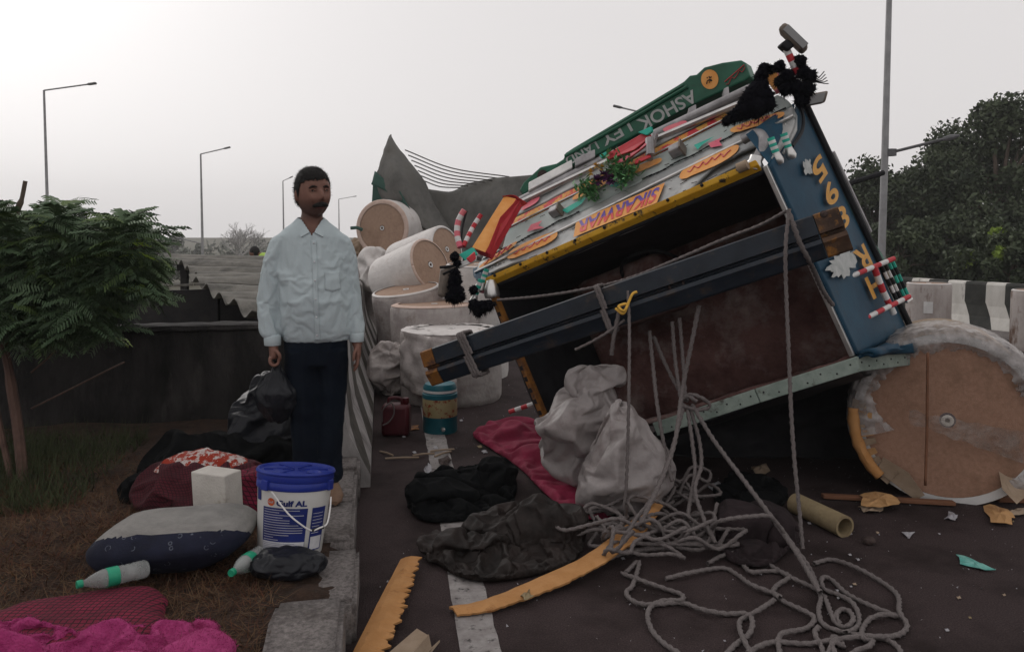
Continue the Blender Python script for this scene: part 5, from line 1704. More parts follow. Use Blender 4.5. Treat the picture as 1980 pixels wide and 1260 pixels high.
# which way round: find angle so that 0 = picture right, 90 = up
if bx.x < 0: bx = -bx
if by.z < 0: by = -by
mb = MB()
mb.grid(lambda u, v: bring(2 * math.pi * u, BR * (1 + .008 * nz((math.cos(6.28 * u) * 3, math.sin(6.28 * u) * 3, v * 3), 1)), v * .95), 64, 12)
mb.build('wrapper', 'card_dull', big)
mb = MB(); mb.grid(lambda u, v: bring(2 * math.pi * u, .045 + (BR * .90 - .045) * v, .004 * nz((math.cos(6.28 * u) * v * 2, math.sin(6.28 * u) * v * 2, 0), 1.5)), 64, 14); mb.build('end_disc', 'kraft_near', big)
mb = MB(); mb.grid(lambda u, v: bring(2 * math.pi * u, BR * (.90 + .1 * v), -.004 + .006 * v), 64, 2); mb.build('paper_edge', 'white', big)
mb = MB()
def gap(u, v): return bring(2 * math.pi * u, BR * (1.0 - .0 * v), v * .02)
mb.lathe([(.024, .01), (.034, -.012), (.024, -.014), (.014, -.012), (.014, .06), (0, .06)], bc, bax, 22); mb.build('core_plug', 'foam', big)
# orange edge board broken at the left
mb = MB()
def eb(u, v):
    a = R(176 + 50 * u)
    return bring(a, BR * (.93 + .13 * v + .02 * nz((u * 9, v * 2, 0), 1)), -.05 - .02 * math.sin(v * 3))
mb.grid(eb, 26, 4); mb.build('edge_board', 'card_orange', big, solid=.012)
for i in range(9):
    a0 = R(170 + 7.2 * i); r = random.Random(i)
    mb = MB(); a1 = a0 + R(5.6)
    rin = BR * r.uniform(.78, .88)
    mb.prism([bring(a0, BR * 1.02, -.02), bring(a1, BR * 1.02, -.02), bring(a1 - R(.6), rin, -.035 - r.uniform(0, .03)), bring(a0 + R(.6), rin, -.03 - r.uniform(0, .03))], -bz * .006)
    mb.build('edge_tab', 'card' if i % 2 else 'card_dull', big, smooth=False)
mb = MB()
mb.prism([bring(R(222), BR * .98, -.03), bring(R(252), BR * 1.0, -.04), bring(R(256), BR * .9, -.05), bring(R(238), BR * .74, -.06), bring(R(216), BR * .82, -.05)], -bz * .008)
mb.build('torn_flap', 'card_dull', big, smooth=False)
# ripped film round the top and right
def film(a0, a1, ri, ro, seed, h=-.03, depth=.5, name='torn_film'):
    mb = MB()
    def fn(u, v):
        a = R(a0 + (a1 - a0) * u)
        pr = V((math.cos(a) * 4, math.sin(a) * 4, seed))
        inner = ri(u) * BR + .035 * nz(pr, 2.2) + .02 * nz(pr, 7)
        if v < .6:
            t = v / .6
            rad = inner + (BR * 1.05 - inner) * t
            z_ = h - .03 * math.sin(math.pi * t) + .014 * (ridge(V((a * 6, rad * 3, seed)), 1.4, 4) - .35)
            return bring(a, rad + .0, z_)
        t = (v - .6) / .4
        rad = BR * (ro(u) + .03 * math.sin(math.pi * t)) + .015 * (ridge(V((a * 7, t * 2, seed + 3)), 1.4, 3) - .3)
        return bring(a, rad, h + (depth - h) * t)
    mb.grid(fn, 110, 30)
    return mb.build(name, 'film', big, solid=0, angle=0)
film(28, 196, lambda u: .82 + .02 * math.sin(u * 8) - .28 * max(0, (u - .80) / .2), lambda u: 1.05, 1)
film(-48, 34, lambda u: .86 + .06 * math.sin(u * 5), lambda u: 1.06, 2)
mb = MB()
t0, t1 = P(1752, 802, 4.66), P(1972, 862, 4.58)
def tapef(u, v):
    p = t0.lerp(t1, u) + V((0, -.02, 0)); wv = .035 + .055 * u + .02 * nz((u * 9, 0, 0), 1)
    return p + by * (wv * (v - .5) * 2) + V((0, -.012 * ridge(V((u * 6, v * 3, 0)), 1.2, 3) - .01, 0))
mb.grid(tapef, 50, 10); mb.build('film_band', 'tape', big)
mb = MB()
fl_pts = [P(1930, 905, 4.62), P(1952, 895, 4.66), P(1990, 930, 4.6), P(1992, 952, 4.5), P(1966, 974, 4.42), P(1938, 945, 4.52)]
mb.prism(fl_pts, V((.01, .02, 0))); mb.build('torn_flap', 'card_dull', big, smooth=False)
# reels at the far barrier
for i, (px, py, Y, dia, lab) in enumerate(((1796, 548, 12.0, .62, 'stained upright reel with a square label before the median'), (2006, 562, 10.9, .62, 'stained upright reel at the picture edge before the median'))):
    top = P(px, py, Y)
    rl = reel(lab, top, V((0, 0, -1)), dia, top.z, wrap='wrap_brown', rim='wrap', seed=20 + i)
    if i == 0:
        mb = MB(); fx = V((-top.x, -top.y, 0)).normalized(); rx = V((-fx.y, fx.x, 0))
        def st(u, v):
            a = (u - .5) * .38; return V((top.x, top.y, 0)) + (fx * math.cos(a) + rx * math.sin(a)) * (dia / 2 + .012) + V((0, 0, .42 + .17 * v))
        mb.grid(st, 6, 2); mb.build('label', 'white', rl)

# ---- tarpaulin tent and its ropes
TY = 13.4
tr = [[P(752, 262, TY), P(757, 258, TY), P(762, 264, TY)],
      [P(731, 312, TY - .2), P(765, 318, TY - .5), P(806, 330, TY - .1)],
      [P(722, 350, TY - .2), P(775, 372, TY - .6), P(836, 378, TY)],
      [P(745, 395, TY - .3), P(800, 412, TY - .5), P(866, 428, TY)],
      [P(800, 430, TY - .3), P(850, 470, TY - .4), P(930, 520, TY)]]
t_ = thing('tarpaulin', 'grey tarpaulin pulled up into a tall pointed tent', 'tarpaulin', (P(800, 430, TY).x, TY, 0))
sheetblob('sheet', '', '', tr, .09, 'tarp', 1.5, 1, tagit=False, parent=t_, sol=.02, aniso=True)
sheetblob('hem', '', '', [[P(722, 330, TY - .25), P(745, 350, TY - .4), P(770, 372, TY - .6)], [P(716, 356, TY - .25), P(748, 372, TY - .4), P(790, 405, TY - .6)]], .05, 'tarp_green', 2, 2, tagit=False, parent=t_, sol=.02)
mb = MB(); mb.add([P(722, 350, TY + .3), P(800, 380, TY + .3), P(850, 520, TY + .3), P(712, 520, TY + .3)], [(0, 1, 2, 3)]); mb.build('dark_lining', 'tarp_green', t_, smooth=False, solid=.03)
t_ = thing('tarpaulin', 'slack grey tarpaulin sagging between the tent and green bumper', 'tarpaulin', (P(930, 430, TY).x, TY + .4, 0))
sheetblob('sheet', '', '', [[P(796, 360, TY + .6), P(868, 370, TY + .4), P(900, 356, TY + .3), P(960, 345, TY), P(1030, 338, TY - .4)],
                            [P(800, 400, TY + .6), P(885, 410, TY + .2), P(920, 400, TY), P(970, 395, TY - .2), P(1040, 390, TY - .4)],
                            [P(880, 470, TY + .2), P(910, 480, TY), P(950, 480, TY), P(1000, 470, TY - .2), P(1050, 450, TY - .4)],
                            [P(880, 560, TY + .2), P(910, 560, TY), P(950, 560, TY), P(1000, 560, TY - .2), P(1050, 560, TY - .4)]], .06, 'tarp', 1.3, 5, tagit=False, parent=t_, sol=.02, aniso=True)
def rope(name, label, pts, r=.011, mt='rope', k=6, cat='rope', group=None, n=7):
    c_ = cr(pts, k) if k else [V(p) for p in pts]
    if cat == 'rope' and mt == 'rope':
        L = [0]
        for i in range(1, len(c_)): L.append(L[-1] + (c_[i] - c_[i - 1]).length)
        m_ = max(8, int(L[-1] / .0125)); d_ = []; j = 1
        for i in range(m_ + 1):
            s = L[-1] * i / m_
            while j < len(L) - 1 and L[j] < s: j += 1
            d_.append(c_[j - 1].lerp(c_[j], (s - L[j - 1]) / max(1e-9, L[j] - L[j - 1])))
        mb = MB(); nn = 9; x, y, _ = frame(d_[1] - d_[0]); vs_ = []
        for i in range(m_ + 1):
            tn = (d_[min(i + 1, m_)] - d_[max(i - 1, 0)]).normalized()
            x = (x - tn * x.dot(tn)).normalized(); y = tn.cross(x)
            for q in range(nn):
                a = 2 * math.pi * q / nn
                rr_ = r * (.92 + .26 * math.cos(3 * a - L[-1] * i / m_ * 2 * math.pi / .042) + .12 * nz((i * .21, q * .4, r * 900), 1))
                vs_.append(d_[i] + (x * math.cos(a) + y * math.sin(a)) * rr_)
        mb.add(vs_, [(i * nn + q, i * nn + (q + 1) % nn, (i + 1) * nn + (q + 1) % nn, (i + 1) * nn + q) for i in range(m_) for q in range(nn)])
    else:
        mb = MB(); mb.tube(c_, r, n)
    o = mb.build(name, mt, loc=pts[0], angle=0)
    return tag(o, label, cat, group)
for i in range(7):
    y0 = 290 + 10 * i; x0 = 783 + 6.2 * i; x1 = 985 - 16 * i; y1 = 342 + 3.5 * i
    rope('tarpaulin_rope', ('topmost of the seven dark ropes stretched from the tent', 'second dark rope from the top between tent and slack tarpaulin', 'third dark rope from the top between tent and slack tarpaulin', 'middle one of the seven dark ropes stretched from the tent', 'third dark rope from the bottom between tent and slack tarpaulin', 'second dark rope from the bottom between tent and slack tarpaulin', 'lowest and shortest of the seven dark ropes at the tent')[i], [P(x0, y0, TY), P(x0 + (x1 - x0) * .45, y0 + (y1 - y0) * .62 + 3, TY + .1), P(x1, y1, TY)], .010, 'rope_dark', group='ropes stretched over the tarpaulin')

# ================================================================== ON THE ROAD
def polar_cloth(name, label, cat, out_w, H, mt, base=0.0, amp=.03, freq=5, seed=0, nr=34, na=150, power=2.5, stretch=(1, 1), thick=.006, peak=None, group=None, warp=.03, base_fn=None, mts=None, mf=None):
    ring = cr(out_w, 8, closed=True)
    L = [0]
    for i in range(len(ring)): L.append(L[-1] + (ring[(i + 1) % len(ring)] - ring[i]).length)
    pts = []
    for k in range(na):
        s = L[-1] * k / na
        for i in range(len(ring)):
            if s <= L[i + 1]:
                pts.append(ring[i].lerp(ring[(i + 1) % len(ring)], (s - L[i]) / max(1e-9, L[i + 1] - L[i]))); break
    c = V((sum(p.x for p in pts) / na, sum(p.y for p in pts) / na, 0))
    if peak is not None: c = V((peak[0], peak[1], 0))
    s_ = V((seed * 3.7, seed * 1.9, seed * .7))
    mb = MB(); vs = []
    bz_ = base_fn or (lambda x, y: base)
    for i in range(nr + 1):
        t = i / nr
        for k in range(na):
            o_ = pts[k]
            e = 1 + .05 * noise.noise(V((o_.x * 9, o_.y * 9, seed)))
            p = V((c.x + (o_.x - c.x) * t * e, c.y + (o_.y - c.y) * t * e, 0))
            q = V((p.x * stretch[0], p.y * stretch[1], 0)) + s_
            q += V((nz(q, 3), nz(q + V((7, 0, 0)), 3), 0)) * .12
            env = (1 - t ** power)
            z = H * env * (.75 + .45 * nz(q, 2.2)) + amp * (ridge(q, freq, 4) - .25) * min(1, env * 2.2)
            z = max(z, .0) + thick * (1 if t < 1 else 0)
            vs.append(V((p.x, p.y, bz_(p.x, p.y) + z)))
    fs, ms = [], []
    for i in range(nr):
        for k in range(na):
            fs.append((i * na + k, i * na + (k + 1) % na, (i + 1) * na + (k + 1) % na, (i + 1) * na + k))
            ms.append(mf((i + .5) / nr, vs[i * na + k]) if mf else 0)
    mb.add(vs, fs, ms)
    o = mb.build(name, mts or mt, loc=(c.x, c.y, bz_(c.x, c.y)), angle=0)
    return tag(o, label, cat, group)
gp = lambda L, z=0: [G(x, y, z) for x, y in L]

simcloth('cloth', 'crimson cloth spread on the road beside the white sacks', 'cloth',
         gp([(915, 846), (945, 826), (1000, 818), (1060, 830), (1130, 880), (1190, 930), (1185, 1000), (1120, 1004), (1060, 965), (1005, 910), (955, 875)]), 'red_cloth', rest=1.16, n=60, seed=3,
         bumps=[(G(1060, 900, -.03), (.22, .16, .09)), (G(990, 850, -.03), (.12, .2, .08))], bend=.6)
simcloth('cloth', 'black bundled cloth on the road below the crimson cloth', 'cloth',
         gp([(796, 985), (820, 950), (880, 925), (940, 905), (985, 915), (1000, 955), (965, 990), (900, 1010), (820, 1012)]), 'black_cloth', rest=1.5, n=64, seed=5,
         bumps=[(G(850, 978, .0), (.2, .1, .07)), (G(900, 950, .0), (.3, .12, .10)), (G(950, 945, .0), (.14, .16, .10))])
simcloth('leatherette_cover', 'dull brown leatherette cover crumpled over the white road line', 'cover',
         gp([(822, 1072), (860, 1040), (960, 1015), (1060, 1018), (1125, 1040), (1110, 1092), (1040, 1116), (950, 1130), (890, 1122), (850, 1098)]), 'brown_cloth', rest=1.5, n=70, seed=8,
         bumps=[(G(1045, 1050, .0), (.24, .12, .15)), (G(985, 1045, .0), (.2, .14, .11)), (G(900, 1070, .0), (.22, .08, .06))], bend=.8)
simcloth('cloth', 'dark purple cloth heap behind the loose ground ropes', 'cloth',
         gp([(1382, 1045), (1395, 1000), (1440, 985), (1510, 1010), (1545, 1045), (1520, 1075), (1480, 1100), (1415, 1092)]), 'purple_cloth', rest=1.55, n=52, seed=12, bumps=[(G(1425, 1050, .0), (.13, .1, .13)), (G(1480, 1040, .0), (.1, .16, .09))])
simcloth('cloth', 'flat dark cloth in the shade under the lorry cab', 'cloth',
         gp([(1380, 960), (1420, 925), (1500, 935), (1520, 975), (1460, 1000), (1400, 995)]), 'black_cloth', rest=1.3, n=36, seed=14)
# white sacks
simsack('plastic_sack', 'crumpled white plastic sack with a flaring mouth', 'sack', P(1122, 806, 4.92), (.225, .18, .29), 'sack', rest=1.5, sub=5, pinr=.012, core=.78, bend=.06, floor=.01, crisp=.014,
        shape=lambda p: V((p.x * (1 - .42 * max(0, min(1, (p.z + .02) / .16)) + .8 * max(0, p.z - .15) / .14) + .14 * max(0, p.z) / .3, p.y * (1 - .6 * max(0, p.z - .1) / .19), p.z * (1.12 if p.z > 0 else 1.2))))
simsack('plastic_sack', 'white plastic sack standing in front with a narrow top', 'sack', P(1220, 895, 4.5), (.225, .16, .30), 'sack', rest=1.28, sub=5, pinr=.01, core=.88, bend=.08, floor=.005, crisp=.012,
        shape=lambda p: V((p.x * (1.1 - .75 * max(0, p.z / .30)) - .06 * max(0, p.z / .3) - .10 * max(0, -p.z / .3), p.y, p.z * (1.2 if p.z > 0 else 1.0))))
# scraps inside the shade
for (L, z, lab) in (([(1470, 790), (1500, 778), (1530, 790), (1525, 808), (1490, 815)], .25, ''),):
    pass
# water cooler
q = G(851, 833)
jug = thing('water_cooler', 'teal and cream water cooler jug standing on the road line', 'water cooler', q)
r0 = 67 / 2 * q.y / F
def pyz(py): return EYE - (py - 450) * q.y / F
hz = pyz(738) - .02
MB().lathe([(0, 0), (r0 * .96, 0), (r0, .015), (r0, hz * .33), (r0 * 1.02, hz * .34)], q, n=40).build('base', 'jug_teal', jug)
MB().lathe([(r0 * 1.0, hz * .342), (r0 * 1.01, hz * .36), (r0 * 1.01, hz * .70), (r0, hz * .71)], q, n=40).build('band', 'jug_cream', jug)
MB().lathe([(r0 * 1.02, hz * .712), (r0 * 1.02, hz * .8), (r0 * .97, hz * .82), (r0 * .97, hz * .93), (r0 * .86, hz), (r0 * .5, hz * 1.02), (0, hz * 1.02)], q, n=40).build('lid', 'jug_teal', jug)
MB().lathe([(r0 * .985, hz * .84), (r0 * .985, hz * .89)], q, n=40).build('lid_stripe', 'white', jug)
MB().lathe([(0, 0), (.016, 0), (.016, .03), (.01, .04), (0, .04)], q + V((.035, -r0, hz * .13)), (0.2, -1, 0), 12).build('tap', 'chrome', jug)
# jerry can
q = G(763, 846)
can = thing('jerry_can', 'dark red jerry can with a wire loop beside the barrier', 'jerry can', q)
mb = MB(); mb.box(q + V((0, .1, .125)), V((.11, 0, 0)), V((0, .085, 0)), V((0, 0, .123))); mb.build('body', 'can_red', can, bevel=.03)
mb = MB(); mb.tube(cr([q + V((-.06, .1, .245)), q + V((-.05, .1, .29)), q + V((.03, .1, .29)), q + V((.05, .1, .245))], 5), .014, 8); mb.build('handle', 'can_red', can)
MB().lathe([(0, .05), (.026, .05), (.028, .01), (.022, 0)], q + V((.075, .1, .245)), n=16).build('cap', 'can_red', can)
mb = MB(); mb.tube(cr([q + V((-.1, .02, .12)), q + V((-.09, -.01, .22)), q + V((-.02, -.02, .28)), q + V((.0, -.01, .2)), q + V((-.04, -.01, .13)), q + V((-.09, .0, .1))], 6), .006, 6); mb.build('wire_loop', 'rope', can)

# orange edge boards and angle board
def strip_board(label, up, lo, mt, zf, th=.01, name='edge_board', torn=.012, teeth=False):
    n = 60
    def rs(pts):
        c_ = cr([V((x, y, 0)) for x, y in pts], 8); L = [0]
        for i in range(1, len(c_)): L.append(L[-1] + (c_[i] - c_[i - 1]).length)
        out = []
        for k in range(n + 1):
            s = L[-1] * k / n
            for i in range(1, len(c_)):
                if s <= L[i] + 1e-6: out.append(c_[i - 1].lerp(c_[i], (s - L[i - 1]) / max(1e-9, L[i] - L[i - 1]))); break
        return out
    a, b = rs(up), rs(lo)
    mb = MB(); vs = []
    r = random.Random(len(label))
    m_ = 5
    for k in range(n + 1):
        z = zf(k / n)
        p, q = G(a[k].x, a[k].y, z), G(b[k].x, b[k].y, z)
        tt = (1 - (.34 * ((k + (k * 7 % 3)) % 4) / 4 * (.5 + r.random()) if teeth else 0)) + (r.uniform(-torn, torn) * 4)
        for j in range(m_):
            t = j / (m_ - 1)
            t2 = t * tt if j == m_ - 1 else t * min(1, tt + .0)
            vs.append(p.lerp(q, t2) + V((0, 0, .01 * math.sin(math.pi * t) + .004 * nz((k * .3, t * 3, 0), 1))))
    fs = [(k * m_ + j, k * m_ + j + 1, (k + 1) * m_ + j + 1, (k + 1) * m_ + j) for k in range(n) for j in range(m_ - 1)]
    mb.add(vs, fs)
    o = mb.build(name, mt, solid=th, loc=vs[0], smooth=False)
    return tag(o, label, 'edge board', 'cardboard edge boards on the road')
strip_board('long curved orange cardboard edge board crossing the ropes',
            [(868, 1172), (940, 1157), (1040, 1116), (1130, 1074), (1200, 1022), (1240, 990), (1266, 968)],
            [(884, 1188), (950, 1178), (1050, 1144), (1145, 1100), (1226, 1046), (1264, 1005), (1284, 972)], 'card_orange', lambda t: .02 + .1 * t ** 2)
strip_board('short orange edge board with torn saw teeth near the kerb',
            [(650, 1330), (686, 1260), (730, 1172), (776, 1084)], [(722, 1330), (750, 1260), (786, 1172), (814, 1080)], 'card_orange', lambda t: .02 + .015 * t, teeth=True)
mb = MB()
a, b, c, d = G(735, 1275, .03), G(806, 1214, .05), G(826, 1226, .06), G(770, 1290, .04)
mb.add([a, b, c, d], [(0, 1, 2, 3)])
mb.add([d, c, c + V((.012, -.01, -.05)), d + V((.012, -.01, -.04))], [(0, 1, 2, 3)])
mb.add([d + V((.012, -.01, -.04)), c + V((.012, -.01, -.05)), G(850, 1236, .01), G(800, 1300, .01)], [(0, 1, 2, 3)])
o = mb.build('angle_board', 'card_dull', smooth=False, solid=.008, loc=a); tag(o, 'folded beige cardboard angle at the bottom beside the road line', 'edge board')
# cardboard tube
ta, tb = G(1538, 972, .055), G(1634, 1018, .055)
mb = MB(); d = (tb - ta)
mb.lathe([(.058, 0), (.058, d.length), (.045, d.length), (.045, 0), (.058, 0)], ta, d, 28)
o = mb.build('cardboard_tube', 'tube_card', loc=ta); tag(o, 'hollow cardboard core tube lying on the asphalt', 'tube')
# sticks
mb = MB(); mb.bar(G(1590, 958, .02), G(1845, 972, .02), V((0, .022, 0)), V((0, 0, .012))); o = mb.build('wooden_stick', 'brown_wood', smooth=False, bevel=.004, loc=G(1590, 958)); tag(o, 'long reddish wooden stick in front of the kraft ended reel', 'stick')
mb = MB(); mb.bar(G(1925, 962, .02), G(2040, 966, .02), V((0, .04, 0)), V((0, 0, .015))); o = mb.build('wooden_stick', 'brown_wood', smooth=False, bevel=.004, loc=G(1925, 962)); tag(o, 'thick reddish board end poking in beside the torn flap', 'stick')
mb = MB(); mb.stripe_tube([P(985, 796, 5.6), P(1032, 780, 5.55)], .016, 4); o = mb.build('striped_rod', ['red', 'white'], loc=P(985, 796, 5.6)); tag(o, 'broken red and white rod near the crimson cloth', 'rod')
# flat litter
def scrap(label, pts, mt, z=.006, cat='litter', name='scrap', group=None, lift=.02, th=.003):
    ps = gp(pts, z); mb = MB(); k = len(ps); c = sum(ps, V((0, 0, 0))) / k + V((0, 0, lift))
    r = random.Random(int(pts[0][0] * 7 + pts[0][1]))
    rim = []
    for i in range(k):
        a, b = ps[i], ps[(i + 1) % k]
        for j in range(3):
            p = a.lerp(b, j / 3) + V((r.uniform(-1, 1), r.uniform(-1, 1), 0)) * (b - a).length * .06
            rim.append(p + V((0, 0, r.uniform(0, lift))))
    n = len(rim); mids = [c.lerp(p, .5) + V((0, 0, r.uniform(-.3, .7) * lift)) for p in rim]
    mb.add([c] + mids + rim, [(0, 1 + i, 1 + (i + 1) % n) for i in range(n)] + [(1 + i, 1 + n + i, 1 + n + (i + 1) % n, 1 + (i + 1) % n) for i in range(n)])
    o = mb.build(name, mt, solid=th, smooth=False, loc=ps[0]); return tag(o, label, cat, group)
scrap('torn orange cardboard scrap lying across the reddish stick', [(1662, 958), (1690, 953), (1735, 964), (1740, 980), (1700, 982), (1668, 978)], 'card', .035, 'cardboard')
scrap('pale torn paper scrap under the orange cardboard scrap', [(1660, 980), (1690, 975), (1710, 982), (1700, 992), (1668, 990)], 'card_dull', .008, 'paper')
scrap('orange cardboard piece lying flat near the picture edge', [(1900, 978), (1935, 982), (1962, 1002), (1955, 1016), (1915, 1014)], 'card', .01, 'cardboard')
scrap('narrow brown cardboard strip beside the flat orange piece', [(1942, 992), (1985, 986), (1985, 996), (1950, 998)], 'card_dull', .01, 'cardboard')
scrap('teal plastic wrapper on the open asphalt', [(1850, 1074), (1872, 1078), (1900, 1094), (1926, 1104), (1895, 1102), (1858, 1090)], 'litter_teal', .006, 'wrapper', 'wrapper', lift=.012)
scrap('grey plastic scrap between the stick and the flat orange piece', [(1826, 1004), (1842, 990), (1852, 1000), (1846, 1006)], 'litter_grey')
scrap('triangular grey plastic scrap on the asphalt near the tube', [(1742, 1028), (1768, 1030), (1756, 1040)], 'litter_grey', lift=.008)
scrap('cardboard scrap in the shade under the cab', [(1452, 902), (1484, 898), (1490, 914), (1460, 918)], 'card_dull', .008, 'cardboard')
scrap('pale cardboard torn open below the roof edge strip', [(1470, 800), (1508, 784), (1540, 800), (1530, 822), (1490, 818)], 'card', .02, 'cardboard', lift=.05)
scrap('orange scrap lying beside the red jerry can', [(793, 824), (808, 822), (810, 830), (794, 832)], 'rust_orange', lift=.008)
scrap('small white paper scrap on the road line', [(820, 905), (830, 900), (834, 914), (822, 918)], 'litter_grey')
scrap('yellowish leaf scrap caught under the long curved board', [(1005, 1152), (1024, 1146), (1032, 1158), (1014, 1166)], 'tube_card', .03)
scrap('grey green rag scrap beside the ropes in the shade', [(1365, 938), (1390, 930), (1402, 944), (1378, 950)], 'litter_grey', lift=.01)
scrap('dark triangular rag on the worn road line', [(848, 890), (868, 884), (872, 906), (850, 902)], 'brick', .01)
mb = MB(); q = G(1680, 1044, .02)
mb.sphere(q, (.035, .03, .022), 2, lambda d, p: p * (1 + .3 * nz(d, 2))); o = mb.build('stone', 'brick', loc=q); tag(o, 'small dark brown stone on the asphalt beyond the tube', 'stone')
r = random.Random(31)
for i in range(34):
    if i < 12: px, py = r.uniform(1560, 1960), r.uniform(990, 1180)
    elif i < 24: px, py = r.uniform(735, 960), r.uniform(800, 930)
    else: px, py = r.uniform(1000, 1900), r.uniform(1040, 1240)
    s = r.uniform(2.5, 6)
    scrap('tiny pale scrap of litter lying on the asphalt', [(px - s, py - s * .3), (px + s * .5, py - s * .5), (px + s, py + s * .4), (px - s * .3, py + s * .5)], r.choice(('litter_grey', 'card_dull', 'litter_grey', 'tube_card')), .005, group='tiny scraps of litter', lift=.004, th=.002)
g_ = np.random.default_rng(5); N_ = 1500
gx = g_.uniform(-.6, 4.2, N_); gy = g_.uniform(2.4, 8.5, N_); gs = g_.uniform(.002, .006, N_) * g_.uniform(.5, 1.4, N_); ga = g_.uniform(0, 6.28, N_)
tri_ = np.zeros((N_, 3, 3))
for k_ in range(3):
    tri_[:, k_, 0] = gx + gs * np.cos(ga + 2.1 * k_); tri_[:, k_, 1] = gy + gs * np.sin(ga + 2.1 * k_); tri_[:, k_, 2] = .003 + gs * (1.2 if k_ == 0 else .1)
stuff(quads_np('broken_glass_and_grit', tri_, 'litter_grey', tri=True))
for i, (a, b) in enumerate((((735, 872), (760, 880)), ((798, 880), (840, 876)), ((832, 872), (878, 868)), ((840, 882), (872, 872)), ((745, 886), (810, 884)))):
    mb = MB(); mb.tube([G(*a, .01), G((a[0] + b[0]) / 2, (a[1] + b[1]) / 2 - 1, .02), G(*b, .012)], .007, 6)
    o = mb.build('twig', 'card_dull', loc=G(*a)); tag(o, ('short pale stick nearest the barrier foot', 'slanting pale stick ending on the road line', 'pale stick lying across the worn road line', 'shortest pale stick on the road line', 'longest pale stick between barrier and road line')[i], 'stick', 'thin sticks on the road')
mb = MB(); mb.tube([G(1420, 858, .03), G(1560, 872, .03)], .025, 8); o = mb.build('pipe', 'black', loc=G(1420, 858)); tag(o, 'dark pipe lying in the shade under the cab', 'pipe')

# ---- ropes
rope('rope', 'long slack rope running along the top of the blue crossbeam', [P(962, 580, 5.1), P(1040, 573, 4.9), P(1120, 561, 4.78), P(1210, 540, 4.66), P(1300, 505, 4.52), P(1400, 462, 4.42), P(1468, 436, 4.36), P(1520, 408, 4.25)], .009)
def wrap_rope(label, px, tilt, n_, w_=12):
    mb = MB(); pts = []
    t = (px - 828) / (1646 - 828); c = bl.lerp(brr, t); s = c.y / F
    for i in range(n_ * 16 + 1):
        a = 2 * math.pi * i / 16
        x = math.cos(a); y = math.sin(a)
        off = ba * (s * (-w_ / 2 + w_ * i / (n_ * 16)) + .02 * y * tilt)
        p = c + off + bdn * (.136 * max(-1, min(1, 1.25 * y))) + bo * (.075 if x > 0 else -.075) * min(1, abs(x) * 2.2)
        pts.append(p)
    return rope('rope', label, pts, .011, k=2)
wrap_rope('rope wound round the lower end of the crossbeam', 930, 1.0, 3, 16)
wrap_rope('rope knotted round the middle of the crossbeam', 1213, .2, 2, 10)
H_ = lambda L: [P(x, y, Y) for x, y, Y in L]
rope('rope', 'rope dropping from the middle knot in front of the narrow topped sack', H_([(1214, 560, 4.52), (1217, 640, 4.42), (1216, 760, 4.3), (1214, 850, 4.28), (1211, 935, 4.26), (1206, 985, 4.24)]), .009)
rope('rope', 'short double rope tail hanging below the middle knot', H_([(1200, 590, 4.5), (1192, 625, 4.5), (1186, 655, 4.5), (1182, 686, 4.52)]), .012)
rope('rope', 'thin rope slanting from the crossbeam to the lower left', H_([(1208, 618, 4.5), (1175, 642, 4.5), (1145, 660, 4.52), (1112, 676, 4.55)]), .008)
rope('twine', 'yellow twine knot on the middle of the crossbeam', H_([(1190, 596, 4.48), (1205, 606, 4.46), (1212, 588, 4.46), (1196, 592, 4.46), (1208, 600, 4.45), (1222, 570, 4.46), (1232, 564, 4.46)]), .008, mt='gold', cat='twine')
rope('rope', 'rope hanging just beside the narrow topped sack', H_([(1256, 640, 4.7), (1264, 720, 4.6), (1272, 790, 4.5), (1286, 870, 4.4), (1300, 930, 4.3)]))
rope('rope', 'rope slanting down to the knot over the roof edge', H_([(1264, 650, 4.75), (1285, 700, 4.7), (1312, 752, 4.62), (1330, 775, 4.55)]))
rope('rope', 'straight rope hanging over the maroon lining', H_([(1300, 622, 4.75), (1306, 700, 4.65), (1318, 780, 4.55)]))
rope('rope', 'second straight rope close beside the straight hanging one', H_([(1314, 615, 4.75), (1320, 690, 4.66), (1326, 776, 4.56)]))
rope('rope', 'thick rope running from the crossbeam down to the long board', H_([(1352, 590, 4.5), (1338, 660, 4.5), (1320, 750, 4.48), (1306, 850, 4.25), (1282, 920, 4.1), (1258, 972, 4.0), (1240, 1010, 3.95)]), .012)
rope('rope', 'looped rope knot hooked over the pale roof edge', H_([(1318, 772, 4.56), (1335, 762, 4.5), (1362, 772, 4.5), (1372, 786, 4.52), (1350, 792, 4.5), (1326, 786, 4.5), (1318, 776, 4.52), (1330, 766, 4.5), (1348, 776, 4.48)]), .011)
rope('rope', 'rope falling from the roof edge knot into the coil', H_([(1328, 784, 4.52), (1338, 850, 4.4), (1344, 910, 4.3), (1336, 960, 4.2), (1330, 1000, 4.05)]))
rope('rope', 'rope bowing outward below the roof edge knot', H_([(1334, 786, 4.52), (1352, 850, 4.42), (1356, 900, 4.3), (1344, 945, 4.2), (1360, 1000, 4.0), (1384, 1050, 3.85)]))
rope('rope', 'loose rope on the left of the roof edge knot', H_([(1322, 786, 4.52), (1296, 880, 4.3), (1262, 960, 4.1), (1232, 1000, 4.0), (1200, 1050, 3.85)]))
rope('rope', 'taut rope stretched from the roof edge knot to the ground ropes', H_([(1338, 782, 4.52), (1380, 850, 4.35), (1440, 930, 4.1), (1500, 1010, 3.9), (1545, 1075, 3.68), (1586, 1145, 3.42)]), .012)
rope('rope', 'vertical rope hanging from the upper end of the crossbeam', H_([(1526, 404, 4.2), (1519, 480, 4.15), (1520, 560, 4.15), (1525, 680, 4.1), (1530, 800, 4.05), (1537, 900, 4.0), (1546, 990, 3.95), (1552, 1060, 3.9)]), .010)
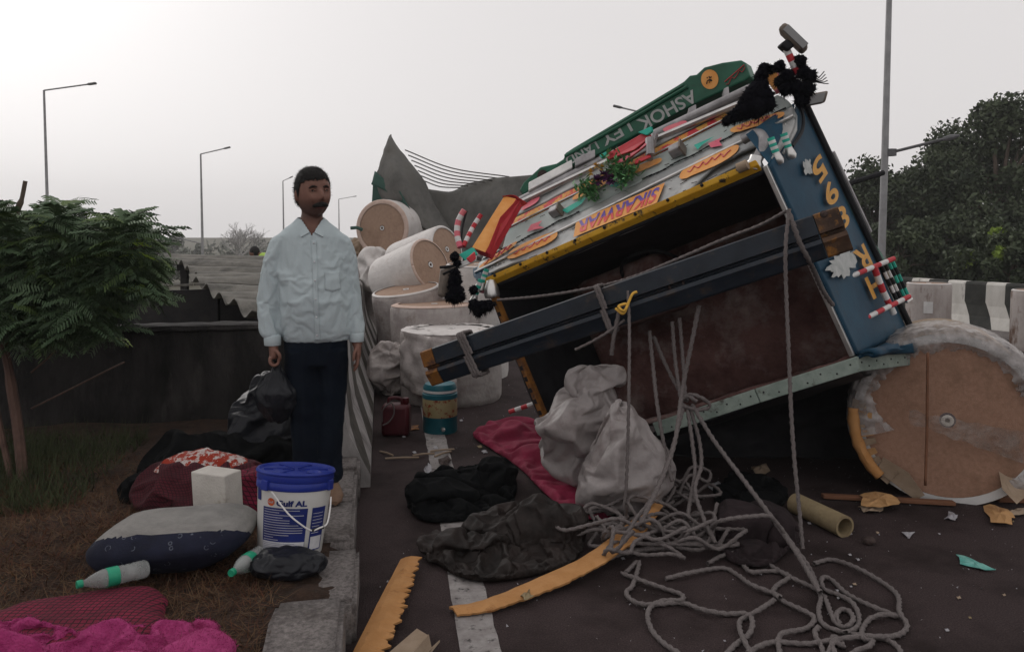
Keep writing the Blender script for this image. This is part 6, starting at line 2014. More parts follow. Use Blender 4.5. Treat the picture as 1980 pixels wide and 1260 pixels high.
rope('rope', 'rope looped round the upper end of the crossbeam', H_([(1524, 406, 4.2), (1536, 440, 4.17), (1546, 468, 4.17), (1562, 500, 4.2), (1572, 520, 4.3), (1590, 560, 4.42), (1610, 590, 4.5)]), .013)
rope('rope', 'rope hanging straight down across the kraft ended reel', H_([(1794, 682, 4.62), (1793, 760, 4.6), (1792, 850, 4.58), (1789, 938, 4.56)]), .008, mt='brown_wood')
# on the ground (traced in plan)
Z = lambda L, z=.012: [G(1060 + x / 2.676, 920 + y / 2.676, z + .012 * (i % 3 == 1)) for i, (x, y) in enumerate(L)]
GR = [('ground rope with a loose end pointing at the curved board', [(605, 530), (730, 500), (900, 475), (980, 510), (1050, 560), (1190, 615), (1215, 645), (1360, 715), (1375, 750), (1330, 790), (1220, 810), (1190, 850), (1200, 920), (1190, 990)]),
      ('ground rope sweeping in a wide curve to the picture bottom', [(380, 500), (500, 545), (600, 580), (690, 612), (690, 640), (600, 645), (540, 668), (515, 720), (540, 800), (600, 865), (700, 930), (800, 990)]),
      ('ground rope crossing the middle with a twisted loop', [(400, 500), (470, 440), (440, 560), (405, 600), (440, 645), (520, 665), (690, 655), (800, 690), (920, 712), (1030, 712), (1058, 760), (1035, 820), (960, 880), (900, 950)]),
      ('ground rope doubled back beside the twisted loop', [(1170, 640), (1110, 680), (1030, 725), (990, 755), (1005, 830), (1050, 915), (1080, 990)]),
      ('ground rope curling round the dark purple heap', [(1010, 460), (1050, 495), (1120, 492), (1200, 495), (1250, 520), (1190, 560), (1165, 600), (1200, 630)]),
      ('ground rope making the widest loop toward the open asphalt', [(1150, 460), (1260, 525), (1380, 580), (1412, 625), (1400, 700), (1430, 770), (1550, 812), (1700, 830), (1815, 820), (1858, 770), (1818, 700), (1810, 620), (1740, 555), (1600, 475), (1470, 432), (1375, 452)]),
      ('ground rope with a small eye near the taut rope\'s foot', [(1800, 720), (1690, 678), (1550, 610), (1460, 530), (1415, 530), (1430, 585), (1500, 612), (1570, 650), (1605, 710), (1600, 780), (1540, 810)]),
      ('ground rope arching along the picture bottom', [(1030, 915), (1090, 880), (1180, 858), (1350, 866), (1550, 836), (1700, 832), (1790, 865), (1830, 920), (1840, 990)]),
      ('ground rope bend below the widest loop', [(1815, 725), (1740, 715), (1670, 735), (1632, 780), (1625, 830), (1660, 850), (1700, 835)]),
      ('ground rope forming small loops at the picture bottom', [(1400, 780), (1380, 810), (1410, 870), (1440, 930), (1480, 860), (1530, 880), (1480, 830), (1470, 880), (1520, 950), (1600, 900), (1660, 880), (1680, 850), (1640, 830)]),
      ('thin ground rope coil inside the widest loop', [(1430, 620), (1470, 720), (1490, 760), (1540, 780), (1580, 740), (1560, 700), (1520, 690), (1490, 720), (1510, 765)]),
      ('ground rope draped over the dark purple heap', [(850, 275), (870, 240), (960, 218), (1130, 205), (1180, 240), (1240, 320), (1300, 400), (1350, 470), (1400, 580)])]
for i, (lab, L) in enumerate(GR):
    z0 = .14 if 'draped' in lab else .013
    pts = Z(L, z0)
    if 'draped' in lab:
        pts = [V((p.x, p.y, p.z)) for p in pts]
        pts[0].z = .1
        pts = [G(1060 + x / 2.676, 920 + y / 2.676, zz) for (x, y), zz in zip(L, (.1, .2, .24, .24, .2, .12, .06, .03, .013))]
    rope('rope', lab, pts, .0105, k=7, n=8)
r = random.Random(77)
for i, (px, py, lab, rx, ry) in enumerate(((1165, 1040, 'rope coil bunched beside the brown leatherette cover', .19, .12), (1215, 990, 'rope coil piled against the narrow topped sack', .2, .1), (1285, 1040, 'rope coil tangled behind the long curved board', .2, .14),
                                            (1345, 1060, 'loose rope coil beside the dark purple heap', .22, .12), (1310, 965, 'rope coil piled under the hanging ropes', .16, .14), (1225, 1075, 'rope coil caught under the curved board', .17, .08))):
    c = G(px, py, .02); pts = []
    ph = r.uniform(0, 6)
    for k in range(36):
        a = ph + k * .78
        rad = 1 + .35 * math.sin(k * 1.9 + i)
        dx = .09 * math.sin(k * .37 + i * 2); dy = .06 * math.cos(k * .29 + i)
        pts.append(c + V((rx * rad * math.cos(a) * .8 + dx, ry * rad * math.sin(a) + dy, .0 + .004 * k * (.3 + abs(math.sin(k * 1.3))))))
    rope('rope', lab, pts, .0098, k=5)

# ================================================================== ON THE VERGE
vz = lambda x, y: verge_h(x, y)
def VG(px, py, dz=0.0):
    p = G(px, py, .165)
    return V((p.x, p.y, verge_h(p.x, p.y) + dz))
# pail
pc_ = P(560, 1080, 3.5); pb_ = V((pc_.x, 3.5, .19)); pt_ = P(573, 905, 3.55)
ax_ = (pt_ - pb_); PH = ax_.length; ax_.normalize()
pail = thing('oil_pail', 'white plastic oil pail with blue lid standing on the kerb', 'pail', pb_)
fr = V((-pb_.x, -pb_.y, 0)).normalized(); fr = (fr - ax_ * fr.dot(ax_)).normalized(); sx = ax_.cross(fr)
if sx.x < 0: sx = -sx
prad = lambda h: .139 + (.160 - .139) * (h / (PH * .8))
MB().lathe([(0, 0), (.134, 0), (.139, .008), (prad(PH * .8), PH * .8)], pb_, ax_, 56).build('body', 'pail_white', pail)
mb = MB(); hb_ = PH * .79
mb.lathe([(.163, hb_), (.166, hb_ + .004), (.166, hb_ + .03), (.163, hb_ + .034), (.168, hb_ + .04), (.168, hb_ + .062), (.172, hb_ + .066), (.173, PH - .004), (.168, PH + .004), (.160, PH + .004), (.155, PH - .006), (.1, PH - .006), (.098, PH - .003), (.06, PH - .003), (.058, PH - .006), (0, PH - .006)], pb_, ax_, 64)
lid = mb.build('lid', 'pail_blue', pail)
mb = MB(); 
for k in range(6):
    a = k * math.pi / 3
    d = sx * math.cos(a) + fr * math.sin(a)
    mb.bar(pb_ + ax_ * (PH - .003) + d * .02, pb_ + ax_ * (PH - .003) + d * .14, d.cross(ax_) * .003, ax_ * .004)
stuff(mb.build('lid_rib', 'pail_blue', lid, smooth=False))
MB().lathe([(0, .0), (.03, 0), (.032, .006), (.026, .008), (.02, .002), (0, .002)], pb_ + ax_ * (PH - .006) + sx * .075 + fr * .08, ax_, 20).build('spout_cap', 'pail_blue', lid)
for s in (-1, 1):
    mb = MB(); a = R(-62 * s) if s > 0 else R(50)
    d = fr * math.cos(a) + sx * (-math.sin(a)); mb.box(pb_ + ax_ * (hb_ + .02) + d * .168, d * .008, d.cross(ax_) * .02, ax_ * .022); mb.build('handle_lug', 'pail_blue', pail, smooth=False, bevel=.004)
def PL(a, h, o=.0015): return pb_ + ax_ * h + (fr * math.cos(a) + sx * math.sin(a)) * (prad(h) + o)
def ppatch(name, mt, a0, a1, h0, h1, o=.0015, par=pail):
    mb = MB(); mb.grid(lambda u, v: PL(a0 + (a1 - a0) * u, h0 + (h1 - h0) * v, o), max(2, int(abs(a1 - a0) * 14)), 2); return mb.build(name, mt, par)
LB = ppatch('label', 'ink_blue', -.95, .38, .07, .215)
ppatch('label_frame', 'ink_blue', -.95, .38, .026, .069, .0012)
lw = ppatch('label', 'ink_white', -.935, .365, .030, .072, .002)
sl = ppatch('label', 'ink_blue', .52, 1.05, .03, .215)
ppatch('label', 'ink_white', .56, 1.0, .035, .09, .002)
ppatch('label', 'ink_blue', -1.35, -1.08, .235, .30)
r = random.Random(4)
for k in range(13):
    h = .205 - .0105 * k
    a0 = -.90; a1 = a0 + r.choice((1.18, 1.05, .5, .8, .35, .6, 1.1))
    ppatch('printed_line', 'ink_white', a0, a1, h, h + .0022, .0025, LB)
for k in range(5):
    ppatch('printed_line', 'ink_blue', -.9, -.9 + r.uniform(.9, 1.2), .036 + .007 * k, .0372 + .007 * k, .0028, lw)
for k in range(7):
    ppatch('printed_line', 'ink_white', .56, .56 + r.uniform(.25, .42), .105 + .014 * k, .107 + .014 * k, .0025, sl)
def ptext(s, a0, a1, h0, h1, mt, bold=.03, o=.0022):
    vs, fs = text2d(s, bold); mb = MB(); mb.add([PL(a0 + (a1 - a0) * x, h0 + (h1 - h0) * y, o) for x, y in vs], fs); return mb.build('lettering', mt, pail, smooth=False)
ptext('Gulf AL', -.50, .34, .223, .249, 'ink_blue', .045)
mb = MB(); mb.add([PL(-.67 + .115 * math.cos(t), .238 + .0165 * math.sin(t), .002) for t in [2 * math.pi * i / 28 for i in range(28)]], [tuple(range(28))]); lg = mb.build('round_emblem', 'ink_orange', pail, smooth=False)
vs, fs = text2d('Gulf', .02); mb = MB(); mb.add([PL(-.755 + .17 * x, .233 + .0105 * y, .003) for x, y in vs], fs); mb.build('lettering', 'ink_white', lg, smooth=False)
h1, h2 = P(525, 950, 3.36), P(640, 960, 3.42)
mb = MB(); mb.tube(cr([h1, P(555, 990, 3.32), P(580, 1012, 3.28), P(602, 1025, 3.28), P(618, 1020, 3.29), P(632, 1012, 3.33), P(638, 985, 3.38), h2], 6), .0035, 6); mb.build('wire_handle', 'white', pail)
mb = MB(); mb.tube([P(603, 1025, 3.28), P(626, 1018, 3.31)], .007, 8); mb.build('handle_grip', 'black', pail)
simsack('black_bag', 'flat puffy black bag lying in front of the oil pail', 'bag', (P(557, 1112, 3.3).x, 3.28, .225), (.15, .1, .05), 'bin_bag', rest=1.2, sub=4, pinr=.03, core=.9, floor=.172)

# bottles
def bottle(label, pcap, pend, r_=.036, lab=True):
    d = (pend - pcap); L = d.length
    t = thing('water_bottle', label, 'bottle', pcap, 'empty water bottles on the dry grass')
    MB().lathe([(0, 0), (.014, 0), (.0155, .004), (.0155, .02), (.013, .022)], pcap, d, 18).build('cap', 'cap_green', t)
    prof = [(.0125, .022), (.013, .03), (.02, .045), (.03, .07), (r_, .095), (r_, .12), (r_ * .95, .125), (r_, .13), (r_, .17), (r_ * .94, .178), (r_, .186), (r_ * .94, .2), (r_, .21), (r_, L - .01), (r_ * .8, L), (0, L - .006)]
    MB().lathe(prof, pcap, d, 26).build('body', 'pet', t)
    MB().lathe([(r_ + .001, .105), (r_ + .0015, .108), (r_ + .0015, .148), (r_ + .001, .15)], pcap, d, 26).build('label', 'cap_green', t)
    return t
bottle('empty water bottle lying beside the maroon check cloth', P(148, 1130, 3.02) , P(285, 1098, 3.2))
bottle('empty water bottle lying between pillow and oil pail', P(446, 1108, 3.16), P(500, 1072, 3.36))
# pillow: grey back, navy printed front
pil_c = P(335, 1040, 3.42)
mb = MB(); 
px_, py_, pz_ = V((.995, .07, .03)).normalized(), V((-.07, .995, 0)).normalized(), V((0, 0, 1))
def pil(d, p):
    x, y, z = d.x, d.y, d.z
    sg = lambda a, e: math.copysign(abs(a) ** e, a)
    X, Y_, Z_ = sg(x, .55) * .345, sg(y, .6) * .20, sg(z, .8)
    ed = max(abs(X) / .345, abs(Y_) / .2)
    tck = .115 * (1 - .55 * ed ** 4)
    q = px_ * X + py_ * (Y_ + .03 * x * x) + pz_ * (Z_ * tck)
    q += pz_ * (.012 * (ridge(q, 5, 3) - .3)) + pz_ * (.04 * x * (1 if x > 0 else .6))
    return q
mb.sphere((0, 0, 0), 1, 5, pil)
ms = []
pcn = V((pil_c.x, 3.42, .27))
for f in mb.f:
    c = sum((V(mb.v[i]) for i in f), V((0, 0, 0))) / len(f)
    yy = c.dot(py_); zz = c.z; xx = c.dot(px_)
    ms.append(0 if (zz - .04 * xx > .035 - (yy + .06) * .55 - .10 * (xx < -.6) and zz > -.02) else 1)
mb.m = ms
mb.v = [tuple(V(v) + pcn) for v in mb.v]
o = mb.build('pillow', ['pillow_grey', 'pillow_navy'], loc=pcn, angle=0); tag(o, 'long pillow with grey back and navy ring printed front', 'pillow')
# foam block
fa = P(378, 905, 3.82)
fb = V((P(422, 1000, 3.85).x, 3.85, .285))
mb = MB(); yaw = Matrix.Rotation(R(-22), 3, 'Z')
fx_, fy_, fz_ = yaw @ V((.102, 0, 0)), yaw @ V((0, .06, 0)), (yaw @ V((-.035, -.02, 1))).normalized() * .142
mb.box(fb + V((0, 0, .02)), fx_, fy_, fz_); o = mb.build('foam_block', 'foam', smooth=False, bevel=.006, loc=fb)
bm = None
mb = MB(); mb.box(fb + V((0, 0, .02)) + fx_ * 1.012, fx_ * .02, fy_ * .97, fz_ * .985); 
sd2 = mb.build('glued_edge', 'foam_side', o, smooth=False, bevel=.002) if False else None
tag(o, 'white foam block standing upright behind the pillow', 'foam block')
# quilts and black bags behind
simsack('quilt', 'dark maroon checked quilt bundled behind the foam block', 'quilt', (P(405, 940, 4.15).x, 4.15, .25), (.36, .2, .16), 'maroon_check_fine', rest=1.22, sub=5, pinr=.012, core=.9, floor=.15)
polar_cloth('printed_cloth', 'red and white flower printed cloth folded over the maroon quilt', 'cloth',
            [P(296, 925, 4.12), P(330, 920, 4.06), P(392, 908, 4.06), P(455, 900, 4.08), P(490, 885, 4.2), P(430, 880, 4.26), P(340, 890, 4.22)], .04, 'floral', base_fn=lambda x, y: .41 - .55 * (x + 1.6) ** 2 - 1.6 * (y - 4.2) ** 2, amp=.03, freq=4, seed=4)
simsack('quilt', 'bright maroon checked cloth bundle squeezed beside the oil pail', 'quilt', (P(492, 940, 4.05).x, 4.05, .24), (.12, .12, .15), 'maroon_check', rest=1.3, sub=4, pinr=.03, core=.88, floor=.15)
simsack('black_bag', 'big slumped black bag leaning toward the wall', 'bag', (P(420, 880, 4.55).x, 4.58, .24), (.42, .22, .2), 'black_cloth', rest=1.35, sub=5, pinr=.012, core=.85, floor=.14)
simsack('black_bag', 'tall stuffed black bag standing behind the man\'s legs', 'bag', (P(515, 830, 4.8).x, 4.8, .40), (.22, .18, .3), 'bin_bag', rest=1.35, sub=5, pinr=.012, core=.85, floor=.15, shape=lambda p: V((p.x * (1 - .5 * max(0, p.z) / .3), p.y, p.z * 1.15)))
simsack('black_bag', 'small black bag on the grass edge beside the maroon quilt', 'bag', (P(285, 935, 4.3).x, 4.3, .2), (.12, .14, .09), 'black_cloth', rest=1.35, sub=4, pinr=.03, core=.85, floor=.14)
# maroon check cloth and pink fleece in the front
polar_cloth('check_cloth', 'maroon checked cloth laid flat behind the pink fleece', 'cloth', [G(-80, 1205, .2), G(0, 1170, .2), G(110, 1146, .2), G(215, 1130, .2), G(290, 1126, .2), G(322, 1140, .2), G(318, 1180, .2), G(330, 1230, .2), G(150, 1280, .2), G(-60, 1290, .2)],
            .045, 'maroon_check', base_fn=lambda x, y: .17, amp=.012, freq=3, seed=2, power=8, warp=0)
def fleece_h(x, y):
    return .0
ring_ = [G(-160, 1290, .17), G(-60, 1240, .17), G(60, 1228, .17), G(170, 1246, .17), G(260, 1235, .17), G(350, 1228, .17), G(415, 1242, .17), G(425, 1275, .17), G(470, 1320, .17), G(520, 1400, .17), G(300, 1520, .17), G(0, 1560, .17), G(-200, 1450, .17)]
simcloth('fleece_blanket', 'bright pink fleece blanket heaped in the front corner', 'blanket', ring_, 'pink_fleece', rest=1.42, floor=.185, n=80, seed=6, bend=2.5, frames=34,
         bumps=[((-1.75, 2.35, .17), (.34, .2, .17)), ((-1.2, 2.2, .17), (.26, .18, .15)), ((-1.0, 2.42, .17), (.12, .14, .1))], pin=.75, th=.012)

fo = bpy.data.objects['fleece_blanket']; fr_ = random.Random(2); tr_ = []
fm_ = fo.data
for p_ in fm_.polygons:
    a, b, c = [fo.location + fm_.vertices[i].co for i in p_.vertices][:3]
    nrm = p_.normal
    for k_ in range(4):
        u, v = fr_.random(), fr_.random()
        if u + v > 1: u, v = 1 - u, 1 - v
        q = a + (b - a) * u + (c - a) * v
        g = (nrm + V((fr_.uniform(-.9, .9), fr_.uniform(-.9, .9), fr_.uniform(-.5, .5)))).normalized()
        s_ = g.cross(V((fr_.random(), fr_.random(), .3))).normalized() * .0012
        tr_.append((q - s_, q + s_, q + g * fr_.uniform(.005, .011)))
stuff(quads_np('fleece_nap', np.array([[tuple(x) for x in t_] for t_ in tr_]), 'pink_fleece', fo, tri=True))

# ================================================================== THE STANDING MAN
MO = V((P(605, 700, 4.27).x, 4.27, .2))
yawm = Matrix.Rotation(R(14), 3, 'Z')
mr, mf_ = yawm @ V((1, 0, 0)), yawm @ V((0, -1, 0))
def W(x, y, z): return MO + mr * x + mf_ * y + V((0, 0, z))
def ell(c, rx, ry, tilt=None):
    return (W(*c), mr * rx, mf_ * ry)
man = thing('person', 'man in a pale blue shirt and navy trousers standing on the kerb', 'person', MO)
# body: one continuous surface under the clothes
mb = MB()
hc = V((.012, .03, 1.605))
hyaw = Matrix.Rotation(R(22), 3, 'Z') @ Matrix.Rotation(R(-3), 3, 'Y')
def head(d, p):
    x, y, z = d.x, d.y, d.z       # x: picture right, y: face forward, z up
    X, Y_, Z_ = math.copysign(abs(x) ** .84, x) * .087, y * .104, math.copysign(abs(z) ** .93, z) * .128
    if z < 0:
        k = 1 + .10 * z - .16 * z * z * (1 if z < -.3 else .4); X *= k; Y_ *= 1 + z * .05
    if y > 0:
        g = lambda cx, cz, s: math.exp(-(((x - cx) / s) ** 2 + ((z - cz) / s) ** 2))
        Y_ += .034 * g(0, -.17, .12) + .018 * g(0, -.03, .09) + .012 * g(0, .05, .08)
        Y_ += .010 * (g(.0, -.5, .2)) + .014 * g(0, -.83, .2)
        Y_ -= .020 * (g(.36, .09, .17) + g(-.36, .09, .17))
        Y_ += .009 * (g(.36, .27, .14) + g(-.36, .27, .14)) + .008 * (g(.5, -.2, .2) + g(-.5, -.2, .2))
        Y_ += .007 * (g(.14, -.24, .07) + g(-.14, -.24, .07))
        X *= 1 - .05 * max(0, y - .6)
    q = hyaw @ V((X, -Y_, Z_)); return mr * q.x + V((0, 0, 0)) + (mf_ * -1) * q.y + V((0, 0, q.z))
mb.sphere(W(*hc), 1, 5, head)
def HW(x, y, z):
    q = hyaw @ V((x, -y, z)); return W(*hc) + mr * q.x - mf_ * q.y + V((0, 0, q.z))
for s in (-1, 1):
    mb.sphere(HW(.085 * s, -.012, -.008), (.012, .02, .034), 3)
mb.rings([(W(.0, -.01, 1.38), mr * .075, mf_ * .07), (W(.0, -.005, 1.44), mr * .062, mf_ * .062), (W(.006, .0, 1.5), mr * .055, mf_ * .058), (W(.01, .01, 1.56), mr * .056, mf_ * .06)], 24)
mb.rings([ell((.02, .0, .84), .13, .09), ell((.01, .0, 1.1), .14, .1), ell((0, 0, 1.32), .155, .095), ell((0, -.006, 1.39), .135, .082), ell((0, -.01, 1.43), .09, .07), ell((0, -.01, 1.46), .06, .06)], 24)
for lx, kx, ax2, fy in ((-.06, -.045, -.035, .0), (.095, .085, .075, .03)):
    mb.rings([ell((lx, 0, .86), .07, .07), ell((kx, .01, .46), .05, .055), ell((ax2, fy, .08), .036, .042), ell((ax2, fy, .03), .036, .045)], 18)
    mb.rings([(W(ax2, fy - .05, .04), mr * .032, V((0, 0, .03))), (W(ax2 + .01, fy + .05, .04), mr * .042, V((0, 0, .032))), (W(ax2 + .02, fy + .15, .028), mr * .045, V((0, 0, .02))), (W(ax2 + .02, fy + .19, .024), mr * .03, V((0, 0, .012)))], 16)
def limb(pts): 
    rr_ = []
    for (c, r_) in pts: rr_.append((W(*c), mr * r_, mf_ * r_))
    mb.rings(rr_, 16)
limb([((-.14, -.01, 1.33), .034), ((-.2, -.01, 1.2), .034), ((-.225, -.01, 1.08), .034), ((-.205, .035, .84), .028), ((-.2, .045, .81), .028)])
limb([((.14, -.01, 1.33), .034), ((.188, -.01, 1.2), .034), ((.212, -.01, 1.08), .034), ((.232, .035, .84), .028), ((.231, .04, .80), .028)])
# right-hand side of the picture: relaxed hand
def finger(pts, r_):
    mb.tube(cr([W(*p) for p in pts], 4), [r_ * (1 - .25 * i / (4 * (len(pts) - 1))) for i in range(4 * (len(pts) - 1) + 1)], 10)
mb.rings([(W(.231, .04, .82), mr * .024, mf_ * .03), (W(.232, .045, .79), mr * .021, mf_ * .038), (W(.232, .05, .75), mr * .019, mf_ * .042), (W(.23, .052, .725), mr * .017, mf_ * .038)], 18)
for k, (yy, L) in enumerate(((.082, .072), (.062, .08), (.042, .076), (.024, .06))):
    finger([(.231, yy, .74), (.230, yy + .004, .74 - L * .5), (.222, yy + .002, .74 - L * .82), (.212, yy - .004, .74 - L)], .0088)
finger([(.226, .075, .785), (.214, .098, .765), (.21, .105, .742), (.208, .102, .722)], .0098)
# left-hand side of the picture: fist round the bag neck
mb.rings([(W(-.2, .045, .83), mr * .026, mf_ * .03), (W(-.198, .05, .795), mr * .024, mf_ * .038), (W(-.197, .052, .765), mr * .024, mf_ * .042), (W(-.196, .05, .745), mr * .02, mf_ * .036)], 18)
for k, yy in enumerate((.088, .066, .044, .024)):
    finger([(-.214, yy, .755), (-.214, yy + .004, .728), (-.196, yy + .006, .712), (-.176, yy + .002, .722), (-.17, yy, .742)], .0098)
finger([(-.186, .085, .79), (-.168, .1, .77), (-.166, .096, .748), (-.176, .085, .735)], .0105)
vs, ns, fs = voxel(mb, .0045, 3)
mbb = MB(); mbb.add(vs, fs); body = mbb.build('body', 'skin', man, angle=0)
# hair, brows, eyes, moustache, lips
def hairline(d):
    if d.y > .34:
        return .46 + .09 * nz(d, 7) + .05 * nz(d, 21) + .10 * max(0, .3 - abs(abs(d.x) - .45)) - .25 * max(0, abs(d.x) - .5)
    if d.y > -.12 and abs(d.x) > .6:
        return -.14 + 2.4 * max(0, d.y - .16) + .05 * nz(d, 9)
    if d.y > .0:
        return .44
    return -.42 - .12 * (-d.y) + .05 * nz(d, 7)
def hairfn(d, p):
    q = head(d, p)
    t = max(0, min(1, (d.z - hairline(d)) / .28))
    return q * (1.012 + (.05 + .035 * max(0, d.z)) * t ** .6 + .016 * nz(d, 7) * t + .02 * nz(d, 19) * t)
mb = MB(); mb.sphere(W(*hc), 1, 6, hairfn)
bm = bmesh.new(); bmesh.ops.create_icosphere(bm, subdivisions=6, radius=1)
dirs = [v.co.normalized() for v in bm.verts]; bm.free()
okd = [d.z > hairline(d) for d in dirs]
mb.f = [f for f in mb.f if all(okd[i] for i in f)]; mb.m = [0] * len(mb.f)
hair = mb.build('hair', 'hair', man, angle=0)
hr = random.Random(8); mb = MB(); cand = [d for d, o_ in zip(dirs, okd) if o_]
for i in range(3200):
    d = hr.choice(cand); p = W(*hc) + hairfn(d, d)
    n_ = (W(*hc) + hairfn(d, d) - W(*hc)).normalized()
    g = (n_ * .6 + V((hr.uniform(-.8, .8), hr.uniform(-.8, .8), hr.uniform(-.9, .3)))).normalized()
    sx_ = g.cross(n_).normalized() * .0011
    L_ = hr.uniform(.008, .017)
    mb.add([p - sx_ - n_ * .003, p + sx_ - n_ * .003, p + g * L_], [(0, 1, 2)])
stuff(mb.build('hair_strands', 'hair', hair, smooth=False, normals=False))
def hs(x, z, out=.004):
    d = V((x, math.sqrt(max(.01, 1 - x * x - z * z)), z)); return W(*hc) + head(d, d) * (1 + out / .09)
for s in (-1, 1):
    mb = MB(); mb.tube(cr([hs(.14 * s, .20, .002), hs(.36 * s, .235, .003), hs(.58 * s, .17, .002)], 5), [.002, .003, .0036, .004, .0042, .0042, .004, .0036, .003, .002, .0014], 7); mb.build('eyebrow', 'hair', man)
    mb = MB(); mb.sphere(hs(.35 * s, .07, .0), (.0095, .006, .0038), 3); e_ = mb.build('eye', 'eye', man)
    mb = MB(); mb.sphere(hs(.35 * s, .07, .0045), (.0042, .003, .0036), 2); mb.build('pupil', 'hair', e_)
    mb = MB(); mb.tube(cr([hs(.2 * s, .075, .006), hs(.35 * s, .125, .008), hs(.5 * s, .075, .006)], 5), .0035, 6); mb.build('eyelid', 'skin', man)
mb = MB(); ms_ = [hs(x, -.40 - .10 * abs(x) ** 1.2 * 2, .007) for x in (-.44, -.3, -.15, 0, .15, .3, .44)]
mb.tube(cr(ms_, 4), [.003 + .0098 * math.sin(math.pi * i / 24) ** .6 for i in range(25)], 9); mb.build('moustache', 'hair', man)
mb = MB(); mb.tube(cr([hs(x, -.565 + .02 * abs(x), .004) for x in (-.26, -.12, 0, .12, .26)], 4), [.002 + .0055 * math.sin(math.pi * i / 16) ** .7 for i in range(17)], 8); mb.build('lip', 'lip', man)
# shirt
mb = MB()
def te(z, cx, cy, rx, ry): return (W(cx, cy, z), mr * rx, mf_ * ry)
mb.rings([te(.825, .022, .0, .172, .122), te(.87, .022, .005, .177, .132), te(.95, .02, .012, .181, .146), te(1.05, .016, .018, .183, .153), te(1.15, .01, .014, .18, .147), te(1.25, .005, .006, .178, .135), te(1.34, .0, .0, .178, .122), te(1.39, .0, -.006, .163, .108), te(1.425, .0, -.01, .134, .095), te(1.455, .0, -.012, .094, .08), te(1.48, .002, -.012, .07, .068)], 40)
def sleeve(pts):
    mb.rings([(W(*c), mr * a_, mf_ * b_) for c, a_, b_ in pts], 26)
sleeve([((-.10, -.008, 1.40), .055, .066), ((-.15, -.008, 1.368), .062, .074), ((-.19, -.008, 1.27), .06, .074), ((-.212, -.008, 1.17), .057, .071), ((-.226, -.004, 1.08), .056, .069), ((-.228, .008, .98), .056, .066), ((-.222, .022, .90), .054, .062), ((-.214, .03, .865), .048, .056), ((-.205, .036, .85), .036, .04)])
sleeve([((.10, -.008, 1.40), .055, .066), ((.148, -.008, 1.368), .06, .072), ((.182, -.008, 1.27), .056, .072), ((.2, -.008, 1.17), .052, .069), ((.212, -.004, 1.08), .05, .066), ((.22, .01, .98), .05, .062), ((.226, .024, .91), .048, .058), ((.228, .032, .87), .042, .052), ((.228, .036, .855), .034, .04)])
vs, ns, fs = voxel(mb, .0105, 6)
inner = [v - n * .014 for v, n in zip(vs, ns)]
rr_ = random.Random(3); pins = []
for i, v in enumerate(vs):
    z = v.z - MO.z
    if z > 1.38 or rr_.random() < .006 or (z < .838 and rr_.random() < .25): pins.append(i)
out = settle(vs, fs, 1.032, pins, [(inner, fs)], frames=34, bend=.25, dist=.003, mass=.2)
# fine creases on top of the settled cloth
me_ = bpy.data.meshes.new('t'); me_.from_pydata(out, [], fs); me_.update()
out = [v.co + v.normal * (.0035 * (ridge(V((v.co.x * 2, v.co.y, v.co.z * .8)), 11, 3) - .3)) for v in me_.vertices]
bpy.data.meshes.remove(me_)
from mathutils.bvhtree import BVHTree
bvh = BVHTree.FromPolygons([V(p) for p in out], fs)
def keepf(f):
    c = sum((out[i] for i in f), V((0, 0, 0))) / len(f) - MO
    x, y, z = c.dot(mr), c.dot(mf_), c.z
    if z > 1.47: return False
    return not (y > .03 and z > 1.38 and abs(x - .004) < (z - 1.385) * .66)
fs2 = [f for f in fs if keepf(f)]
mbs = MB(); mbs.add(out, fs2); shirt = mbs.build('shirt', 'shirt', man, angle=0, sub=1)
def onshirt(x, z, o=.003):
    h = bvh.ray_cast(W(x, .6, z), -mf_)
    return (h[0] + mf_ * o) if h[0] is not None else W(x, .12, z)
for s in (-1, 1):
    mb = MB()
    tip = onshirt(.056 * s + .004, 1.378, .010)
    inn0, inn1 = W(.05 * s + .003, .05, 1.462), onshirt(.012 * s + .004, 1.402, .010)
    back1, back0 = W(.082 * s, -.05, 1.458), W(.068 * s, -.05, 1.482)
    out1 = W(.096 * s, .03, 1.446)
    top1 = W(.07 * s, .02, 1.478)
    mb.add([inn0, inn1, tip, out1, back1, back0, top1], [(0, 1, 2), (0, 2, 3), (0, 3, 6), (6, 3, 4), (6, 4, 5)])
    mb.build('collar', 'shirt', shirt, solid=.005, smooth=False)
mb = MB(); mb.add([W(.068, -.05, 1.482), W(-.068, -.05, 1.482), W(-.082, -.05, 1.458), W(.082, -.05, 1.458), W(0, -.085, 1.486), W(0, -.1, 1.458)], [(0, 4, 5, 3), (4, 1, 2, 5)]); mb.build('collar', 'shirt', shirt, solid=.005, smooth=False)
def strip_on(fn, nu, nv, name, sol):
    mb = MB(); mb.grid(fn, nu, nv); return mb.build(name, 'shirt', shirt, solid=sol)
strip_on(lambda u, v: onshirt(.012 + .012 * v + .026 * (u - .5), 1.36 - .52 * v, .0035), 3, 50, 'placket', .002)
for k in range(6):
    mb = MB(); mb.sphere(onshirt(.012 + .002 * k, 1.345 - .095 * k, .006), (.005, .003, .005), 2); mb.build('button', 'ink_white', shirt)
strip_on(lambda u, v: onshirt(.065 + .08 * u, 1.20 - .095 * v - .012 * (1 - abs(u - .5) * 2) * v, .0022), 8, 8, 'pocket', .001)
for (cx, cy, cz, rx) in ((-.203, .043, .84, .042), (.229, .04, .845, .038)):
    mb = MB(); mb.lathe([(rx * .98, -.028), (rx * 1.02, -.026), (rx * 1.06, .02), (rx * .9, .03)], W(cx, cy, cz), (0, 0, 1), 26); mb.build('cuff', 'shirt', shirt, solid=.004)
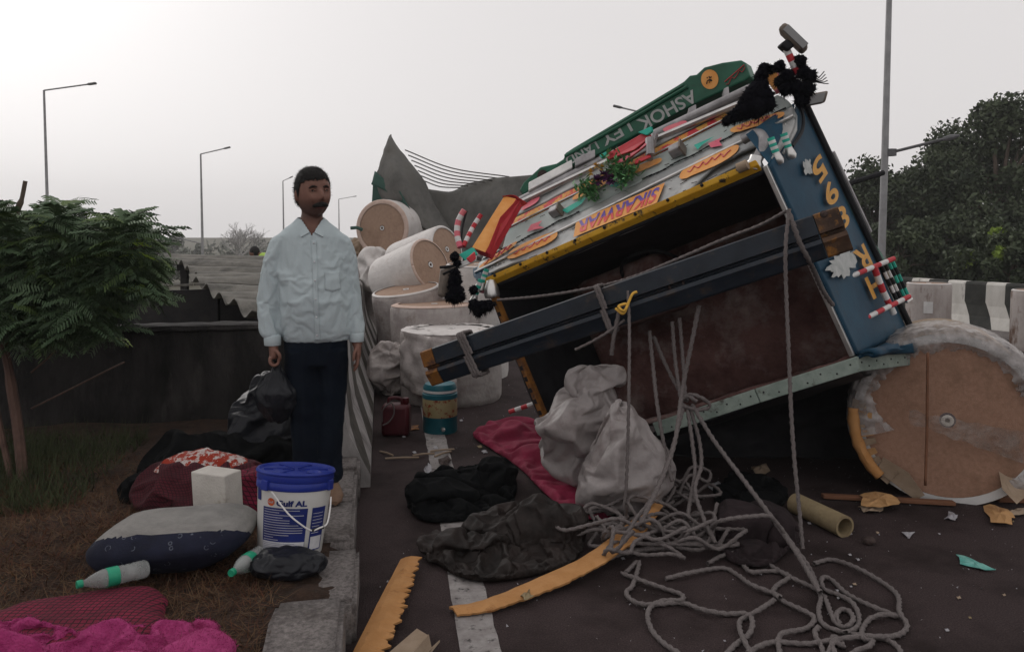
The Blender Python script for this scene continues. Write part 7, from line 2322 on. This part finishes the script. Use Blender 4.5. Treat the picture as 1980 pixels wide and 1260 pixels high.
# trousers
mb = MB()
mb.rings([te(.93, .02, 0, .15, .11), te(.84, .02, 0, .162, .118), te(.76, .02, .0, .164, .118), te(.70, .02, .0, .162, .112)], 34)
mb.rings([te(.78, -.06, 0, .085, .11), te(.66, -.058, .0, .088, .105), te(.46, -.046, .01, .079, .092), te(.3, -.04, .005, .075, .088), te(.14, -.036, .0, .073, .086), te(.075, -.036, .0, .072, .088)], 28)
mb.rings([te(.78, .10, 0, .085, .11), te(.66, .1, .0, .086, .105), te(.46, .088, .012, .077, .092), te(.3, .08, .015, .072, .088), te(.14, .076, .025, .07, .086), te(.075, .076, .03, .068, .088)], 28)
vs, ns, fs = voxel(mb, .008, 5)
out2 = []
for v, n in zip(vs, ns):
    l = v - MO; x = l.dot(mr); y = l.dot(mf_); z = l.z
    w_ = .006 * (ridge(V((x * 2, y, z * .35)), 7, 3) - .3) + .006 * nz(V((x, y, z * 2.2)), 7)
    if y > .05: w_ += .006 * math.exp(-((x - (-.05 if x < .02 else .09)) / .014) ** 2)
    if z < .2: w_ += .008 * (ridge(V((x, y, z * 2.4)), 10, 2) - .3)
    out2.append(v + n * w_)
mbs = MB(); mbs.add(out2, fs); mbs.build('trousers', 'trousers', man, angle=0)
for ax2, fy in ((-.035, .0), (.075, .03)):
    mb = MB()
    mb.rings([(W(ax2, fy - .1, .03), mr * .035, V((0, 0, .028))), (W(ax2, fy - .03, .05), mr * .045, V((0, 0, .048))), (W(ax2 + .01, fy + .06, .045), mr * .05, V((0, 0, .042))), (W(ax2 + .02, fy + .15, .034), mr * .052, V((0, 0, .03))), (W(ax2 + .022, fy + .21, .026), mr * .04, V((0, 0, .02))), (W(ax2 + .022, fy + .235, .02), mr * .018, V((0, 0, .012)))], 22)
    sh = mb.build('shoe', 'sandal', man)
    mb = MB(); mb.rings([(W(ax2, fy - .11, .0), mr * .04, V((0, 0, .006))), (W(ax2, fy - .105, .012), mr * .04, V((0, 0, .006)))], 12)
    pts = [W(ax2 + .05 * math.cos(t) + .012 * (math.sin(t) > 0), fy + .06 + (.18 if math.sin(t) > 0 else .17) * math.sin(t), .0) for t in [2 * math.pi * i / 24 for i in range(24)]]
    mb = MB(); mb.prism(pts, V((0, 0, .016))); mb.build('sole', 'brick', sh, smooth=False)
# the bag he holds
mb = MB()
bgc = W(-.185, .05, .56)
def bagf(d, p):
    k = 1 + .16 * (ridge(d + V((3, 1, 0)), 2.2, 4) - .35)
    x, y, z = p.x * k, p.y * k, p.z * k
    if d.z > .1:
        s = 1 - .82 * min(1, (d.z - .1) / .9) ** .75; x *= s; y *= s; z *= 1.15
    return V((x, y, z))
mb.sphere(bgc, (.105, .08, .15), 5, bagf)
o = mb.build('carrier_bag', 'bin_bag', loc=bgc, angle=0); tag(o, 'small black plastic bag hanging from the man\'s hand', 'bag')

# ---- bending worker far behind the shed
wp = P(491, 488, 17)
p2 = thing('person', 'dark haired worker in a lime safety vest bending behind the shed', 'person', (wp.x + .5, 17, -.07))
mb = MB()
hh = wp
mb.sphere(hh, (.095, .11, .12), 4)
mb.rings([(hh + V((.05, 0, -.03)), V((0, .05, 0)), V((.02, 0, .05))), (hh + V((.17, .0, -.07)), V((0, .06, 0)), V((.03, 0, .06)))], 14)
mb.rings([(hh + V((.12, 0, -.1)), V((0, .16, 0)), V((.05, 0, .08))), (hh + V((.3, 0, -.16)), V((0, .2, 0)), V((.05, 0, .12))), (hh + V((.6, 0, -.3)), V((0, .16, 0)), V((.06, 0, .11))), (hh + V((.75, 0, -.42)), V((0, .15, 0)), V((.1, 0, .08)))], 18)
for s in (-1, 1):
    mb.tube(cr([hh + V((.7, .08 * s, -.4)), hh + V((.62, .09 * s, -.8)), hh + V((.7, .09 * s, wp.z * -1 - .02))], 4), [.09, .085, .08, .075, .07, .065, .06, .055, .05], 10)
    mb.tube(cr([hh + V((.22, .2 * s, -.16)), hh + V((.15, .23 * s, -.42)), hh + V((.05, .2 * s, -.62))], 4), .04, 10)
vs, ns, fs = voxel(mb, .012, 3)
m_ = MB(); m_.add(vs, fs); m_.build('body', 'skin', p2, angle=0)
mb = MB(); mb.sphere(hh + V((.015, .0, .015)), (.105, .118, .125), 4); mb.f = [f for f in mb.f if sum(mb.v[i][2] for i in f) / 3 > hh.z + .0 or sum(mb.v[i][0] for i in f) / 3 > hh.x + .03]; mb.m = [0] * len(mb.f); mb.build('hair', 'hair', p2, angle=0)
mb = MB(); mb.rings([(hh + V((.13, 0, -.1)), V((0, .18, 0)), V((.05, 0, .1))), (hh + V((.3, 0, -.16)), V((0, .23, 0)), V((.05, 0, .15))), (hh + V((.6, 0, -.3)), V((0, .19, 0)), V((.06, 0, .14)))], 20); mb.build('vest', 'vest', p2)
mb = MB()
for s in (-1, 1):
    mb.tube(cr([hh + V((.7, .08 * s, -.4)), hh + V((.62, .09 * s, -.8)), hh + V((.7, .09 * s, -wp.z + .03))], 4), .1, 10)
mb.build('trousers', 'trousers', p2)
